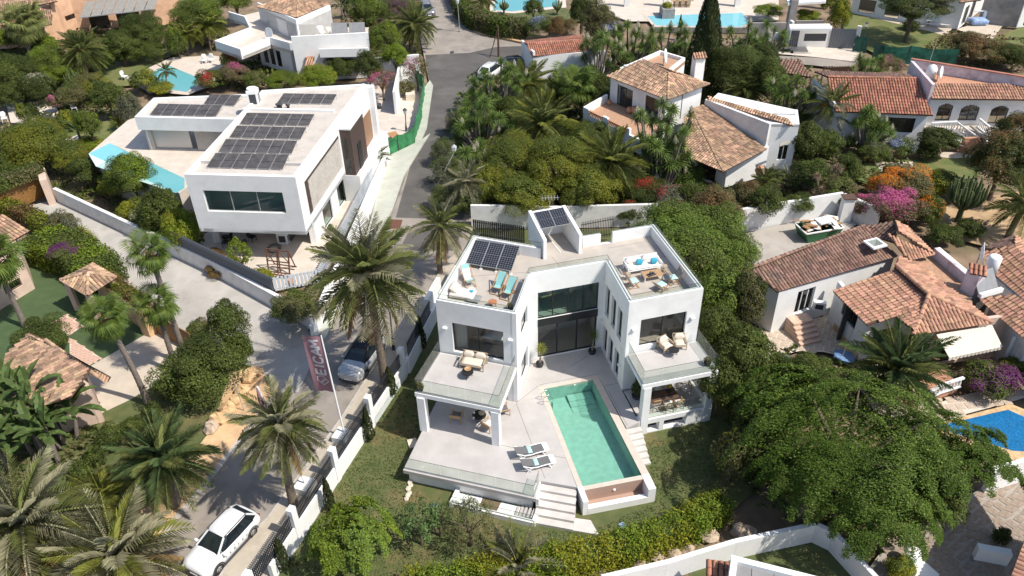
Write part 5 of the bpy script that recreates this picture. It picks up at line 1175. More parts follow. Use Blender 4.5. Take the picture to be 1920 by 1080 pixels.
fb2=P(573,908,-.55); f2=thing('banner_flag','second banner pole with its flag furled, rising through the grey palm beside the street','flag',fb2); MB().m('whiteclean').tube([(0,0,0),(-1.35,0.35,7.2)],.05,10).build('pole',f2)
q=MB().m('flag'); q.tube([(-1.38,.36,7.1),(-1.36,.3,6.4),(-1.22,.28,5.4),(-1.02,.22,4.4)],[.05,.13,.16,.06],7); q.build('banner',f2)
# -- lamps and poles
def lamp(px,py,tx,ty,label,gz=-.9,m='charcoal',lens='lamplens',r=.05):
    b=P(px,py,gz); h=hgt(tx,ty,b); t=P(tx,ty,gz+h); d=Vector((t.x-b.x,t.y-b.y,h)); r_=thing('street_lamp',label,'street lamp',b,0,'street lamps'); q=MB().m(m); q.lathe([(.13,0),(.12,.25),(.07,.6),(r,.8)],(0,0,0),10); q.tube([(0,0,.3),d],r,8); q.build('post',r_)
    hd=MB().m(m); hd.lathe([(.05,0),(.16,.12)],tuple(d),6,False); hd.lathe([(.26,.52),(.12,.66),(.02,.74)],tuple(d),6,False); hd.build('lamp_cap',r_); MB().m(lens).lathe([(.15,.12),(.24,.52)],tuple(d),6,False).build('lantern',r_)
lamp(738,655,731,585,'black post lamp on the pavement between palm trunk and villa fence'); lamp(762,245,760,215,'black lantern lamp inside the green netting'); lamp(862,58,858,8,'pale grey lamp post beside the far hedge',m='alu'); lamp(1613,95,1624,52,'black lantern lamp beside the teal netting, upper right')
lamp(327,950,306,876,'grey lamp on a short post under the dark green palm by the road',m='palmgrey'); lamp(818,358,852,285,'leaning grey pole lamp among the feathery bushes beside the street',m='alu')
b=P(935,106,-1.0); h=hgt(935,48,b); r_=thing('utility_pole','wooden utility pole standing at the street corner','utility pole',b); MB().m('darkwood').tube([(0,0,0),(0,0,h)],[.14,.1],8).build('post',r_); MB().m('darkwood').tube([(-1.1,-.2,0),(-.02,0,h*.9)],.06,6).build('stay',r_)
cb=MB().m('black'); a=Vector((b.x,b.y,b.z+h)); e=P(300,560,9); cb.tube([tuple(a+(e-a)*t+Vector((0,0,-2.2*math.sin(math.pi*t)))) for t in np.linspace(0,.30,10)],.018,4)
b=P(458,770,-1.0); r_=thing('thin_post','thin grey post standing on the dirt bank by the ivy hedge','post',b); MB().m('alu').tube([(0,0,0),(-.1,0,2.4)],.035,6).build('post',r_); 
# -- green netting round the building site
def net(pts,h,m,label,name='netting_fence',z=-.95):
    r_=thing(name,label,'netting fence'); q=MB().m(m); P_=[V3(p) for p in pts]; vs=[]; fs=[]; c=0; rows=5
    for a,b in zip(P_[:-1],P_[1:]):
        n=max(2,int((b-a).length/.5))
        for k in range(n):
            p=a+(b-a)*(k/n); s_=math.sin(math.pi*(k/n))
            for j in range(rows+1): vs.append((p.x+random.gauss(0,.06),p.y+random.gauss(0,.06),z+h*j/rows*(1-.10*s_)+random.gauss(0,.02))); 
            c += 1
    p=P_[-1]
    for j in range(rows+1): vs.append((p.x,p.y,z+h*j/rows))
    w=rows+1
    for k in range(c):
        for j in range(rows): fs.append((k*w+j,(k+1)*w+j,(k+1)*w+j+1,k*w+j+1))
    q.mesh(vs,fs,True); q.build('net',r_); 
    for p in P_: MB().m('charcoal').tube([(p.x,p.y,z),(p.x,p.y,z+h+.12)],.035,6).build('post',r_)
net([P(726,290,-.95),P(748,284,-.95),P(777,268,-.95),P(790,225,-.95),P(796,170,-.95),P(778,150,-.95),P(764,140,-.95)],1.75,'greennet','bright green construction netting curving round the building site corner')
net([P(1634,112,-.95),P(1645,118,-.95),P(1700,120,-.95),P(1790,126,-.95)],2.2,'tealnet','dark green netting along the bottom of the upper right lawn')
net([P(1598,95,-.95),P(1612,98,-.95),P(1622,100,-.95)],2.0,'tealnet','short dark green netting beside the grey sliding gate')
# ------------------------------------------------------------------ neighbouring houses
def onwall(p0,p1,px,py):
    d=Vector((p1[0]-p0[0],p1[1]-p0[1])).normalized(); n=(d.y,-d.x); r=ray(px,py); t=(n[0]*p0[0]+n[1]*p0[1])/(n[0]*r[0]+n[1]*r[1])
    return (r[0]*t-p0[0])*d.x+(r[1]*t-p0[1])*d.y,CAM_H+r[2]*t
def hole(p0,p1,a,b):
    u0,z0=onwall(p0,p1,*a); u1,z1=onwall(p0,p1,*b); L=math.hypot(p1[0]-p0[0],p1[1]-p0[1])
    return (min(max(.05,min(u0,u1)),L-.3),min(max(u0,u1),L-.05),min(z0,z1),max(z0,z1))
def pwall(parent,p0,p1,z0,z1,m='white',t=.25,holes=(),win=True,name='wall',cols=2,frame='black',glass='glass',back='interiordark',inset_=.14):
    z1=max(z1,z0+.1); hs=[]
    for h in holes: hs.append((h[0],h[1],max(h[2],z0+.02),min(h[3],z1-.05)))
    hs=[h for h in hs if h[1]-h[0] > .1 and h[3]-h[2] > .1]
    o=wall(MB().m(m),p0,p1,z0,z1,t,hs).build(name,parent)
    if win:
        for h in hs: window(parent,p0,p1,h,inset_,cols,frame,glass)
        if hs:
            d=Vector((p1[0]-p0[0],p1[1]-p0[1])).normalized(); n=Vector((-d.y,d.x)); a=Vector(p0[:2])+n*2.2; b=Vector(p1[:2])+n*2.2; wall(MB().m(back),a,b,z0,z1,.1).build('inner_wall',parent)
    return o
# -- modern white house with the solar roof
h2=thing('modern_house','white flat roofed modern house with rows of solar panels on its roof','house')
FL2,FR2,BR2,BL2=Vector((-24.4,54.12)),Vector((-15.88,53.28)),Vector((-13.09,71.2)),Vector((-22.4,70.2))
zb,zt=1.8,6.8
wh=hole(FL2,FR2,(390,396),(529,361))
pwall(h2,FL2,FR2,zb,zt,'white',.3,[wh],cols=3,inset_=.16,glass='tealglass',back='interior',frame='alu')
sdv=(BR2-FR2).normalized(); slat_h=(1.35,9.6,zb+.75,zt-1.15)
pwall(h2,FR2,BR2,zb,zt,'white',.3,[slat_h],win=False)
n2=Vector((sdv.y,-sdv.x))
def alongR(u,k,z): q=FR2+sdv*u-n2*k; return Vector((q.x,q.y,z))
m_=MB().m('limestone'); m_.face(alongR(2.3,.12,slat_h[2]),alongR(9.6,.12,slat_h[2]),alongR(9.6,.12,slat_h[3]),alongR(2.3,.12,slat_h[3])); m_.build('stone_panel',h2)
for k in range(9): MB().m('brownclad').bar(alongR(1.36,.20-.015*(k % 2),slat_h[2]+.17*(k+.5)*1.95),alongR(2.3,.20-.015*(k % 2),slat_h[2]+.17*(k+.5)*1.95),.30,.16,up=(n2.x,n2.y,0)).build('slat',h2)
MB().m('brownclad').bar(alongR(1.36,.08,slat_h[3]-.12),alongR(9.6,.08,slat_h[3]-.12),.14,.22).build('slat',h2)
pwall(h2,BR2,BL2,-1,zt,'white',.3); pwall(h2,BL2,FL2,zb,zt,'white',.3)
MB().m('roofgravel').prism([tuple(p) for p in (FL2+Vector((.28,.25)),FR2+Vector((-.28,.28)),BR2+Vector((-.3,-.28)),BL2+Vector((.28,-.28)))],zt-.6,zt-.24).build('roof',h2)
MB().m('white').prism([tuple(p) for p in (FL2,FR2,BR2,BL2)],zb-.02,zb+.25).build('soffit',h2)
a,b=P(455,202,zt),P(626,205.5,zt); MB().m('white').bar((a.x,a.y,zt-.3),(b.x,b.y,zt-.3),.25,.55).build('roof_divider',h2)
# left wing
zl,zlb=5.7,4.45
La,Lb,Lc=P(251.7,219,zl),P(427,223.3,zl),P(288,183,zl); Lb=La+(Lb-La)*1.12; Ld=Vector((-21.5,72.2,zl))
for a,b in ((La,Lb),(Ld,Lc),(Lc,La)): pwall(h2,a,b,zlb,zl,'white',.3)
MB().m('roofgravel').prism([(p.x,p.y) for p in (La+Vector((.25,.25,0)),Lb+Vector((2,0.2,0)),Ld+Vector((2,-.3,0)),Lc+Vector((.25,-.25,0)))],zlb+.02,zl-.25).build('roof',h2)
w0,w1=P(281,281,2.2),P(425,283,2.2)
pwall(h2,w0,w1,2.2,zlb,'limestone',.25,[hole(w0,w1,(292,279),(362,243))],win=False); q0=w0+(w1-w0)*.08; MB().m('alu').bar((q0.x,q0.y+.2,3.3),(w0.x+(w1.x-w0.x)*.56,w0.y+(w1.y-w0.y)*.56+.2,3.3),.06,2.2).build('shutter',h2)
a,b=w0+Vector((.5,4.2,0)),w0+Vector((.02,.0,0)); pwall(h2,a,b,2.2,zlb,'white',.25)
MB().m('patio').prism([(p.x,p.y) for p in (P(166,288,2.2),P(240,225,2.2),P(300,205,2.2),P(452,235,2.2),P(372,330,2.2),P(350,352,2.2),P(336,362,2.2))],-1.3,2.2).build('pool_terrace',h2)
p2=thing('swimming_pool','pale blue pool with shallow ledge beside the modern white house','pool'); qq=[(166,288),(200,268),(345,332),(344,352),(330,360)]
sheet('shallow_floor',[(166,288),(206,268),(232,283),(180,312)],2.21,'pooltile_pale',None,p2); sheet('pool_floor',[(180,312),(232,283),(346,334),(346,352),(330,362)],2.212,'pooltile_aqua',None,p2); sheet('water',[(166,288),(206,268),(346,334),(346,352),(330,362)],2.24,'waterblue',None,p2)
# ground floor under the overhang
g0,g1=P(593,458,-1.0),Vector((-13.3,70.9)); gdv=Vector((g1.x-g0.x,g1.y-g0.y)).normalized(); gx=Vector((gdv.y,-gdv.x))
gp=(g0.x,g0.y); ge=(g0.x+gdv.x*11,g0.y+gdv.y*11)
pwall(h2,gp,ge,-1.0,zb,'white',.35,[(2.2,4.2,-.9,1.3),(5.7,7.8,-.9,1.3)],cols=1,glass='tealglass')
a_=Vector((FL2.x+.6,FL2.y+1.6)); bk=6.0
for px,py in ((385,452),(402,455)): pass
r0,r1=P(392,458,-1.0),P(592,445,-1.0)
pwall(h2,(r0.x+.6,r0.y+2.2),(r1.x-1.3,r1.y+2.6),-1.0,zb,'interior',.25,[(.8,2.6,-.9,1.2),(3.2,3.9,-.9,1.1),(5.2,6.8,-.9,1.2)],cols=1)
for (px,py) in ((408,458),): q=P(px,py,-1.0); MB().m('white').box((q.x,q.y+.5,.4),(.6,.8,2.8)).build('column',h2)
MB().m('white').box((g0.x-.2,g0.y+.35,.4),(.5,.7,2.78),.15).build('column',h2)
# entrance block clad in brown, garage
def eblock(m,u0,u1,pr,z0,z1,nm): return MB().m(m).prism([tuple(alongR(u0,.3,0))[:2],tuple(alongR(u0,-pr,0))[:2],tuple(alongR(u1,-pr,0))[:2],tuple(alongR(u1,.3,0))[:2]],z0,z1).build(nm,h2)
eblock('white',9.9,19.0,1.25,-1.2,1.7,'entrance_base'); eblock('brownclad',9.95,13.6,.95,1.7,6.0,'entrance_block'); eblock('white',9.9,13.65,1.0,6.002,6.15,'entrance_roof')
MB().m('black').bar(alongR(11.2,-.98,2.9),alongR(12.1,-.98,2.9),.05,2.4).build('front_door',h2); q=[alongR(9.93,-k,z) for k,z in ((.25,2.0),(.6,2.0),(.6,5.2),(.25,5.2))]; MB().m('tealglass').face(*q).build('pane',h2)
eblock('white',13.66,18.3,.3,1.7,6.3,'garage_wall'); MB().m('garagedoor').bar(alongR(14.1,-.34,3.2),alongR(17.4,-.34,3.2),.06,2.9).build('garage_door',h2); eblock('whiteclean',17.6,18.2,.8,1.7,6.7,'garage_pier')
sheet('house_patio',[(382,470),(372,445),(400,430),(600,440),(640,310),(690,300),(700,320),(668,390),(622,480),(585,530),(520,545),(430,510)],-0.93,'patio')
sheet('entrance_yard',[(640,310),(690,190),(640,160),(700,150),(780,150),(795,165),(778,262),(730,290),(700,335)],-0.96,'patio')
for k,(tl,tr,br_,bl,n,lb) in enumerate((((462.5,211),(590,214),(579,235.5),(449,232.5),6,'row of six solar panels farthest up the main flat roof'),((444,235.3),(575,238.5),(564,260.5),(429.5,257.5),6,'row of six solar panels, second from the top of the main flat roof'),((423.3,260.3),(558,263.5),(547,288),(409,284.5),6,'row of six solar panels, third down the main flat roof'),((404,286.5),(542.5,290),(530,317.5),(386.5,313.3),6,'row of six solar panels nearest the front parapet of the modern house'),
        ((531.7,174.7),(632,176.5),(622,194.5),(519,193),5,'row of five solar panels on the rear roof of the modern house'))):
    solar([P(*bl,6.66),P(*br_,6.66),P(*tr,7.08),P(*tl,7.08)],n,lb,'celldusty',gz=6.56,group='solar arrays of the modern house')
solar([P(280,215.3,5.55),P(405,217.8,5.55),P(417.5,197,5.92),P(296.7,194,5.92)],6,'row of six solar panels on the left wing roof of the modern house','celldusty',gz=5.45,group='solar arrays of the modern house')
solar([P(381.7,194.7,5.55),P(439,198,5.55),P(453,178,5.92),P(393.3,177,5.92)],3,'group of three solar panels behind the six on the left wing roof','celldusty',gz=5.45,group='solar arrays of the modern house')
def acunit(p,rz,label,w=.95,d=.95,h=1.5,top=True):
    r_=thing('air_conditioner',label,'air conditioner',p,rz); MB().m('whiteclean').box((0,0,h/2+.05),(w,d,h)).build('casing',r_); MB().m('charcoal').box((0,-d/2-.006,h*.55),(w*.62,.02,h*.6)).build('grille',r_)
    for i in (0,1):
        for j in (0,1,2): MB().m('greypanel').box((w/2+.006,-d*.22+d*.44*i,h*.35+h*.2*j),(.02,d*.36,h*.17)).build('fin_panel',r_)
    if top: q=MB().m('whiteclean'); q.lathe([(.44,h+.05),(.46,h+.2),(.38,h+.22),(.36,h+.12),(.02,h+.1)],(0,0,0),18); q.build('fan_ring',r_)
acunit(P(479,199,6.3),.1,'white rooftop air conditioner tower with a round fan on top')
acunit(P(533,456,-1.0),-.1,'air conditioner standing under the overhang of the modern house',.9,.5,1.0,False)
for k,(px,py) in enumerate(((522,203),(527,203),(541,204))): o=MB().m('charcoal').lathe([(.01,0),(.12,0),(.12,.3),(.2,.32),(.2,.42),(.01,.5)],(0,0,0),10).build('roof_vent'); o.location=P(px,py,6.55); tag(o,('dark roof vent, left of the close pair on the roof divider','dark roof vent, right of the close pair on the roof divider','dark roof vent standing alone on the roof divider')[k],'roof vent')
# things round the modern house
rk=thing('steel_rack','rusty steel glass rack standing on the pale patio','rack',P(525,510,-.93),-.25); f=MB().m('rust')
for s in (-1,1):
    f.bar((s*.9,-.15,0),(s*.95,.25,1.9),.09); f.bar((s*.9,-.15,0),(s*.95,-.75,.05),.09); f.bar((s*.95,.25,1.9),(s*.9,.9,0),.07); f.bar((s*.1,-.1,0.05),(s*.05,.25,1.85),.08); f.bar((s*.95,.05,.95),(s*.08,.22,1.8),.05)
for y,z in ((.25,1.9),(.05,.95),(-.15,.05),(-.75,.06),(-.45,.05),(.9,.04),(.5,.04)): f.bar((-1.0,y,z),(1.0,y,z),.07)
for k in range(7): f.bar((-.9+.3*k,-.75,.05),(-.9+.3*k,-.12,.06),.05)
f.build('frame',rk)
ldr=thing('ladder','aluminium ladder leaning on the white wall of the modern house','ladder',P(655,362,-.9),.15); f=MB().m('alu')
for s in (-1,1): f.bar((s*.22,0,0),(s*.22,1.1,3.2),.06)
for k in range(10): f.bar((-.22,.11*k+.05,.15+.32*k),(.22,.11*k+.05,.15+.32*k),.035)
f.build('frame',ldr)
hs=MB().m('charcoal'); pts=[(math.cos(a)*(.42+.02*a)*.9,math.sin(a)*(.42+.02*a),.03+.004*a) for a in np.linspace(0,15,60)]; hs.tube(pts,.025,5); o=hs.build('hose'); o.location=P(513,467,-.93); tag(o,'coiled dark hose on the patio under the overhang','hose')
for k,(px,py) in enumerate(((425,462),(441,457),(474,452),(458,466))):
    c=thing('outdoor_chair',('black chair in the shade nearest the white column','black chair, second from the column under the overhang','black chair with high back by the inner wall under the overhang','black chair half hidden by the young tree on the patio')[k],'chair',P(px,py,-.95),k*1.3,'black chairs under the overhang'); MB().m('black').cushion((0,0,.45),(.55,.55,.1)).build('seat',c); MB().m('black').cushion((0,.26,.75),(.55,.1,.5)).build('backrest',c)
    for sx in (-1,1):
        for sy in (-1,1): MB().m('black').bar((sx*.24,sy*.24,0),(sx*.22,sy*.22,.45),.035).build('leg',c)
o=MB().m('terracotta').lathe([(.02,0),(.22,0),(.32,.25),(.28,.45),(.24,.5),(.2,.45),(.02,.4)],(0,0,0),16).build('clay_pot'); o.location=P(548,533,-.93); tag(o,'round clay pot at the corner of the pale patio','pot')
for k,(px,py,w,h_,m,lb) in enumerate(((680,250,.5,.5,'offwhite','white cement sack, the upper one on the building yard'),(676,260,.7,.4,'offwhite','white cement sack, the lower one on the building yard'))):
    o=MB().m(m).cushion((0,0,h_/2),(w*1.3,w,h_),b=.5).build('cement_sack'); o.location=P(px,py,-.95); tag(o,lb,'sack')
wb=thing('wheelbarrow','dark wheelbarrow in the building yard by the brown entrance','wheelbarrow',P(676,292,-.95),.4); MB().m('charcoal').mesh([(-.5,-.3,.6),(.4,-.25,.6),(.4,.25,.6),(-.5,.3,.6),(-.25,-.18,.3),(.25,-.15,.3),(.25,.15,.3),(-.25,.18,.3)],[(0,1,5,4),(1,2,6,5),(2,3,7,6),(3,0,4,7),(4,5,6,7)]).build('tray',wb); f=MB().m('rust')
for s in (-1,1): f.bar((-1.0,s*.28,.55),(.55,s*.12,.25),.04); f.bar((-.3,s*.2,.3),(-.35,s*.22,0),.04)
f.build('frame',wb); o=MB().m('tyre').lathe([(.05,-.05),(.2,-.05),(.2,.05),(.05,.05)],(0,0,0),14).build('wheel',wb); o.location=(.6,0,.2); o.rotation_euler.x=R(90)
for k,(px,py) in enumerate(((741,272),(748,276))): o=MB().m('wood').box((0,0,0),(.9,1.9,.05),mx=Matrix.Rotation(.25,3,'X')).build('plywood_sheet'); o.location=P(px,py-14,-.5); o.rotation_euler.z=.5+.2*k; tag(o,('plywood sheet leaning behind the green netting, rear one','plywood sheet leaning behind the green netting, front one')[k],'board')
for k,(px,py,m) in enumerate(((694,205,'blue'),(703,205,'charcoal'),(711,203,'charcoal'))): o=MB().m(m).lathe([(.02,0),(.25,0),(.3,.5),(.27,.5),(.02,.1)],(0,0,0),12).build('bucket'); o.location=P(px,py,-.95); tag(o,('blue bucket outside the garage door','dark bucket between the blue one and the paint tin','dark paint tin at the right of the buckets')[k],'bucket')
o=MB().m('greypanel').box((0,0,.55),(1.0,1.6,1.1),.3).build('gate_cabinet'); o.location=P(702,285,-.95); tag(o,'grey cabinet beside the yard gate','cabinet'); o=MB().m('orange').box((0,0,.5),(.12,.3,1.0)).build('warning_board'); o.location=P(722,275,-.9); tag(o,'orange warning board at the end of the green netting','sign')
o=MB().m('sling').box((0,0,.1),(.3,.3,.2)).build('block'); bpy.data.objects.remove(o)
for q0,q1,z0,z1,lb in (((690,160),(790,152),-1,2.2,'white yard wall behind the garage of the modern house'),((745,215),(757,150),-1,1.6,'white gate wall beside the bougainvillea'),((560,150),(700,142),-1,4.2,'white rear wall behind the solar roof')):
    a,b=P(*q0,-1),P(*q1,-1); thickwall('boundary_wall',a,b,-1.2,z1,.25,'white',lb)
o=MB().m('stonewhite').box((0,0,.35),(1.0,2.0,.7),.1).build('rubble_bag'); o.location=P(770,182,-.95); tag(o,'pale heap of rubble bags inside the green netting','rubble')

# -- house with the terracotta tiled hip roof, top (behind the modern one)
h3=thing('tiled_house','white house with a beige tiled hip roof and curved terraces, top left of the street','house'); zf=2.3
ap=P(560,-14,6.6); e1,e2,e3=P(480,12,5.0),P(556.5,33,5.0),P(620,7,5.0)
tile_slope(h3,[e1,e2,ap],'tilebeige'); tile_slope(h3,[e2,e3,ap],'tilebeige'); ridge(h3,e2,ap,'tilebeige')
w0=P(490,45,zf); w1=P(562,79,zf); w2=P(625,50,zf)
pwall(h3,w0,w1,zf,5.0,'white',.2,[hole(w0,w1,(524,66),(536,40))],win=False); pwall(h3,w1,w2,zf,5.0,'white',.2); MB().m('oldwhite').prism([(p.x,p.y) for p in (w0,w1,w2,P(575,5,zf))],zf,4.4).build('core',h3)
tp=[(427,22),(458,31),(468,51),(402,76),(450,92),(506,70),(542,80),(598,77)]
tw=[P(a,b,3.2) for a,b in tp]
for a,b in zip(tw[:-1],tw[1:]): pwall(h3,a,b,2.0,3.2,'white',.22)
MB().m('patio').prism([(p.x,p.y) for p in tw]+[(P(640,40,3.2).x,P(640,40,3.2).y),(P(520,0,3.2).x,P(520,0,3.2).y)],1.95,zf).build('terrace_floor',h3)
x0,x1=P(598,92,3.0),P(690,90,3.0); pwall(h3,x0,x1,2.0,3.0,'white',.2); MB().m('patio').prism([(p.x,p.y) for p in (x0+Vector((0,.2,0)),x1+Vector((0,.2,0)),P(692,52,2.3),P(605,52,2.3))],1.95,2.35).build('terrace_floor',h3)
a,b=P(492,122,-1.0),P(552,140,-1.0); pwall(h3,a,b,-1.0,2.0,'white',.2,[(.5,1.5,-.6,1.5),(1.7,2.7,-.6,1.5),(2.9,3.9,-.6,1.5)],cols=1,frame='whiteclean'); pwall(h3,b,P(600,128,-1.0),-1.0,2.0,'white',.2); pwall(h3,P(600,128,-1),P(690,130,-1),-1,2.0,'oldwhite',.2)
MB().m('white').box((*P(426,126,-1)[:2],.5),(.3,.3,3.0)).build('column',h3)
a,b,c,d=P(571,126,1.2),P(587,126,1.2),P(590,100,1.9),P(574,100,1.9); tile_slope(h3,[a,b,c,d],'tilepink')
for k,(px,py) in enumerate(((637,68),(670,67))):
    r_=thing('solar_collector',('silver solar collector on the tiled house terrace, left one','silver solar collector on the tiled house terrace, right one')[k],'solar collector',P(px,py,2.35),.02); MB().m('greypanel').box((0,.4,.75),(1.9,.08,1.5),mx=Matrix.Rotation(-.6,3,'X')).build('panel',r_); MB().m('alu').bar((-.9,.9,0),(-.9,.8,1.2),.05).bar((.9,.9,0),(.9,.8,1.2),.05).build('stand',r_)
def tank(p,r,h,label): return tag(MB().m('whiteclean').lathe([(.02,0),(r,0),(r,h),(r*.8,h+.1),(.02,h+.13)],tuple(p),18).build('water_tank'),label,'water tank')
tank(P(602,69,2.35),.42,1.2,'white water tank on the terrace of the tiled house'); tank(P(616,65,2.35),.28,.8,'small white cylinder tank beside the silver collectors')
def dish(p,r,rz,label,tilt=.9,h=.9):
    d=thing('satellite_dish',label,'satellite dish',p,rz); MB().m('alu').tube([(0,0,0),(0,0,h)],.05,8).build('mast',d); q=MB().m('whiteclean').lathe([(.01,0),(r*.5,.05),(r,.2),(r,.23),(r*.5,.08),(.01,.03)],(0,0,0),22); o=q.build('reflector',d); o.location=(0,0,h); o.rotation_euler=(R(78),0,0); f=MB().m('alu').bar((0,0,h-r*.6),(0,-r*1.0,h+.05),.03); f.build('feed_arm',d); return d
dish(P(611,47,2.35),.62,.35,'white satellite dish on the wall of the tiled house, right side',h=1.7); dish(P(508,72,2.35),.62,-.5,'white satellite dish standing on the curved terrace',h=.7)
# -- peach house, top left
h4=thing('peach_house','peach rendered house with glazed veranda roof in the top left corner','house')
a,b=P(-40,55,-1),P(70,40,-1); pk='peach'
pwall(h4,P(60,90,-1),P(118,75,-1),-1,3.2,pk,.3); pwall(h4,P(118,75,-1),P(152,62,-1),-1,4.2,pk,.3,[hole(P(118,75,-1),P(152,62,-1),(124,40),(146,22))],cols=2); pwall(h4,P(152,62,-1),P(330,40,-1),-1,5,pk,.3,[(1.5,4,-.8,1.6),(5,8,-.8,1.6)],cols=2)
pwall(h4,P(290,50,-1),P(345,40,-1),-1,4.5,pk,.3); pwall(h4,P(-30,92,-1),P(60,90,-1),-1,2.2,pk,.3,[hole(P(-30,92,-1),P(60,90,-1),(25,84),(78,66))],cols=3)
q=PZ([(149,33,2.4),(290,17,2.4),(300,-8,3.3),(161,4,3.3)])
for k in range(7):
    t0,t1=k/7,(k+1)/7-.012; MB().m('pvroof').mesh([q[0].lerp(q[1],t0),q[0].lerp(q[1],t1),q[3].lerp(q[2],t1),q[3].lerp(q[2],t0)]+[p-Vector((0,0,.06)) for p in (q[0].lerp(q[1],t0),q[0].lerp(q[1],t1),q[3].lerp(q[2],t1),q[3].lerp(q[2],t0))],[(0,1,2,3),(7,6,5,4),(0,4,5,1),(2,6,7,3)]).build('veranda_panel',h4)
MB().m('alu').bar(q[0],q[1],.12).bar(q[3],q[2],.12).build('veranda_beam',h4)
tile_slope(h4,PZ([(12,57,2.4),(97,46,2.4),(98,20,3.6),(20,18,3.6)]),'tilebeige'); tile_slope(h4,PZ([(62,12,4.2),(108,2,4.2),(100,-10,4.8),(60,-6,4.8)]),'tilebeige'); MB().m('peach').prism([(p.x,p.y) for p in PZ([(60,24,3),(110,16,3),(140,-12,3),(60,-12,3)])],-1,3.5).build('upper_storey',h4); tile_slope(h4,PZ([(-20,34,2.6),(60,24,2.6),(70,-8,3.8),(-20,-5,3.8)]),'tilebeige')
q=PZ([(18,66,2.0),(84,60,2.0),(84,50,2.5),(20,55,2.5)]); MB().m('bluecover').mesh(q,[(0,1,2,3)]).build('awning',h4)
# -- villa with the pale tiled hip roof and planted terrace, centre right
h6=thing('mediterranean_villa','white Mediterranean villa with weathered tile roofs among flowering yuccas','house'); ze=5.0
A6,B6,C6,R0_,R1_=P(1137,142,ze),P(1252,187,ze),P(1330,158,ze),P(1208,114,6.3),P(1254,137,6.3)
tile_slope(h6,[A6,B6,R1_,R0_],'tilebeige'); tile_slope(h6,[B6,C6,R1_],'tilebeige'); tile_slope(h6,[C6,A6+(C6-B6),R0_,R1_],'tilebeige'); ridge(h6,B6,R1_,'tilebeige'); ridge(h6,R1_,R0_,'tilebeige'); ridge(h6,C6,R1_,'tilebeige')
def shift(p,z,dx=0,dy=0): return Vector((p.x+dx,p.y+dy,z))
a,b,c=shift(A6,0,.5,.4),shift(B6,0,0,.6),shift(C6,0,-.6,.2)
pwall(h6,a,b,2.2,ze,'white',.25,[hole(a,b,(1155,203),(1187,170)),hole(a,b,(1207,222),(1236,188))],cols=2,frame='darkwood'); pwall(h6,b,c,-1,ze,'white',.25); pwall(h6,c,c+(a-b),-1,ze,'white',.25)
f0,f1,f2=P(1094,200,3.0),P(1142,227,3.0),P(1215,258,3.0); fdn=(f2-f0).normalized()
pwall(h6,f0,f2,1.0,2.4,'white',.25); pwall(h6,f0+Vector((2.5,3,0)),f0,1.0,3.0,'white',.25)
for k,(u0,u1) in enumerate(((.1,.9),(2.9,3.6),(6.3,6.6))): a_=f0+fdn*u0; b_=f0+fdn*u1; MB().m('white').bar((a_.x,a_.y+.12,2.7),(b_.x,b_.y+.12,2.7),.26,.6).build('parapet_pier',h6)
lt=MB().m('terracotta')
for (u0,u1) in ((.9,2.9),(3.6,6.3)):
    n=int((u1-u0)/.22)
    for i in range(n):
        for j in (0,1): p=f0+fdn*(u0+(i+.5*(j % 2)+.25)*.22); lt.box((p.x,p.y+.1,2.5+.2*j),(.11,.1,.17),math.atan2(fdn.y,fdn.x))
    a_=f0+fdn*u0; b_=f0+fdn*u1; MB().m('terracotta').bar((a_.x,a_.y+.1,2.86),(b_.x,b_.y+.1,2.86),.24,.06).build('parapet_cap',h6)
o=lt.build('terracotta_lattice',h6); o['kind']='stuff'
MB().m('terracotta_floor').prism([(p.x,p.y) for p in (f0+Vector((.2,.3,0)),f2+Vector((.2,.3,0)),shift(B6,0,0,1),shift(A6,0,.5,.6))],1.9,2.22).build('terrace_floor',h6)
pwall(h6,P(1100,245,-1),P(1235,300,-1),-1,1.0,'white',.25,[(1,3.4,-.9,.6),(4,7,-.9,.6)],win=True)
fl6=PZ([(1162,127,5.3),(1238,94,5.3),(1285,108,5.3),(1255,132,5.3)])
for a_,b_ in ((fl6[1],fl6[0]),(fl6[2],fl6[1]),(fl6[3],fl6[2])): pwall(h6,a_,b_,-1,5.3,'white',.25)
MB().m('terracotta_floor').prism([(p.x,p.y) for p in fl6],4.6,4.95).build('flat_roof',h6); MB().m('white').box((*P(1178,132,5.3)[:2],5.2),(.8,.6,1.2),.3).build('chimney',h6)
dish(P(1243,124,5.0),.75,1.25,'large white satellite dish on the flat roof behind the hip roof',h=1.0)
p=P(1305,152,4.6); ch=thing('chimney_stack','white chimney with a little tiled cap beside the hip roof','chimney',p,.3); bpy.data.objects.remove(ch)
cz=MB().m('white').box((p.x,p.y,5.0),(1.0,.8,4.2),.3); cz.build('chimney',h6); q=Vector((p.x,p.y,7.1)); tile_slope(h6,[q+Vector((-.6,-.7,0)),q+Vector((.7,-.4,0)),q+Vector((.6,.1,.4)),q+Vector((-.7,-.2,.4))],'tilepink',name='chimney_cap')
r1=PZ([(1356,322,2.0),(1438,279,2.0),(1322,196,3.6),(1297,204,3.6)]); tile_slope(h6,r1,'tilebeige'); r2=PZ([(1285,292,2.0),(1356,322,2.0),(1297,204,3.6),(1282,222,3.2)]); tile_slope(h6,r2,'tilebeige'); ridge(h6,r1[0],r1[3],'tilebeige')
a,b=P(1358,352,-1),P(1432,330,-1); pwall(h6,a,b,-1,2.0,'white',.25); pwall(h6,P(1292,330,-1),a,-1,1.9,'oldwhite',.25,[(.5,2.6,-.8,1.2)],cols=3)
a,b,c=P(1322,186,4.2),P(1443,232,4.2),P(1499,233,4.2); pwall(h6,a,b,0,4.2,'oldwhite',.3); a2,b2=P(1436,352,-1),P(1472,343,-1)
blk=thing('mediterranean_villa_tower','x','x'); bpy.data.objects.remove(blk)
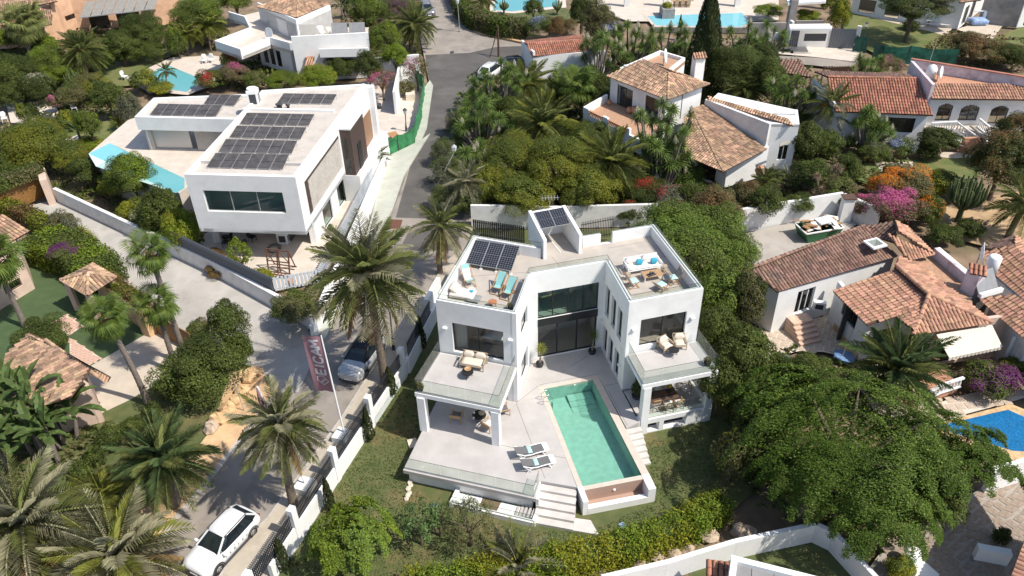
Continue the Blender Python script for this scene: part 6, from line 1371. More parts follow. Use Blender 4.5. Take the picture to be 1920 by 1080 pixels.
b3=P(1440,232,3.6); c3=P(1499,233,3.6); wdn=(c3-b3); w0=Vector((b3.x,b3.y,0)); w1=Vector((c3.x,c3.y,0)); pwall(h6,w0,w1,-1,3.6,'white',.3,[hole(w0,w1,(1456,300),(1480,272))],cols=2,frame='whiteclean'); pwall(h6,w1,w1+Vector((.8,3.2,0)),-1,3.6,'white',.3)
MB().m('white').prism([(p.x,p.y) for p in (w0,w1,w1+Vector((.8,3.2,0)),a+Vector((2,3,0)),a)],3.3,3.55).build('flat_roof',h6); q=PZ([(1462,275,2.6),(1482,268,2.6),(1482,262,3.0),(1463,268,3.0)]); MB().m('awning').mesh(q,[(0,1,2,3)]).build('window_awning',h6)
tile_slope(h6,PZ([(1330,190,4.15),(1488,236,3.6),(1478,222,3.9),(1326,180,4.4)]),'tilebeige',name='coping_tiles')
for k,(px,py,s) in enumerate(((1190,214,1.0),(1180,212,.8),(1142,196,.6),(1423,328,1.1))): o=MB().m('terracotta').lathe([(.02,0),(.22*s,0),(.4*s,.4*s),(.3*s,.7*s),(.34*s,.75*s),(.02,.7*s)],(0,0,0),14).build('clay_urn'); o.location=P(px,py,2.24 if k < 3 else 0.2); tag(o,('large clay urn against the terrace wall between the windows','smaller clay urn beside the large one on the terrace','small clay pot on the terrace bench end','clay urn on a ledge at the corner of the white tower block')[k],'urn')
# -- tiled garage at the street corner
gar=thing('garage','long white garage with terracotta pitched roof beside the street corner','garage'); g=[P(997,134,-1),P(1098,146,-1)]
E0,E1,RA,RB=P(998,106,1.9),P(1100,96,1.9),P(987,82,2.7),P(1092,74,2.7); tile_slope(gar,[E0,E1,RB,RA],'tilered'); tile_slope(gar,[P(1090,66,2.0),P(979,78,2.0),RA,RB],'tilered'); ridge(gar,RA,RB,'tilered')
pwall(gar,shift(E0,0,.1,.1),shift(E1,0,2.2,0),-1,1.9,'white',.25); pwall(gar,shift(E0,0,-1.2,4.2),shift(E0,0,.1,.1),-1,2.4,'white',.25)
# -- house with the red tile roof, upper right
h7=thing('red_roofed_house','white house with bright red tile roof, arches and a balustraded stair','house')
e0,e1,k1,k0=P(1566,209,2.6),P(1750,216,2.6),P(1720,147,4.3),P(1552,144,4.3); tile_slope(h7,[e0,e1,k1,k0],'tilered',.26,.42); ridge(h7,k0,k1,'tilered'); tile_slope(h7,[P(1700,139,4.0),P(1527,134,4.0),k0,k1],'tileaged')
pwall(h7,shift(e0,0,0,.5),shift(e1,0,-.2,.5),-1,2.5,'white',.25,[hole(shift(e0,0,0,.5),shift(e1,0,-.2,.5),(1650,247),(1718,222))],cols=4); pwall(h7,P(1527,134,4.0),shift(e0,0,0,.5),-1,3.2,'oldwhite',.25)
E2,E3,K2,K3=P(1747,185,3.6),P(1917,187,3.6),P(1747,156,4.3),P(1890,157,4.3); tile_slope(h7,[E2,E3,K3,K2],'tilepink',.26,.42); tile_slope(h7,[P(1917,187,3.6),P(1990,190,3.6),P(1980,152,4.3),P(1890,157,4.3)],'tilepink',.26,.42)
wa,wb_=shift(E2,0,0,.6),shift(E3,0,3.5,.7); hs_=[hole(wa,wb_,(1752,226),(1790,194)),hole(wa,wb_,(1795,226),(1840,196)),hole(wa,wb_,(1850,232),(1895,198))]; pwall(h7,wa,wb_,0.6,3.6,'white',.4,hs_,cols=2,frame='darkwood')
for h in hs_[:]:
    d=(wb_-wa).normalized(); ar=MB().m('white'); um=(h[0]+h[1])/2; r_=(h[1]-h[0])/2
    for s in (-1,1):
        for k in range(5):
            a0=math.pi/2*k/5; u=um+s*r_*math.cos(a0); w_=r_*(math.cos(a0)-math.cos(math.pi/2*(k+1)/5)); zc=h[3]-r_*.5+r_*.5*math.sin(a0); uu=u-s*w_/2
            if h[3]-zc > .02: q=wa+d*uu; ar.box((q.x,q.y-.015,(zc+h[3])/2),(w_,.03,h[3]-zc),math.atan2(d.y,d.x))
    ar.build('arch_spandrel',h7)
pwall(h7,P(1708,112,5.0),shift(E2,0,-.2,.3),-1,4.9,'lilac',.3); pwall(h7,P(1940,148,4.9),P(1708,111,4.9),2,5.0,'lilac',.25); MB().m('terracotta').prism([(p.x,p.y) for p in PZ([(1712,118,4.0),(1935,154,4.0),(1900,160,4.0),(1747,158,4.0)])],3.6,3.95).build('flat_roof',h7)
MB().m('tilered').bar(P(1709,110,5.04),P(1942,147,5.04),.35,.08).build('parapet_cap',h7)
MB().m('patio').prism([(p.x,p.y) for p in (wa+Vector((0,-.1,0)),wb_+Vector((0,-.1,0)),P(1960,262,.6),P(1850,254,.6),P(1812,240,.6),P(1742,246,.6))],0.2,.6).build('upper_terrace',h7); pwall(h7,P(1742,260,-1),P(1830,275,-1),-1,.2,'white',.25); pwall(h7,P(1838,286,-1),P(1960,290,-1),-1,.2,'oldwhite',.25,[(1.6,3,-.9,0)],win=True)
def balusters(parent,p0,p1,z0,z1=None,h=.85,pitch=.24,m='whiteclean',name='balustrade'):
    p0=V3(p0); p1=V3(p1); z1=z0 if z1 is None else z1; L=math.hypot(p1.x-p0.x,p1.y-p0.y); a=Vector((p0.x,p0.y,z0)); b=Vector((p1.x,p1.y,z1)); n=max(2,int(L/pitch))
    q=MB().m(m); q.bar(a+Vector((0,0,h)),b+Vector((0,0,h)),.18,.12); q.bar(a+Vector((0,0,.05)),b+Vector((0,0,.05)),.18,.1)
    r_=q.build(name,parent); s=MB().m(m); s.lathe([(.05,.08),(.045,.15),(.075,.3),(.04,.55),(.055,.75),(.05,h-.05)],(0,0,0),8); me=s.data('baluster')
    for k in range(n): o=link('baluster',me,r_); o.location=a.lerp(b,(k+.5)/n)
    return r_
balusters(h7,P(1742,246,.6),P(1790,243,.6),.6); balusters(h7,P(1795,228,.6),P(1832,222,.6),.6); balusters(h7,P(1790,245,.6),P(1828,272,-.6),.6,-.6); balusters(h7,P(1832,238,.6),P(1851,254,.6),.6); balusters(h7,P(1853,254,.6),P(1900,252,.6),.6); balusters(h7,P(1903,252,.6),P(1950,240,.6),.6)
for k in range(6): a=P(1822+1.5*k,258+5.5*k,.5-.27*k); MB().m('terracotta').box((a.x,a.y,(.5-.27*k-1)/2),(1.5,.34,1.5-.27*k)).build('step',h7)
balusters(h7,P(1560,246,-1),P(1728,250,-1),-.6); MB().m('patio').prism([(p.x,p.y) for p in PZ([(1560,250,-.6),(1735,254,-.6),(1750,235,-.6),(1570,228,-.6)])],-1.2,-.6).build('lower_terrace',h7)
for (px,py,s,lb) in ((1743,146,1,'white domed chimney cowl on the flat terracotta roof'),): o=MB().m('white').lathe([(.02,0),(.5,0),(.5,.9),(.35,1.25),(.02,1.4)],(0,0,0),16).build('chimney_cowl'); o.location=P(px,py,3.95); tag(o,lb,'chimney')
dish(P(1756,152,3.95),.6,.9,'white satellite dish beside the domed chimney cowl',h=.9)
c=thing('garden_chair','white chair on the veranda of the red roofed house','chair',P(1688,242,-.6)); MB().m('whiteclean').box((0,0,.42),(.6,.6,.06)).build('seat',c); MB().m('whiteclean').box((0,.28,.7),(.6,.05,.55)).build('backrest',c); MB().m('whiteclean').box((0,0,.2),(.5,.5,.4)).build('base',c)
c=thing('garden_table','round pale table under the outside stair','table',P(1799,280,-.98)); MB().m('offwhite').disc((0,0,.7),.8,20,.06).build('tabletop',c); MB().m('charcoal').tube([(0,0,0),(0,0,.7)],.06,8).build('leg',c)
a=P(1731,150,4); MB().m('alu').tube([tuple(a),(a.x+.2,a.y,a.z+4.2)],.03,5).build('aerial_mast',h7)
# small tiled porch roofs by the far road
for q,lb,m in (([(1455,134,1.4),(1522,145,1.4),(1500,112,2.1),(1467,110,2.1)],'brown ribbed carport roof among yuccas','tileaged'),([(1562,134,1.2),(1600,133,1.2),(1592,124,1.8),(1546,124,1.8)],'short row of roof tiles above the gate by the road','tileaged')):
    c=thing('porch_roof',lb,'roof'); tile_slope(c,PZ(q),m,.3)
    for p in PZ(q): MB().m('bark').bar(p,(p.x,p.y,-1),.14).build('post',c)
# -- bungalow with the terracotta roofs, right
h8=thing('terracotta_bungalow','white bungalow with several terracotta roofs and a cream awning','house'); z8=2.65
a,b,c,d=P(1458,547,z8),P(1683,480,z8),P(1620,423,3.7),P(1413,500,3.7); tile_slope(h8,[a,b,c,d],'tileaged',.25,.42); ridge(h8,d,c,'tileaged')
tile_slope(h8,PZ([(1650,447,3.0),(1617,424,3.0),(1678,414,4.0),(1674,443,4.0)]),'tileaged'); tile_slope(h8,PZ([(1752,477,2.9),(1700,425,3.4),(1678,413,4.0),(1674,443,4.0)]),'tilepink'); tile_slope(h8,PZ([(1704,488,2.9),(1752,477,2.9),(1674,443,4.0),(1648,447,3.4)]),'tilepink')
e=[P(1562,545,2.6),P(1626,609,2.6)]; rA,rB=P(1680,497,3.8),P(1742,552,3.8); ed=(e[1]-e[0]).normalized()
tile_slope(h8,[e[0],e[1],P(1678,593,2.95),P(1712,628,2.6),rB,rA],'tilepink',.25,.42); tile_slope(h8,[P(1712,628,2.6),P(1860,605,2.6),rB],'tilepink',.25,.42); tile_slope(h8,[P(1860,605,2.6),P(1723,493,2.6),P(1686,480,3.0),rA,rB],'tilepink',.25,.42)
for p_,q_ in ((rA,rB),(P(1712,628,2.62),rB),(P(1860,605,2.62),rB)): ridge(h8,p_,q_,'tilepink',.15)
p0,p1=P(1446,627,-1),Vector((b.x,b.y,-1)); w0=shift(a,0,.15,.1); w1=shift(b,0,-.1,.2); dr=hole(w0,w1,(1485,599),(1523,566)); dr=(dr[0],dr[1],0.0,2.0)
pwall(h8,w0,w1,-1,z8-.05,'white',.25,[dr],cols=3,frame='whiteclean'); pwall(h8,shift(d,0,.3,.2),w0,-1,2.5,'white',.25)
for k in range(5): q=P(1503,603,0); MB().m('steppeach').box((q.x+.22*math.sin(.3)*k*.5,q.y+.35-.16*k,(-.2*k-1)/2),(1.55+.03*k,.9+.30*k,1.0-.2*k),.30).build('step',h8)
s0,s1=P(1551,600,-1),P(1607,676,-1); pwall(h8,s0,s1,-1,2.40,'white',.25,[(1.3,3.2,.6,1.8)],cols=3,frame='charcoal'); a_,b_=s1,P(1690,655,-1); pwall(h8,a_,b_,-1,2.5,'white',.25,[(.7,2.4,-.8,1.3)],cols=2); pwall(h8,b_,P(1720,690,-1),-1,2.4,'oldwhite',.25); pwall(h8,P(1720,690,-1),P(1868,668,-1),-1,2.5,'pinkwall',.25,[(.8,3.5,-.8,1.4)],cols=3)
MB().m('sandstone').bar((s0.x+.08,s0.y-.10,-.75),(s1.x-.14,s1.y-.05,-.75),.06,.5).build('stone_plinth',h8)
q=PZ([(1756,627,2.3),(1860,609,2.3),(1880,650,1.3),(1780,671,1.3)]); aw=MB().m('awning'); aw.mesh(q+[p-Vector((0,0,.03)) for p in q],[(0,1,2,3),(7,6,5,4),(0,4,5,1),(2,6,7,3),(1,5,6,2),(3,7,4,0)]); n=14
for k in range(n): u0,u1=k/n,(k+.86)/n; p_,q_=q[3].lerp(q[2],u0),q[3].lerp(q[2],u1); aw.face(p_,q_,q_-Vector((0,0,.2)),p_.lerp(q_,.5)-Vector((0,0,.26)),p_-Vector((0,0,.2)))
aw.build('awning',h8)
MB().m('terracotta_floor').prism([(p.x,p.y) for p in PZ([(1700,486,2.4),(1752,477,2.4),(1822,520,2.4),(1824,580,2.4),(1745,552,2.4)])],-1,2.35).build('roof_terrace',h8); pa,pb=P(1757,466,3.0),P(1818,517,3.0); pwall(h8,pb,pa,2,3.1,'lilac',.25); pwall(h8,pa,pb,1.2,3.1,'oldwhite',.2)
cq=P(1818,545,2.4); MB().m('lilac').box((cq.x,cq.y,2.9),(.9,.9,2.2),.6).build('chimney',h8); tile_slope(h8,[Vector((cq.x-.6,cq.y-.3,4.05)),Vector((cq.x+.3,cq.y-.7,4.05)),Vector((cq.x+.5,cq.y+.1,4.35)),Vector((cq.x-.4,cq.y+.5,4.35))],'tilered',name='chimney_cap')
MB().m('whiteclean').box((*P(1640,460,3.5)[:2],3.65),(1.2,1.1,.12),.35).build('skylight',h8); MB().m('glass').box((*P(1640,460,3.5)[:2],3.73),(.8,.7,.04),.35).build('skylight_pane',h8)
pwall(h8,P(1880,690,-1),P(1902,640,-1),-1,1.6,'white',.2); bw=P(1532,618,-1); acunit(Vector((bw.x,bw.y+.6,.3)),-.3,'air conditioner hung beside the terracotta steps',.85,.35,.65,False)
# -- second terracotta house at the right edge
h9=thing('neighbour_house','white house with terracotta roofs at the right edge beside the bungalow','house')
tile_slope(h9,PZ([(1850,500,2.5),(1925,565,2.5),(1965,520,3.7),(1900,462,3.7),(1842,470,3.0)]),'tilepink',.25,.42); tile_slope(h9,PZ([(1905,442,2.8),(1838,468,2.8),(1900,463,3.6),(1905,450,3.6)]),'tileaged'); tile_slope(h9,PZ([(1902,442,3.4),(1980,490,3.0),(1990,540,3.4),(1903,462,3.7)]),'tilepink')
tile_slope(h9,PZ([(1836,560,2.4),(1918,632,2.4),(1975,600,3.4),(1900,548,3.4)]),'tilepink',.25,.42); pwall(h9,P(1850,590,1),P(1920,665,1),-1,2.3,'oldwhite',.25); pwall(h9,P(1898,700,-1),P(1960,770,-1),-1,2.2,'white',.25); MB().m('oldwhite').prism([(p.x,p.y) for p in PZ([(1845,505,2.4),(1920,565,2.4),(1980,500,2.4),(1905,455,2.4)])],-1,2.3).build('core',h9)
tank(P(1855,512,2.9),.42,1.3,'white cylinder water tank on the roof of the right edge house'); dish(P(1828,500,2.6),.8,1.1,'tall white satellite dish beside the roof terrace parapet',h=1.1)
r_=thing('solar_collector','tilted silver solar collector in front of the white roof tank','solar collector',P(1848,548,2.6),.35); MB().m('greypanel').box((0,.3,.7),(1.7,.08,1.5),mx=Matrix.Rotation(-.7,3,'X')).build('panel',r_); MB().m('whiteclean').box((0,-.35,.2),(1.9,.25,.3)).build('stand',r_)
# -- tiled lodges, lower left
h5=thing('tiled_lodge','pink rendered house with weathered tile roof at the left edge','house')
tile_slope(h5,PZ([(-30,482,2.6),(56,433,2.6),(0,401,3.6),(-40,420,3.6)]),'tilebeige',.27,.42); w0,w1=P(34,560,-1),P(66,541,-1); pwall(h5,P(-40,606,-1),w1,-1,2.5,'pinkwall',.3,[hole(P(-40,606,-1),w1,(12,553),(36,520))],win=True,cols=1,frame='darkwood'); pwall(h5,w1,P(48,478,-1),-1,2.5,'pinkwall',.3)
lg=thing('gate_lodge','small pavilion with pyramid tile roof beside the concrete lane','pavilion'); q=PZ([(114,525,1.7),(164,554,1.7),(218,520,1.7),(174,495,1.7)]); apx=P(165,511,2.6)
for k in range(4): tile_slope(lg,[q[k],q[(k+1) % 4],apx],'tilebeige',.27,.42); ridge(lg,q[k],apx,'tilebeige')
for p in q: c=q[0].lerp(q[2],.5); s=p.lerp(c,.18); MB().m('pinkwall').bar((s.x,s.y,-1),(s.x,s.y,1.68),.35).build('post',lg)
o=thing('stone_gate_wall','ochre stone wall with pillar between the lane and the turf','wall'); a,b=P(200,560,-1),P(283,624,-1); MB().m('sandstone').bar((a.x,a.y,-.1),(b.x,b.y,-.1),.4,1.8).build('wall',o); MB().m('sandstone').box((b.x,b.y,.1),(.8,.8,2.2),-.5).build('pillar',o)
gt=thing('sliding_gate','brown boarded gate across the driveway beside the lane','gate'); a,b=P(292,622,-1),P(366,662,-1)
for k in range(9): z=-.9+.2*k; MB().m('gatewood').bar((a.x,a.y,z),(b.x,b.y,z),.06,.185).build('board',gt)
gt=thing('sliding_gate','wide brown boarded gate at the far end of the concrete lane','gate'); a,b=P(10,402,-1),P(96,362,-1)
for k in range(9): z=-.9+.25*k; MB().m('gatewood').bar((a.x,a.y,z),(b.x,b.y,z),.06,.235).build('board',gt)
o=MB().m('pinkwall').box((*P(97,372,-1)[:2],.2),(.6,2.6,2.6),.5).build('gate_pier'); tag(o,'beige gate pier at the end of the concrete lane','pillar')
lr=thing('tiled_outbuilding','low outbuilding with a broad weathered tile roof behind the banana plants','house'); p=PZ([(-10,790,1.6),(14,662,1.6),(54,625,2.0),(86,638,2.6),(184,707,2.6),(150,760,2.2)]); tile_slope(lr,p,'tilebeige',.27,.42); ridge(lr,p[3],p[4],'tilebeige'); tile_slope(lr,PZ([(200,716,1.8),(86,638,2.5),(53,624,2.5),(184,707,2.6)]),'tilebeige'); pwall(lr,P(120,812,-1),P(196,790,-1),-1,1.6,'pinkwall',.3); pwall(lr,P(196,790,-1),P(180,735,-1),-1,1.7,'pinkwall',.3)
# -- modern houses along the top edge
h10=thing('modern_house','white modern house with big windows behind the upper right lawn','house'); a,b,c=P(1594,24,-1),P(1700,42,-1),P(1795,55,-1); pwall(h10,a,b,-1,3.4,'white',.3,[hole(a,b,(1608,22),(1644,2)),hole(a,b,(1656,32),(1690,10))],cols=1); pwall(h10,b,c,-1,5.5,'white',.3); pwall(h10,c,P(1850,10,-1),-1,3.2,'white',.3,[(1,3,-.9,1.6),(4,6,-.9,1.6)],cols=1)
tile_slope(h10,PZ([(1800,5,3.4),(1840,0,3.4),(1830,-22,4.2),(1790,-18,4.2)]),'tilebeige')
o=thing('concrete_wall','tall grey concrete wall behind the covered barbecue, upper right','wall'); a,b=P(1832,42,-1),P(1906,52,-1); pwall(o,a,b,-1,3.6,'concretewall',.3); h11=thing('white_house','white house corner with large window in the top right corner','house'); a,b=P(1905,52,-1),P(1990,40,-1); pwall(h11,a,b,-1,3.4,'white',.3,[(1,4,-.9,1.6)],cols=2); MB().m('white').box((*P(1905,50,-1)[:2],1.4),(.5,.5,4.8)).build('pier',h11)
r_=thing('covered_barbecue','barbecue under a crumpled blue cover beside the concrete wall','barbecue',P(1832,46,-1)); MB().m('bluecover').cushion((0,0,.45),(2.2,1.4,.9),b=.5).build('cover',r_); MB().m('whiteclean').box((.9,.5,.8),(.3,.3,1.6)).box((.3,.7,1.6),(1.6,.4,.15)).build('frame',r_)
pt=thing('picnic_table','white picnic table and bench beneath the dark pine','table',P(1755,48,-.97),-.25); MB().m('offwhite').box((0,0,.72),(2.8,.8,.06)).build('tabletop',pt); MB().m('offwhite').box((0,-.75,.44),(2.8,.3,.05)).build('bench',pt); MB().m('charcoal').bar((-1,0,0),(-1,0,.7),.1).bar((1,0,0),(1,0,.7),.1).build('legs',pt)
tg=thing('street_gateway','white gateway walls with grey gates along the far road','gateway')
for q0,q1,z1,m in (((1440,78),(1476,80),.2,'white'),((1494,88),(1552,90),1.7,'white'),((1598,92),(1606,93),1.9,'white'),((1473,80),(1478,84),1.9,'white')): pwall(tg,P(*q0,-1),P(*q1,-1),-1,z1,m,.3)
for q0,q1,m,nm in (((1478,87),(1494,88),'fencedark','door'),((1552,89),(1598,91),'fencedark','sliding_gate')):
    a,b=P(*q0,-.95),P(*q1,-.95); n=max(4,int((b-a).length/.3))
    for k in range(n): p_=a.lerp(b,k/n); q_=a.lerp(b,(k+.92)/n); MB().m(m).bar((p_.x,p_.y-.1,.3),(q_.x,q_.y-.1,.3),.06,2.4).build('board',tg)
MB().m('charcoal').bar(P(1508,70,1.2) ,P(1549,70,1.2),.06,.9).build('louvre_panel',tg); q=PZ([(1481,54,2.2),(1560,54,2.2),(1555,45,2.2),(1480,46,2.2)]); MB().m('whiteclean').prism([(p.x,p.y) for p in q],2.0,2.25).build('gate_canopy',tg); MB().m('concretewall').box((*P(1478,62,-1)[:2],1.2),(.9,.9,4.4)).build('pier',tg)
pl_=thing('planter_wall','grey concrete planter behind the white gateway','planter'); pwall(pl_,P(1488,62,-1),P(1540,62,-1),-1,.6,'concretewall',.3); pwall(pl_,P(1400,72,-1),P(1470,72,-1),-1,1.0,'concretewall',.3)
h12=thing('modern_house','long low modern house behind the pool terrace at the top edge','house'); pwall(h12,P(1090,-14,-1),P(1450,-10,-1),-1,4,'concretewall',.3,[(3,8,-.9,1.8),(10,16,-.9,1.8),(18,24,-.9,1.8)],cols=3)
for px in (1175,1248,1382,1545): MB().m('white').box((*P(px,12,-1)[:2],1.0),(.8,.6,4.0)).build('column',h12)
MB().m('white').prism([(p.x,p.y) for p in PZ([(1478,6,3.0),(1549,2,3.0),(1545,-14,3.0),(1470,-14,3.0)])],2.7,3.0).build('roof_slab',h12)
dt=thing('dining_table','long wooden table on the far pool terrace','table',P(1278,10,-.95)); MB().m('teak').box((0,0,.74),(3.2,1,.06)).build('tabletop',dt); MB().m('teak').box((0,0,.36),(2.4,.5,.7)).build('base',dt)
for k,px in enumerate((1268,1279,1290)): c=thing('dining_chair',('high backed chair at the far table, left of three','high backed chair at the far table, middle of three','high backed chair at the far table, right of three')[k],'chair',P(px,13,-.95),0,'chairs at the far terrace table'); MB().m('rope').box((0,0,.45),(.5,.5,.08)).build('seat',c); MB().m('rope').box((0,-.25,.8),(.5,.06,.7)).build('backrest',c); MB().m('rope').box((0,0,.2),(.4,.4,.4)).build('base',c)
o=thing('pool_planter','grey planter box with clipped green shrub at the end of the far pool','planter',P(1250,30,-.95)); MB().m('concretewall').box((0,0,.6),(1.7,2.6,1.4)).build('box',o); f=crown_obj('foliage',o,'bush','leaf_yellow',500,.14); f.location=(0,0,1.5); f.scale=(.8,1.1,.5)
# pools beyond
def flatpool(poly,rim,label,tile,z=-.94,cop='patio'):
    p_=thing('swimming_pool',label,'pool'); sheet('coping',rim,z,cop,None,p_); sheet('basin',poly,z+.012,tile,None,p_); sheet('water',poly,z+.03,'waterblue',None,p_); return p_
flatpool([(272,143),(313,121),(382,150),(350,172),(300,165)],[(240,148),(316,111),(392,146),(400,158),(352,178),(290,172)],'turquoise pool with ladder in the garden of the tiled house, upper left','pooltile_aqua',cop='coping')
flatpool([(930,-5),(1045,-5),(1048,11),(960,21),(925,18)],[(925,-8),(1060,-8),(1062,14),(965,25),(915,22)],'turquoise pool behind the hedge at the top edge, left of the cypress','pooltile_aqua')
flatpool([(1214,30),(1392,24),(1404,42),(1390,50),(1230,47)],[(1206,27),(1400,20),(1412,44),(1394,54),(1226,51)],'long turquoise pool on the far terrace behind the cypress','pooltile_pale'); pw=thing('pool_wall','grey wall below the long far pool','wall'); pwall(pw,P(1228,58,-1),P(1470,60,-1),-1.2,-.5,'concretewall',.3)
flatpool([(1752,800),(1890,768),(1990,812),(1990,850),(1900,845)],[(1735,800),(1895,757),(1990,795),(1990,870),(1890,862)],'deep blue tiled pool with sandy rim at the right edge','pooltile_blue',cop='sandstone')
# rooftop with tiles at the bottom and right edge
lo=thing('lower_house','grey panelled flat roof with white rim at the bottom edge','house'); q=PZ([(1372,1040,1.8),(1580,1092,1.8),(1600,1180,1.8),(1360,1130,1.8)])
for k in range(5): a_,b_,c_,d_=q[0].lerp(q[1],k/5),q[0].lerp(q[1],(k+.97)/5),q[3].lerp(q[2],(k+.97)/5),q[3].lerp(q[2],k/5); MB().m('roofslab').prism([(p.x,p.y) for p in (a_,b_,c_,d_)],1.3,1.55).build('roof_panel',lo)
pwall(lo,q[1],q[0],-1.2,1.8,'white',.3); pwall(lo,q[0],q[3],-1.2,1.8,'white',.3)
tp_=thing('chimney_tiles','row of upright roof tiles on a wall end at the bottom edge','tiles'); p=P(1340,1060,.6); tile_slope(tp_,[p+Vector((-.6,-.9,0)),p+Vector((.5,-1.1,0)),p+Vector((.7,.0,.25)),p+Vector((-.4,.2,.25))],'tilered',.26)
wl=thing('curved_white_wall','long white wall sweeping along the bottom edge below the hedge','wall'); pts=PZ([(1130,1090,-.1),(1250,1062,-.1),(1380,1022,-.1),(1530,990,-.1),(1562,1005,-.1),(1640,1090,-.1)])
for a,b in zip(pts[:-1],pts[1:]): wall(MB().m('white'),a,b,-1.9,.1,.25).build('wall',wl)
lr2=thing('lower_tiled_house','corner of a tiled roof cutting into the bottom right edge','house'); tile_slope(lr2,PZ([(1884,1110,3.6),(1925,1000,3.6),(2000,836,3.6),(2090,900,4.6),(2000,1110,4.6)]),'tilepink',.26); pwall(lr2,P(1925,1190,-1),P(1990,1040,-1),-1,3.5,'white',.3)
ws=thing('white_bench_wall','low white wall in shade by the tiled roof at the bottom right','wall'); pwall(ws,P(1825,1050,-1),P(1888,1062,-1),-1,-.1,'white',.4); wr=thing('white_pool_wall','white wall under the tree at the right edge below the blue pool','wall'); pwall(wr,P(1845,925,-1),P(1960,890,-1),-1,.9,'white',.25)
st_=thing('pool_steps','terracotta steps with white balustrade beside the big palm','steps')
for k in range(4): q=P(1705-9*k,728+4*k,-.2-.2*k); MB().m('steppeach').box((q.x,q.y,(-.2-.2*k-1)/2),(.42,1.4,.85-.2*k),.5).build('step',st_)
balusters(st_,P(1722,760,-.9),P(1762,737,-.3),-.9,-.3,h=.75); balusters(st_,P(1762,737,-.3),P(1800,725,-.3),-.3,h=.75); MB().m('terracotta').prism([(p.x,p.y) for p in PZ([(1716,735,-.3),(1768,732,-.3),(1800,720,-.3),(1770,690,-.3),(1720,700,-.3)])],-1,-.35).build('landing',st_)
# rubbish skip, walls and other things on the right
wt_=thing('tall_white_wall','tall white garden wall behind the rubbish skip','wall'); pwall(wt_,P(1372,436,-1),P(1572,402,-1),-1.2,1.1,'white',.25); pwall(wt_,P(1572,402,-1),P(1640,432,-1),-1.2,1.0,'oldwhite',.25); lbx=P(1578,408,-1); MB().m('white').box((lbx.x,lbx.y-.4,.1),(.9,.7,2.2)).build('pier',wt_); MB().m('darkwood').box((lbx.x,lbx.y-.4,1.24),(1.1,.9,.08)).build('pier_cap',wt_)
sk=thing('rubbish_skip','green skip heaped with timber and rubbish beside the white wall','skip',P(1531,442,-1.0),.25); MB().m('skip').mesh([(-1.7,-.9,1.0),(1.7,-.9,1.0),(1.7,.9,1.0),(-1.7,.9,1.0),(-1.3,-.8,0),(1.3,-.8,0),(1.3,.8,0),(-1.3,.8,0)],[(0,1,5,4),(1,2,6,5),(2,3,7,6),(3,0,4,7),(7,6,5,4)]).build('body',sk); MB().m('whiteclean').bar((-1.7,-.9,1.0),(1.7,-.9,1.0),.1).bar((-1.7,.9,1.0),(1.7,.9,1.0),.1).bar((-1.7,-.9,1.0),(-1.7,.9,1.0),.1).bar((1.7,-.9,1.0),(1.7,.9,1.0),.1).build('rim',sk)
for k in range(26):
    m=random.choice(['wood','teak','wood','offwhite','cream','drysoil']); MB().m(m).box((random.uniform(-1.5,1.5),random.uniform(-.7,.7),1.0+random.uniform(-.05,.3)),(random.uniform(.3,1.3),random.uniform(.1,.5),.06),mx=(Matrix.Rotation(random.uniform(-.3,.3),3,'X') @ Matrix.Rotation(random.uniform(0,3),3,'Z'))).build('rubbish_piece',sk)
MB().m('whiteclean').box((.5,.1,1.35),(1.4,.9,.12),.1).build('mattress',sk)
o=MB().m('blue').box((0,0,.12),(1.3,1.1,.22),-.4).build('parasol_block'); o.location=P(1582,672,-1.0); tag(o,'square blue block on the stone patio by the bungalow','block'); o=MB().m('alu').tube([(0,0,0),(.35,.3,2.0)],.03,6).build('parasol_pole'); o.location=P(1579,668,-.8); tag(o,'thin pole rising from the square blue block','pole')
hz=MB().m('bluecover').tube([(math.cos(a)*.5+a*.25,math.sin(a*1.7)*.5-a*.25,.03) for a in np.linspace(0,7,40)],.03,5); o=hz.build('garden_hose'); o.location=P(1425,650,-1); tag(o,'blue garden hose trailing over the stone patio','hose')
hz=MB().m('yellow').tube([(math.cos(a)*1.2,math.sin(a)*1.1,.03) for a in np.linspace(0,4.5,30)],.04,5); o=hz.build('garden_hose'); o.location=P(1618,306,-.98); tag(o,'yellow hose looped on the lawn of the red roofed house','hose')
st=thing('garden_statue','white stone urn on a slab beneath the big drooping tree','urn',P(1704,1055,-1)); MB().m('whiteclean').lathe([(.02,0),(.35,0),(.3,.15),(.15,.3),(.35,.7),(.45,.85),(.02,.8)],(0,0,0),14).build('urn',st); MB().m('whiteclean').box((.4,-.5,.06),(1.1,1.3,.12),.5).build('slab',st)
def plastic(px,py,rz,label,group=None,z=-.97):
    c=thing('garden_chair',label,'chair',P(px,py,z),rz,group); MB().m('plasticwhite').cushion((0,0,.42),(.6,.6,.08)).build('seat',c); MB().m('plasticwhite').cushion((0,.3,.75),(.6,.08,.6)).build('backrest',c)
    for sx in (-1,1):
        for sy in (-1,1): MB().m('plasticwhite').bar((sx*.26,sy*.26,0),(sx*.24,sy*.24,.42),.05).build('leg',c)
plastic(384,118,.2,'white plastic chair on the deck of the upper left pool, left of two'); plastic(396,117,-.2,'white plastic chair on the deck of the upper left pool, right of two'); plastic(235,149,1.2,'white plastic chair alone on the lawn beside the upper left pool'); plastic(10,228,.6,'white plastic chair by the white garden terrace at the left edge'); plastic(140,208,.6,'white plastic chair under the small trees of the left garden')
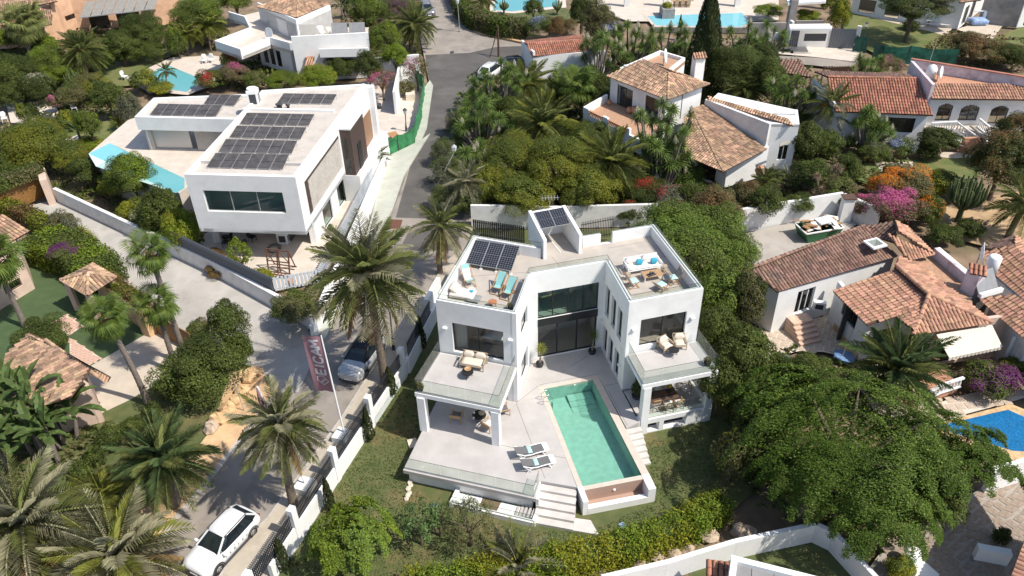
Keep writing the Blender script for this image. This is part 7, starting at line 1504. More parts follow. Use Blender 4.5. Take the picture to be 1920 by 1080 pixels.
# ------------------------------------------------------------------ palms, yuccas and other big leaved plants
palm('date_palm',(722,718),(688,516),4.3,58,'frond_green','tall date palm with orange fruit clusters rising beside the silver car',r=.24,m2='frond_grey',dates=5,dry=4,lo=-58,seed=1,bends=(.55,.9,1.3))
palm('date_palm',(552,950),(527,803),2.95,54,'frond_grey','grey green date palm shading the road above the parked white car',r=.22,m2='frond_green',dry=4,lo=-55,seed=2,bends=(.6,1.0,1.35))
palm('date_palm',(825,512),(826,427),2.9,34,'frond_green','thin date palm with drooping dry fronds beside the villa back corner',r=.2,m2='frond_grey',dry=7,lo=-70,seed=3,bends=(.4,.7,1.2))
palm('date_palm',(330,948),(308,866),3.1,58,'frond_deep','dark green date palm on the dirt bank beside the grey lamp',r=.22,m2='frond_green',lo=-45,seed=4,bends=(.5,.9,1.3))
palm('date_palm',(60,1075),(45,985),4.1,64,'frond_grey','large silvery date palm in the bottom left corner',r=.25,m2='frond_green',dry=4,lo=-60,seed=5,bends=(.45,.9,1.3))
palm('date_palm',(235,1100),(222,1048),3.9,56,'frond_grey','date palm with brown dry fronds reaching over the white car bonnet',r=.25,m2='frond_bright',dry=12,lo=-40,seed=6,bends=(.45,.9,1.3))
palm('young_palm',(195,965),(195,938),2.3,22,'frond_bright','young yellow green palm between the dark palm and the silvery one',r=.12,lo=0,seed=7,bends=(.5,.9,1.2))
palm('date_palm',(1655,745),(1682,697),3.7,48,'frond_deep','broad dark palm in front of the bungalow with the cream awning',r=.25,m2='frond_green',lo=-28,seed=8,bends=(.4,.8,1.2))
palm('date_palm',(1562,262),(1560,200),2.9,46,'frond_green','date palm with orange fruit at the left end of the red roof',r=.22,m2='frond_grey',dates=2,lo=-50,seed=9)
palm('date_palm',(995,205),(988,160),3.4,46,'frond_green','green palm below the tiled garage wall',r=.22,lo=-40,seed=10,m2='frond_bright')
palm('date_palm',(1027,285),(1020,238),4.4,56,'frond_green','biggest arching palm of the central garden, beneath the garage',r=.24,lo=-50,seed=11,m2='frond_bright',bends=(.6,1.1,1.6))
palm('date_palm',(1160,372),(1148,308),4.0,54,'frond_green','arching palm below the terrace of the Mediterranean villa',r=.24,lo=-58,seed=12,m2='frond_bright',bends=(.5,.9,1.5))
palm('young_palm',(876,398),(873,345),2.2,34,'frond_grey','small greyish palm between the street and the neighbour wall',r=.16,lo=-50,seed=13)
palm('date_palm',(786,92),(780,48),3.4,46,'frond_green','street palm beside the road below the grey estate car',r=.2,lo=-60,seed=14)
palm('date_palm',(166,150),(155,98),3.5,46,'frond_green','date palm with fruit in the dense upper left garden',r=.25,lo=-40,seed=15,dates=2)
palm('date_palm',(1400,205),(1398,172),2.8,38,'frond_green','palm standing by the chimney of the Mediterranean villa',r=.2,lo=-45,seed=16)
palm('date_palm',(975,1105),(972,1072),2.6,30,'frond_grey','palm top poking into the bottom edge in front of the golden hedge',r=.2,lo=0,seed=17,m2='frond_bright',gz=-2.0)
palm('date_palm',(1890,445),(1922,385),3.0,34,'frond_green','palm leaning out of frame at the right edge by the dry garden',r=.24,lo=-50,seed=18)
palm('areca_palm',(352,100),(350,66),2.6,34,'frond_bright','yellowish clumping palm right of the upper left pool, left one',r=.1,lo=-20,seed=19,bends=(.8,1.3,1.7),boot=False); palm('areca_palm',(395,92),(392,52),2.8,36,'frond_bright','yellowish clumping palm against the curved terrace house',r=.1,lo=-20,seed=20,bends=(.8,1.3,1.7),boot=False)
palm('young_palm',(315,168),(311,136),1.5,18,'frond_green','small palm in front of the upper left turquoise pool',r=.08,lo=-30,seed=21); palm('young_palm',(222,245),(222,234),1.1,26,'frond_bright','low golden palm clump on the lawn of the left garden',r=.08,lo=5,seed=22,boot=False)
palm('young_palm',(700,320),(705,295),1.5,26,'frond_green','young palm growing behind the white wall near the green netting',r=.1,lo=-30,seed=23)
palm('young_palm',(1440,375),(1436,345),1.8,26,'frond_green','small palm between the white tower block and the tall garden wall',r=.1,lo=-10,seed=25)
palm('date_palm',(902,30),(906,0),2.6,30,'frond_green','palm behind the street hedge at the top edge',r=.2,lo=-60,seed=26)
fanpalm('fan_palm',(278,757),(193,592),.88,26,'tall fan palm with curved trunk nearest the driveway edge',seed=1,gz=-1); fanpalm('fan_palm',(352,682),(280,472),.88,26,'tallest fan palm, its head over the concrete lane',seed=2); fanpalm('fan_palm',(333,697),(291,570),.88,26,'shorter fan palm standing in front of the tallest one',seed=3)
fanpalm('fan_palm',(48,612),(-12,480),1.2,24,'fan palm trunk leaning out of the left edge by the turf',seed=4); fanpalm('fan_palm',(62,114),(34,42),1.5,28,'fan palm before the peach house, left of two',seed=5,m='frond_green'); fanpalm('fan_palm',(78,108),(52,34),1.5,28,'fan palm before the peach house, right of two',seed=6,m='frond_green')
fanpalm('fan_palm',(1092,215),(1085,158),1.3,30,'bright fan palm left of the planted terrace villa',seed=7); fanpalm('fan_palm',(1062,190),(1060,150),1.2,26,'fan palm under the garage wall, behind the bright one',seed=8)
yucca(935,175,120,110,16,'mass of white flowering yuccas at the street corner by the utility pole',bl=.3,seed=1); yucca(905,240,110,100,13,'white flowering yuccas beside the street, below the corner mass',bl=.3,seed=2); yucca(890,300,70,70,6,'two headed flowering yucca above the golden bushes',bl=.42,seed=3)
yucca(1235,275,105,190,18,'tall shaggy flowering yucca in front of the planted terrace',bl=.35,seed=4); yucca(1120,112,90,95,10,'flowering yucca hiding the right end of the garage',bl=.35,seed=5); yucca(1180,90,90,90,11,'flowering yucca behind the Mediterranean villa, left of the row',bl=.35,seed=6); yucca(1245,78,90,80,11,'flowering yucca behind the Mediterranean villa, middle of the row',bl=.5,seed=7)
yucca(1290,95,60,70,6,'flowering yucca close to the big cypress',bl=.5,seed=8); yucca(1390,85,60,80,6,'green yucca right of the big cypress',bl=.2,seed=9); yucca(1440,75,70,80,7,'green yucca beside the far concrete planter',bl=.2,seed=10)
yucca(1475,190,95,95,14,'flowering yucca mass below the brown carport roof',bl=.42,seed=11); yucca(1622,245,80,90,9,'bright yucca before the balustraded veranda',bl=.3,seed=12); yucca(1622,125,60,55,6,'yucca by the far road lamp',bl=.3,seed=13); yucca(1545,345,90,90,7,'dead skirted yucca clump beside the white tower block',bl=0,seed=14,rl=.6,m='blade_dry')
yucca(1205,335,70,60,6,'yucca among red flowers under the arching palm',bl=.4,seed=15); yucca(1290,335,50,50,4,'pale yucca by the arched porch of the Mediterranean villa',bl=.2,seed=16); yucca(152,440,62,40,3,'spiky yellow green yucca at the edge of the concrete lane',bl=0,seed=17,rl=.9,m='frond_bright')
yucca(1600,140,40,40,3,'small yucca behind the red roof ridge',bl=0,seed=18); yucca(1040,165,60,60,6,'yucca below the white garage wall',bl=.2,seed=19)
for k,(px,py,lb) in enumerate(((1478,330,'grey green agave rosette by the white tower block, left one'),(1500,345,'grey green agave rosette by the white tower block, large right one'),(1440,395,'dark agave on top of the tall white garden wall'))):
    r_=thing('agave',lb,'agave',P(px,py,-.9)); o=link('leaf_rosette',rosette_mesh('agave',70,-.1,.04,.15),r_); o.scale=(1.5,1.5,1.5)
    o2=link('leaf_rosette',rosette_mesh('agave',70,-.1,.04,.15),r_); o2.location=(.7,-.5,0); o2.scale=(1.2,1.2,1.2)
for k,(px,py,L,st,lb,m,fan) in enumerate(((25,790,2.3,3,'banana plant clump against the broad tiled outbuilding, left one','banana',False),(70,800,2.4,3,'banana plant clump against the broad tiled outbuilding, middle one','banana',False),(120,830,2.3,3,'banana plant clump nearest the pink outbuilding wall','banana',False),(20,880,2.3,2,'banana plant leaning over the silvery palm at the left edge','banana',False),(95,870,2.2,2,'banana plant between the outbuilding and the silvery palm','banana',False),(60,850,2.4,2,'tall banana plant in the middle of the lower left thicket','banana',False),
        (155,272,1.9,2,'bird of paradise plant on the lawn of the left garden','banana',True),(88,285,1.5,1,'dark banana plant at the corner of the left garden hedge','leaf_dark',False),(648,30,1.8,3,'banana plants behind the white dish of the tiled house','banana',True),(860,255,1.6,2,'banana plant among the yuccas beside the street','banana',False),(935,270,1.5,1,'pale banana plant left of the biggest arching palm','agave',False))):
    banana(px,py,lb,L,st,9,seed=k,m=m,fan=fan,h=2.6 if py > 700 else 1.6)
candelabra(100,180,'branching candelabra cactus in the upper left garden, left one',3.2,seed=1); candelabra(148,178,'dark candelabra cactus in the upper left garden, right one',3.4,seed=2); candelabra(1795,415,'large candelabra cactus beside the bougainvillea',5.0,34,1.5,seed=3,r=.14); candelabra(1560,300,'column cactus beside the dead skirted yucca',3.6,14,.8,seed=4); candelabra(1045,28,'cactus tree by the far turquoise pool',2.4,12,.8,seed=5); candelabra(945,26,'dark cactus beside the street hedge',2.2,14,.7,seed=6)
# ------------------------------------------------------------------ trees
def T(n_,px,py,w,h,z,kind,m,lb,*a,**k): return tree(n_,px,py,w,h,z,kind,m,lb,*a,**k)
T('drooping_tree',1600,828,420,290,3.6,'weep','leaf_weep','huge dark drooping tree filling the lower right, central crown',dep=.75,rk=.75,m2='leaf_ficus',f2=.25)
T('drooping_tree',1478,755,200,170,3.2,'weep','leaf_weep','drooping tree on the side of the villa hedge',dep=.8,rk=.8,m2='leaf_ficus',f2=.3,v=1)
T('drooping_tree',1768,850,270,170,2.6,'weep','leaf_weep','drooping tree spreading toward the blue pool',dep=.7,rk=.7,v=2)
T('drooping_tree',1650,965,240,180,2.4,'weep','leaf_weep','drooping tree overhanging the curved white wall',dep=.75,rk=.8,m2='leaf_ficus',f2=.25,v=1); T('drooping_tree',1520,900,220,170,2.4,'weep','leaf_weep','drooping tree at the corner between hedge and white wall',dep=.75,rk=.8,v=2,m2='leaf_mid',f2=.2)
for k,(px,py,w,h,z,m,lb) in enumerate(((1262,428,150,90,3.0,'leaf_ficus','bright clipped ficus behind the right roof terrace, at the back wall end'),(1338,425,130,80,2.8,'leaf_ficus','bright ficus beside the tall white garden wall'),(1300,480,150,110,3.4,'leaf_ficus','bright ficus pressed against the right parapet, upper one'),(1375,480,110,100,2.6,'leaf_ficus','bright ficus overhanging the driveway of the bungalow'),(1352,545,110,120,3.0,'leaf_ficus','bright ficus beside the right wing corner'),(1345,615,90,110,2.4,'leaf_mid','tall leafy hedge tree beside the right balcony'))):
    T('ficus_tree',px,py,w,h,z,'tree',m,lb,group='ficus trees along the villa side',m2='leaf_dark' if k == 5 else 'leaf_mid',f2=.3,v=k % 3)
T('olive_tree',1398,570,80,150,2.6,'tree','leaf_olive','grey leaved tree against the bungalow end wall',m2='leaf_dark',f2=.4); T('garden_tree',1395,665,120,110,2.0,'tree','leaf_dark','dark tree below the grey leaved tree',m2='leaf_mid',f2=.3); T('citrus_tree',1520,715,130,90,1.2,'tree','leaf_mid','orange tree in front of the stone patio',m2='leaf_dark',f2=.3)
T('garden_tree',1350,720,80,110,1.6,'tree','leaf_mid','leafy tree right of the dining terrace',m2='leaf_dark',f2=.4,v=1); T('garden_tree',1425,830,130,150,1.6,'tree','leaf_dark','dark tree behind the olive shrub on the lawn',v=2)
T('laurel_tree',1374,855,78,120,1.0,'tree','leaf_olive','pale olive coloured shrub tree on the right of the lawn',m2='leaf_golden',f2=.25)
T('round_tree',659,1008,158,145,1.4,'weep','leaf_ficus','round bright green tree at the bottom of the villa lawn',m2='leaf_bright',f2=.45,n=24000,leaf=.032); T('jacaranda_sapling',785,975,92,90,.9,'sparse','leaf_jac','feathery young tree beside the round one on the lawn',n=1500); T('jacaranda_sapling',822,962,60,60,.8,'sparse','leaf_jac','feathery sapling head leaning to the pepper tree',v=1,n=900); T('pepper_tree',880,978,115,115,.9,'sparse','leaf_olive','wispy pepper tree in front of the basement light well',n=2600,leaf=.05,asp=.25,m2='leaf_mid',f2=.3)
for k,(px,py,w,h,lb) in enumerate(((688,793,24,62,'slim young cypress by the wall between flag block and tall palm'),(614,925,22,66,'slim young cypress against the white wall, middle of the row'),(526,1037,28,66,'slim young cypress lowest in the row along the white wall'),(730,713,26,50,'slim young cypress at the pillar beside the tall palm base'),(787,622,22,58,'slim young cypress in the shade of the left wing'))):
    c=tree('cypress_sapling',px,py,w,h*1.3,.35,'column','leaf_cypress',lb,'cypress','young cypresses along the garden wall',n=1300,leaf=.12,trunk=.04)
T('cypress_tree',1322,95,78,260,3.6,'column','leaf_cypress','tall dark cypress behind the Mediterranean villa chimney',n=16000,leaf=.035,cat='cypress',rk=.9); T('cypress_tree',1275,48,8,40,.6,'column','leaf_cypress','tiny slim cypress in front of the far long pool',n=700,leaf=.17,cat='cypress')
T('pine_tree',1715,10,140,62,3.6,'flat','leaf_dark','dark umbrella pine on the upper right lawn',trunk=.25,m2='leaf_olive',f2=.2); T('juniper_tree',1762,262,76,50,.8,'flat','leaf_dark','low leaning dark pine before the balustraded stair',trunk=.15); T('garden_tree',440,2,70,40,2.0,'tree','leaf_mid','leafy tree behind the tiled house at the top edge',m2='leaf_bright',f2=.3); T('mimosa_tree',1880,305,130,120,2.6,'tree','leaf_dark','brownish dark tree at the right edge above the dry garden',m2='leaf_brown',f2=.4); T('mimosa_tree',1905,250,90,80,2.2,'tree','leaf_dark','brownish dark tree beside the lower glass door, right edge',m2='leaf_brown',f2=.3,v=1)
T('street_tree',720,75,70,70,2.8,'tree','leaf_mid','leafy tree beside the tiled house drive',m2='leaf_bright',f2=.3); T('street_tree',690,20,80,70,3.0,'tree','leaf_mid','leafy tree right of the banana plants at the top',m2='leaf_bright',f2=.25,v=1); T('street_tree',740,105,56,52,2.4,'tree','leaf_bright','bright tree above the bougainvillea corner',v=2); T('dark_tree',690,125,56,62,1.6,'tree','leaf_dark','dark tree against the white wall of the tiled house'); T('small_tree',595,145,80,44,1.4,'tree','leaf_bright','bright green tree behind the rear solar roof',m2='leaf_yellow',f2=.4)
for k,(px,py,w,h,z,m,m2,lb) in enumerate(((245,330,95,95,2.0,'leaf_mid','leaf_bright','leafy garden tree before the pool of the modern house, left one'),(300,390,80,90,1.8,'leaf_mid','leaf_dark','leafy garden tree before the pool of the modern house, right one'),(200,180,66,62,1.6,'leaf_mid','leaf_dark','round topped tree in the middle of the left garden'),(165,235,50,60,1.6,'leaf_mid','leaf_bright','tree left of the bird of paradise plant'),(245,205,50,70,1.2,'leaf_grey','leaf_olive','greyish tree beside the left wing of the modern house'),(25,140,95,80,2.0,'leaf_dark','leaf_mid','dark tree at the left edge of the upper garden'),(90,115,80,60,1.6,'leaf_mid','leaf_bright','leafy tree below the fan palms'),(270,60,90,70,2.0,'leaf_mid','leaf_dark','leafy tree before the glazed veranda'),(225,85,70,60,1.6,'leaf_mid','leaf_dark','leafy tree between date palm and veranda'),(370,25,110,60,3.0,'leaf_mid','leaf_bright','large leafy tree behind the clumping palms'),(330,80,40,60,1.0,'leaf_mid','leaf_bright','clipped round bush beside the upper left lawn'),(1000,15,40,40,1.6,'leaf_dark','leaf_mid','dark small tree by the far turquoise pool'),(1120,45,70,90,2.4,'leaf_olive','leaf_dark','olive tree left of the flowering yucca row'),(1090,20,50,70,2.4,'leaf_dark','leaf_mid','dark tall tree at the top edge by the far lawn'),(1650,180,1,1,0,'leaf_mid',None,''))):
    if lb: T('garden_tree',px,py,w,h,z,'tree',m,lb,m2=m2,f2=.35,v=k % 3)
T('young_tree',450,480,52,84,.8,'sparse','leaf_bright','thin young tree on the patio of the modern house'); T('flowering_tree',715,150,62,40,1.4,'sparse','leaf_brown','bougainvillea tree with faded pink bracts at the yard gate',m2='bloom_pink',f2=.2); T('flowering_tree',780,130,56,56,1.6,'sparse','leaf_olive','open shrub tree above the green netting',m2='bloom_pink',f2=.12)
T('brown_tree',1340,400,110,110,1.8,'tree','leaf_olive','olive brown tree below the Mediterranean villa',m2='leaf_brown',f2=.4); T('green_tree',1300,372,80,60,.9,'tree','leaf_dark','dark tree before the arched porch',m2='leaf_mid',f2=.3)
for k,(px,py,w,h,z,lb) in enumerate(((962,300,130,110,2.0,'golden green bush mass behind the neighbour wall, left part'),(1045,315,150,120,2.2,'golden green bush mass behind the neighbour wall, middle part'),(1100,350,120,90,1.6,'golden green bush mass behind the neighbour wall, right part'),(910,345,90,80,1.2,'golden green bush beside the small greyish palm'),(985,360,130,70,1.4,'golden green bush overhanging the dappled wall'))):
    T('golden_bush',px,py,w,h,z,'tree','leaf_golden',lb,'bush','golden bushes behind the villa',m2='leaf_mid',f2=.3,v=k % 3)
for k,(px,py,w,h,lb) in enumerate(((858,228,50,60,'feathery grey green bush beside the street, uppermost'),(832,285,56,60,'feathery grey green bush beside the street, second'),(845,325,80,70,'feathery grey green bush beside the street, largest'),(830,370,60,50,'feathery grey green bush beside the street by the thin palm'))): T('feathery_bush',px,py,w,h,.4,'tree','leaf_grey',lb,'bush','feathery bushes along the street',m2='leaf_mid',f2=.4,asp=.28,v=k % 3)
# ------------------------------------------------------------------ bushes
Bs=[
 (1690,345,120,70,'leaf_olive','orange flowering bougainvillea above the bungalow roof','bloom_orange',.3,'bougainvillea',1.2),(1672,385,110,70,'leaf_olive','pink flowering bougainvillea above the bungalow roof','bloom_pink',.4,'bougainvillea',1.0),(1620,385,60,50,'leaf_brown','reddish bougainvillea end against the tall white wall','bloom_pink',.3,'bougainvillea',1.0),(1740,395,60,70,'leaf_mid','green part of the bougainvillea thicket by the cactus','bloom_orange',.15,'bush',.9),(1770,345,80,50,'leaf_yellow','yellow green bush on the lawn edge behind the cactus','leaf_mid',.3,'bush',.8),
 (1860,710,105,66,'leaf_mid','purple flowering hedge bush beside the blue pool','bloom_purple',.35,'bougainvillea',.9),(1900,690,60,50,'leaf_golden','yellowing bush end beside the purple flowering hedge','leaf_mid',.4,'bush',.9),
 (1650,730,60,60,'leaf_dark','dark shrub at the foot of the broad palm',None,0,'bush',.8),(1470,700,90,70,'leaf_mid','leafy shrub beside the stone patio','leaf_dark',.4,'bush',.8),(1760,940,110,80,'leaf_ficus','light leaved shrub under the drooping tree by the crazy paving','leaf_mid',.4,'bush',.9),(1690,1068,60,50,'leaf_yellow','yellow green shrub at the white stone urn','leaf_mid',.3,'bush',.8),(1880,1005,40,30,'leaf_dark','dark shrub in the shade near the tiled roof corner',None,0,'bush',.8),
 (553,577,92,58,'leaf_mid','oleander bush spilling over the retaining wall corner','leaf_olive',.3,'bush',1.5),(386,694,165,125,'leaf_mid','large ivy covered mound beside the dirt bank','leaf_dark',.4,'bush',.9),(428,608,80,100,'leaf_dark','tall loose shrub on the ivy mound','leaf_mid',.3,'bush',1.4),(372,616,50,34,'leaf_mid','small clipped shrub at the end of the brown gate','leaf_olive',.3,'bush',.9),(330,725,80,60,'leaf_dark','dark shrub at the foot of the short fan palm','leaf_mid',.3,'bush',.9),(448,655,60,80,'leaf_mid','ivy bulging toward the street, right end of the mound','leaf_dark',.4,'bush',.9),
 (75,638,112,72,'leaf_mid','clipped dome shaped bush behind the broad tiled roof','leaf_dark',.4,'bush',.8),(205,822,60,56,'leaf_dark','dark conifer shrub on the lower left lawn, biggest','leaf_mid',.3,'bush',.9),(180,855,46,44,'leaf_dark','dark conifer shrub on the lower left lawn, middle','leaf_mid',.2,'bush',.9),(150,882,50,44,'leaf_mid','dark conifer shrub nearest the silvery palm','leaf_dark',.3,'bush',.9),(285,770,40,44,'leaf_dark','upright shrub beside the curved fan palm foot',None,0,'bush',1.0),(250,800,50,46,'leaf_dark','shrub between the lawn and the dark green palm','leaf_mid',.3,'bush',.9),
 (340,432,72,92,'leaf_bright','bright leafy shrub by the left corner of the modern house','leaf_yellow',.4,'bush',1.0),(285,410,70,70,'leaf_mid','shrub with pale flowers behind the retaining wall','bloom_white',.06,'bush',1.0),(330,375,50,50,'leaf_mid','pink flowering oleander beside the modern house','bloom_pink',.12,'bush',1.0),(215,345,66,50,'leaf_yellow','yellow green shrub behind the retaining wall, left end','leaf_mid',.3,'bush',1.0),(165,320,80,56,'leaf_dark','dark round shrub at the left end of the pool terrace','leaf_mid',.3,'bush',1.1),(250,395,60,50,'leaf_yellow','yellowish shrub hanging over the retaining wall middle','leaf_mid',.4,'bush',1.0),(490,520,50,30,'leaf_yellow','yellow leaved shrub inside the corner of the pale fence','leaf_golden',.3,'bush',.9),(420,500,70,26,'leaf_brown','brownish ground shrub along the inside of the fence','leaf_golden',.3,'bush',.8),(400,480,50,24,'leaf_brown','dry grassy clump by the column of the modern house','leaf_brown',.3,'bush',.8),(620,430,12,26,'leaf_mid','thin climbing plant beside the pale fence',None,0,'bush',1.2),
 (60,270,150,100,'leaf_golden','great golden green bush mass at the left edge','leaf_mid',.35,'bush',1.0),(130,295,80,60,'leaf_golden','golden green bush right of the great mass','leaf_mid',.35,'bush',1.0),(20,300,80,80,'leaf_mid','green bush under the great golden mass','leaf_dark',.4,'bush',1.0),
 (45,215,30,46,'leaf_mid','small upright conifer on the left garden terrace, first','leaf_yellow',.2,'bush',1.2),(62,210,24,44,'leaf_dark','small upright conifer on the left garden terrace, second',None,0,'bush',1.2),(85,228,40,30,'leaf_dark','low clipped shrub below the left garden terrace','leaf_grey',.3,'bush',.9),(125,225,40,40,'leaf_mid','small shrub between the terrace steps and bird of paradise','leaf_yellow',.3,'bush',.9),(98,192,26,34,'leaf_olive','pink flowering shrub on the left garden terrace','bloom_pink',.35,'bush',1.2),(135,178,60,50,'leaf_olive','olive shrub between the two candelabra cacti','leaf_mid',.3,'bush',1.0),(172,160,70,50,'leaf_golden','golden shrub behind the round topped tree','leaf_olive',.4,'bush',1.0),(105,140,90,50,'leaf_bright','bright low shrub below the date palm','leaf_mid',.4,'bush',1.0),(70,165,70,60,'leaf_dark','dark shrub with pale flowers in the upper left garden','bloom_white',.08,'bush',1.0),(15,180,60,50,'leaf_dark','dark shrub at the left edge above the golden mass','leaf_mid',.3,'bush',1.0),(85,85,50,40,'leaf_bright','bright shrub right of the blue awning',None,0,'bush',1.0),(10,75,40,40,'leaf_mid','shrub left of the blue awning','leaf_bright',.3,'bush',1.0),(185,112,60,50,'leaf_mid','shrub at the foot of the date palm with fruit','leaf_bright',.2,'bush',1.0),(280,95,60,40,'leaf_mid','shrub along the upper left lawn, nearer the pool','leaf_dark',.3,'bush',1.0),(240,105,50,34,'leaf_mid','shrub along the upper left lawn, nearer the chair','leaf_dark',.3,'bush',.9),(165,272,60,24,'leaf_yellow','yellow leaved ground shrub at the shallow end of the pale pool','leaf_bright',.4,'bush',.8),(270,150,56,40,'leaf_mid','shrub hiding the near edge of the upper left pool','leaf_yellow',.3,'bush',1.0),(300,165,50,24,'leaf_yellow','yellowish shrub behind the left wing roof','leaf_mid',.3,'bush',1.0),(395,150,60,36,'leaf_mid','shrub with reddish leaves behind the left wing roof','bloom_red',.1,'bush',1.1),(440,140,66,40,'leaf_olive','faded pink flowering shrub behind the solar roof','bloom_pink',.12,'bush',1.1),(480,150,50,30,'leaf_mid','shrub behind the rooftop air conditioner','leaf_olive',.3,'bush',1.1),(530,150,70,30,'leaf_mid','shrub row behind the rear solar panels','leaf_bright',.3,'bush',1.1),(640,128,66,44,'leaf_dark','dark shrub against the lower wall of the tiled house','leaf_mid',.3,'bush',1.1),(430,115,36,46,'frond_bright','grassy shrub beneath the curved terrace','bloom_red',.08,'bush',1.0),(740,20,90,50,'leaf_mid','dense shrub beside the road top, left side','bloom_purple',.1,'bush',1.1),(700,55,60,40,'leaf_brown','reddish purple shrub by the tiled house','bloom_purple',.3,'bush',1.0),(760,165,40,30,'leaf_olive','small shrub inside the yard gate wall',None,0,'bush',1.0),
 (1140,60,60,60,'leaf_olive','pale blue flowering shrub behind the garage','bloom_blue',.25,'bush',1.2),(1010,50,60,40,'leaf_mid','street hedge bush with blue flowers','bloom_blue',.15,'bush',1.1),(1050,52,60,44,'leaf_brown','rust coloured bush behind the garage roof','leaf_olive',.3,'bush',1.1),(1380,130,120,90,'leaf_dark','dark shrub mass right of the villa chimney','leaf_mid',.3,'bush',1.2),(1440,150,80,90,'leaf_dark','dark shrub mass beside the brown carport','leaf_mid',.3,'bush',1.2),(1430,110,60,60,'leaf_dark','dark bush under the far yuccas',None,0,'bush',1.2),(1250,160,1,1,'leaf_dark','',None,0,'bush',1),
 (1215,360,90,56,'leaf_dark','dark shrub with red flowers under the tall yucca','bloom_red',.04,'bush',1.1),(1255,372,80,60,'leaf_grey','greyish shrub with red flowers by the arched porch','bloom_red',.04,'bush',1.1),(1180,395,60,40,'leaf_dark','dark shrub on the neighbour wall behind the stair head','bloom_red',.08,'bush',1.0),(1440,380,70,56,'leaf_mid','leafy shrub spilling over the tall white wall','leaf_dark',.3,'bush',1.8),(1400,365,60,60,'leaf_olive','olive shrub at the foot of the white tower block','leaf_brown',.3,'bush',1.2),(1500,380,60,36,'leaf_mid','low shrub along the top of the tall white wall','leaf_dark',.3,'bush',1.8),(1100,260,90,70,'leaf_dark','dark shrub beneath the planted terrace','leaf_mid',.3,'bush',1.0),(1060,260,70,60,'leaf_mid','shrub behind the biggest arching palm','leaf_golden',.3,'bush',1.0),
 (960,210,80,60,'leaf_dark','dark shrub between the yuccas and the arching palm','leaf_mid',.3,'bush',1.0),(940,300,1,1,'leaf_dark','',None,0,'bush',1),(1170,150,60,60,'leaf_dark','dark shrub below the yucca row behind the tiled roof','leaf_mid',.2,'bush',1.2),(1120,170,60,70,'leaf_dark','dark shrub between the garage and the planted terrace','leaf_mid',.2,'bush',1.2),
 (1520,330,80,70,'leaf_dark','dark shrub behind the grey agaves','leaf_mid',.3,'bush',1.1),(1590,320,60,60,'leaf_mid','shrub between dead skirted yucca and lawn','leaf_dark',.3,'bush',1.0),(1570,360,80,60,'leaf_olive','loose shrub above the corner of the tall white wall','leaf_mid',.4,'bush',1.0),(1640,285,60,36,'leaf_mid','flower bed shrub below the balustraded veranda, left','leaf_grey',.2,'bush',1.0),(1690,275,60,36,'leaf_mid','flower bed shrub below the balustraded veranda, right','bloom_blue',.12,'bush',1.0),(1740,285,50,30,'leaf_dark','dark flower bed shrub by the leaning pine',None,0,'bush',.9),(1664,318,20,20,'leaf_mid','clipped ball bush on the pale garden slab',None,0,'bush',1.0),(1686,322,16,16,'leaf_mid','clipped box bush on the pale garden slab',None,0,'bush',1.0),(1510,265,70,80,'leaf_dark','dark shrub between yucca mass and white tower','leaf_mid',.2,'bush',1.2),(1550,270,60,60,'leaf_mid','shrub at the foot of the red roof date palm','leaf_dark',.2,'bush',1.0),
 (1820,88,90,54,'leaf_olive','big rounded brownish bush on the upper right lawn edge','leaf_brown',.5,'bush',1.0),(1875,100,90,40,'leaf_dark','dark bush right of the rounded brownish one','leaf_brown',.3,'bush',1.0),(1905,110,50,40,'leaf_dark','dark bush at the far right edge of the upper lawn','leaf_mid',.2,'bush',1.0),(1668,122,56,30,'leaf_olive','pink flowering oleander in front of the teal netting','bloom_pink',.1,'bush',1.1),(1575,30,44,70,'leaf_yellow','tall bamboo like hedge beside the grey sliding gate','leaf_mid',.5,'bush',1.2),(1560,5,44,50,'leaf_mid','bamboo like hedge at the top edge','leaf_yellow',.3,'bush',1.2),(1514,30,50,24,'leaf_bright','plants filling the grey concrete planter','leaf_yellow',.3,'bush',1.8),(1440,20,60,24,'leaf_bright','plants along the far terrace planter','leaf_yellow',.3,'bush',1.4),(1708,48,36,20,'leaf_dark','low round shrub under the umbrella pine',None,0,'bush',.8),
 (1840,460,1,1,'leaf_dark','',None,0,'bush',1),(1770,440,70,40,'leaf_dark','dark shrub in the shade behind the bungalow roof terrace','leaf_mid',.2,'bush',.9),(1820,430,60,36,'leaf_dark','dark shrub at the foot of the large cactus','leaf_mid',.2,'bush',.9),(120,425,60,60,'leaf_grey','open grey shrub at the edge of the concrete lane','leaf_olive',.3,'bush',1.2),(880,380,50,60,'leaf_mid','shrub behind the small greyish palm','leaf_grey',.4,'bush',1.0),(1010,385,60,40,'leaf_dark','dark creeper over the neighbour wall with pink flowers','bloom_pink',.06,'bush',1.4),
]
for px,py,w,h,m,lb,m2,f2,cat,up in Bs:
    if lb: bush('shrub' if cat == 'bush' else 'bougainvillea',px,py,w,h,m,lb,cat,-1.0,m2=m2,f2=f2,up=up)
sm_=thing('small_bush','x','x'); bpy.data.objects.remove(sm_)
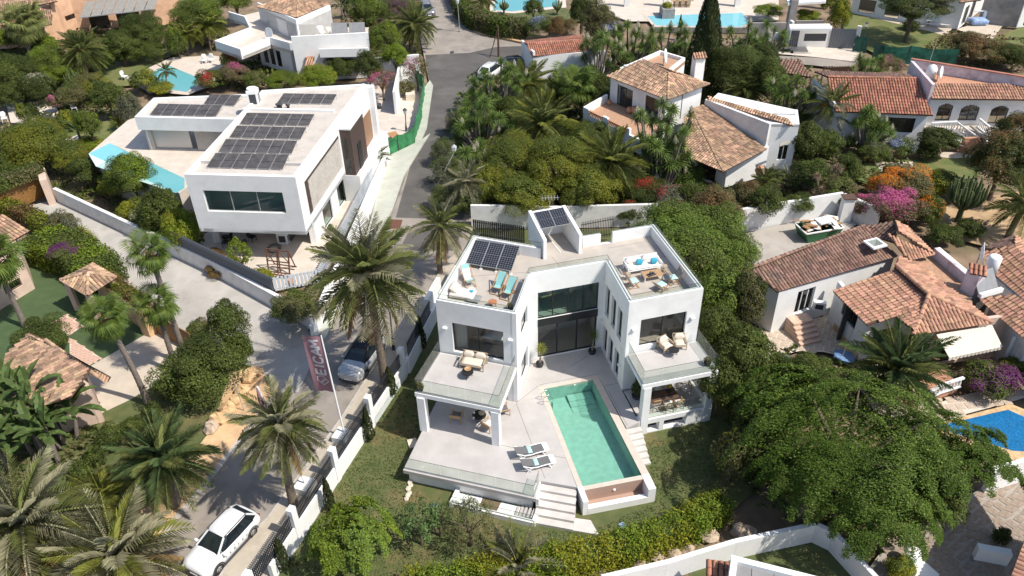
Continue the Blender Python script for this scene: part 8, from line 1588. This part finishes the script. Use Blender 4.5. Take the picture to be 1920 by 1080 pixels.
# ------------------------------------------------------------------ clipped hedges
hedge('golden_hedge',[P(770,1125,-1.3),P(900,1103,-1.3),P(1040,1078,-1.3),P(1180,1045,-1.3),P(1290,1003,-1.3),P(1350,965,-1.3)],1.2,1.7,'leaf_yellow','long golden green hedge along the bottom of the villa lawn',-1.4,360,.07,'leaf_bright',.5,.14,wob=.14)
hedge('dark_hedge',[P(1330,560,-1.1),P(1380,700,-1.1),P(1405,830,-1.1),P(1410,900,-1.1)],1.4,2.6,'leaf_mid','tall dark hedge down the right side of the villa garden',-1.1,230,.09,'leaf_dark',.4,.18,wob=.15)
hedge('clipped_hedge',[P(-30,385,-1),P(60,420,-1),P(120,455,-1)],1.3,1.5,'leaf_golden','yellowish clipped hedge beside the concrete lane',-1,130,.09,'leaf_brown',.35,.08)
hedge('clipped_hedge',[P(85,478,-1),P(150,500,-1),P(205,540,-1)],3.2,2.2,'leaf_mid','broad clipped hedge with purple blooms behind the small pavilion',-1,120,.10,'leaf_bright',.4,.09)
hedge('clipped_hedge',[P(205,552,-1),P(285,612,-1)],.9,1.0,'leaf_golden','low yellowish hedge on top of the ochre stone wall',.4,150,.08,'leaf_brown',.35,.08)
hedge('clipped_hedge',[P(-30,392,0),P(86,345,0)],1.8,.9,'leaf_mid','flat topped green hedge over the far wooden gate',1.2,130,.09,'leaf_olive',.4,.08)
hedge('street_hedge',[P(868,30,-1),P(895,52,-1),P(940,66,-1),P(985,70,-1)],2.4,2.2,'leaf_mid','tall street hedge along the ochre pavement at the top',-1,70,.14,'leaf_olive',.4,.15); hedge('street_hedge',[P(852,-10,-1),P(868,26,-1)],2.0,2.0,'leaf_mid','street hedge end beside the far lamp',-1,70,.14,'leaf_olive',.4,.15)
hedge('garden_hedge',[P(1460,250,-1),P(1500,290,-1)],1.6,2.0,'leaf_dark','dark hedge tucked behind the white tower block',-1,70,.13,'leaf_mid',.3,.12)
o=bush('bougainvillea',120,470,66,22,'leaf_mid','purple flowers on top of the broad clipped hedge','bougainvillea',.8,m2='bloom_purple',f2=.5)
# ------------------------------------------------------------------ rocks, low growth, small things
def rock(px,py,r,label,m='rock',z=-1.1,group=None,name='rock'):
    n=9; vs=[]; q=MB().m(m)
    q.lathe([(max(.001,r*math.sin(math.pi*i/5)),r*.7*(1-math.cos(math.pi*i/5))-r*.3) for i in range(6)],(0,0,0),7,False); q.v=[(x*random.uniform(.75,1.25),y*random.uniform(.75,1.25),z_*random.uniform(.8,1.2)) for x,y,z_ in q.v]
    me=q.data(name); import bmesh as bm_; b_=bm_.new(); b_.from_mesh(me); bm_.ops.remove_doubles(b_,verts=b_.verts,dist=r*.45 if False else .001); b_.to_mesh(me); b_.free()
    o=link(name,me); o.location=P(px,py,z); o.rotation_euler.z=random.uniform(0,6); return tag(o,label,'rock',group)
for k,(px,py,r) in enumerate(((769,905,.17),(770,912,.15),(766,918,.17),(772,898,.12),(768,925,.15),(765,930,.16),(762,937,.14))): rock(px,py,r,('pale stone at the top of the little stone row on the lawn','pale stone second in the row on the lawn','pale stone third in the row on the lawn','smallest pale stone of the row on the lawn','pale stone fifth down the row on the lawn','pale stone sixth down the row on the lawn','pale stone at the bottom of the row on the lawn')[k],'stonewhite',group='row of pale stones on the lawn')
lbl=['pale boulder at the foot of the golden hedge near the bottom palm','boulder left of the hedge middle','flat boulder below the hedge middle','broken boulder below the hedge, right of middle','boulder beside the curved wall, left of the shade','tall boulder by the curved wall in dappled light','grey boulder in the shade of the drooping tree','large grey boulder deepest in the shade','small boulder at the wall top']
for k,(px,py,r) in enumerate(((1125,1070,.45),(1160,1058,.4),(1195,1062,.5),(1230,1045,.45),(1262,1040,.4),(1330,1010,.55),(1385,1000,.5),(1400,1008,.6),(1290,1030,.4))): rock(px,py,r,lbl[k],'rock',-1.4,'boulders below the golden hedge')
for k,(px,py,r,lb) in enumerate(((277,100,.55,'brown boulder on the upper left lawn edge'),(322,86,.5,'boulder under the clumping palms by the upper left lawn'),(430,770,.55,'ochre boulder at the foot of the ivy mound, upper'),(410,790,.6,'ochre boulder at the foot of the ivy mound, lower'),(455,738,.5,'ochre boulder on the dirt bank beside the thin post'),(470,712,.55,'ochre boulder topmost on the dirt bank'),(442,755,.45,'ochre boulder between thin post and ivy mound'),(420,782,.4,'small ochre boulder in the middle of the bank'),(398,806,.5,'lowest ochre boulder of the bank'),(484,700,.4,'ochre boulder at the corner of lane and street'))): rock(px,py,r,lb,'sandstone' if px > 400 or px < 300 else 'rock',-1.0)
tag(MB().m('stonewhite').box((*P(774,832,-1.1)[:2],-1.05),(.55,.7,.08),.3).build('stepping_slab'),'pale stepping slab beside the left terrace edge','slab'); o=MB().m('bluecover').box((0,0,.03),(.3,.35,.05),.5).build('drain_cover'); o.location=P(1167,986,-1.1); tag(o,'pale blue cover lying on the lawn by the hedge','cover')
o=MB().m('bluecover').box((0,0,.03),(.3,.35,.05),.9).build('drain_cover'); o.location=P(815,950,-1.1); tag(o,'pale blue cover on the lawn near the feathery sapling','cover')
r_=thing('roof_aerial','small tangled aerial on the back edge of the stair head','aerial',(2.6,45.9,8.05)); q=MB().m('alu'); q.bar((0,0,0),(0,0,.8),.04)
for k in range(6): q.bar((-.5+.2*k,-.25,.7),(-.5+.2*k,.25,.8),.02)
q.bar((-.6,0,.75),(.6,0,.75),.025); q.build('aerial',r_)
# undergrowth: leafy ground cover filling the planted plots (nobody could count it)
def cover(poly,z,dens,leaf,m,m2,f2,name='ground_cover',hgt_=.35):
    pts=[P(a,b,z) for a,b in poly]; xs=[p.x for p in pts]; ys=[p.y for p in pts]; A_=(max(xs)-min(xs))*(max(ys)-min(ys)); n=int(A_*dens); X=rng.uniform(min(xs),max(xs),n); Y=rng.uniform(min(ys),max(ys),n); ok=np.zeros(n,bool)
    for i in range(len(pts)):
        x1,y1,x2,y2=pts[i].x,pts[i].y,pts[i-1].x,pts[i-1].y; c=((y1 > Y) != (y2 > Y)); xi=(x2-x1)*(Y-y1)/((y2-y1) or 1e-9)+x1; ok ^= c & (X < xi)
    X,Y=X[ok],Y[ok]; n=len(X); hh=(0.5+0.5*np.sin(X*.9+1.3*np.sin(Y*.7))*np.sin(Y*1.1+2)) ** 1.5; Z=z+hh*hgt_*3*rng.uniform(.3,1,n)+.05
    c=np.stack([X,Y,Z],1); mt=((np.sin(X*1.7+Y)+np.sin(Y*2.3)+rng.normal(0,.7,n)) > np.quantile(np.sin(X*1.7+Y)+np.sin(Y*2.3),1-f2)).astype(int); o=link(name,arr_mesh(name,leaves(c,np.tile([0,0,1.0],(n,1)),np.full(n,leaf),.55,.55),4,[m,m2],mt)); o['kind']='stuff'; return o
cover([(-60,60),(100,60),(330,30),(420,40),(440,100),(330,80),(235,110),(150,165),(250,180),(240,225),(100,235),(10,190),(-60,190)],-1.2,10,.26,'leaf_dark','leaf_mid',.4)
cover([(-60,240),(100,240),(170,300),(340,350),(390,470),(320,455),(110,370),(-60,340)],-1.2,16,.2,'leaf_mid','leaf_dark',.4)
cover([(1085,105),(1460,70),(1560,180),(1560,300),(1440,400),(1200,430),(890,410),(820,400),(800,330),(880,140),(985,120)],-1.2,11,.26,'leaf_dark','leaf_mid',.35)
cover([(1480,250),(1600,250),(1760,350),(1760,420),(1640,425),(1560,400),(1450,390)],-1.2,14,.2,'leaf_dark','leaf_olive',.4); cover([(1330,580),(1440,640),(1560,680),(1750,800),(1880,860),(1800,940),(1640,1050),(1420,960),(1350,760)],-1.25,12,.22,'leaf_dark','leaf_mid',.3)
cover([(-60,760),(180,780),(200,880),(330,900),(200,1000),(60,1100),(-60,1100)],-1.1,22,.17,'leaf_dark','leaf_olive',.4); cover([(500,110),(700,100),(790,100),(790,140),(690,140),(450,170),(380,160),(430,120)],-1.2,10,.25,'leaf_mid','leaf_dark',.4); cover([(640,-20),(790,-20),(790,70),(690,100),(640,60)],-1.2,10,.25,'leaf_mid','leaf_dark',.4); cover([(1780,60),(1960,80),(1960,140),(1700,115)],-1.2,9,.25,'leaf_dark','leaf_brown',.4)

leafmat('grass_blade',(0.085,0.115,0.030)); leafmat('grass_dry',(0.21,0.19,0.075))
def grass(poly,z,dens):
    pts=[P(a,b,z) for a,b in poly]; xs=[p.x for p in pts]; ys=[p.y for p in pts]; n=int((max(xs)-min(xs))*(max(ys)-min(ys))*dens); X=rng.uniform(min(xs),max(xs),n); Y=rng.uniform(min(ys),max(ys),n); ok=np.zeros(n,bool)
    for i in range(len(pts)):
        x1,y1,x2,y2=pts[i].x,pts[i].y,pts[i-1].x,pts[i-1].y; ok ^= ((y1 > Y) != (y2 > Y)) & (X < (x2-x1)*(Y-y1)/((y2-y1) or 1e-9)+x1)
    X,Y=X[ok],Y[ok]; n=len(X); den=np.sin(X*.8+np.sin(Y*.6)*2)+np.sin(Y*1.3+1)+rng.normal(0,.8,n); c=np.stack([X,Y,np.full(n,z+.035)],1); a=rng.uniform(0,6.28,n); nn=np.stack([np.cos(a),np.sin(a),np.full(n,.55)],1)
    o=link('grass',arr_mesh('grass',leaves(c,nn,np.full(n,.06),.35,.3),4,['grass_blade','grass_dry'],(den > 1.25).astype(int))); o['kind']='stuff'
grass([(766,703),(640,900),(520,1090),(700,1115),(1000,1090),(1160,1066),(1340,990),(1400,850),(1330,792),(1212,830),(1230,940),(1120,992),(1000,998),(835,958),(757,905),(790,800),(800,690)],-1.1,110)
for k,(px,py,w_) in enumerate(((224,519,.55),(437,515,.3),(470,985,.4),(700,520,.5),(846,97,.6))): sheet('drain_grate',[(px-3,py),(px+4,py-2),(px+6,py+2),(px-1,py+4)],-.995,'charcoal')
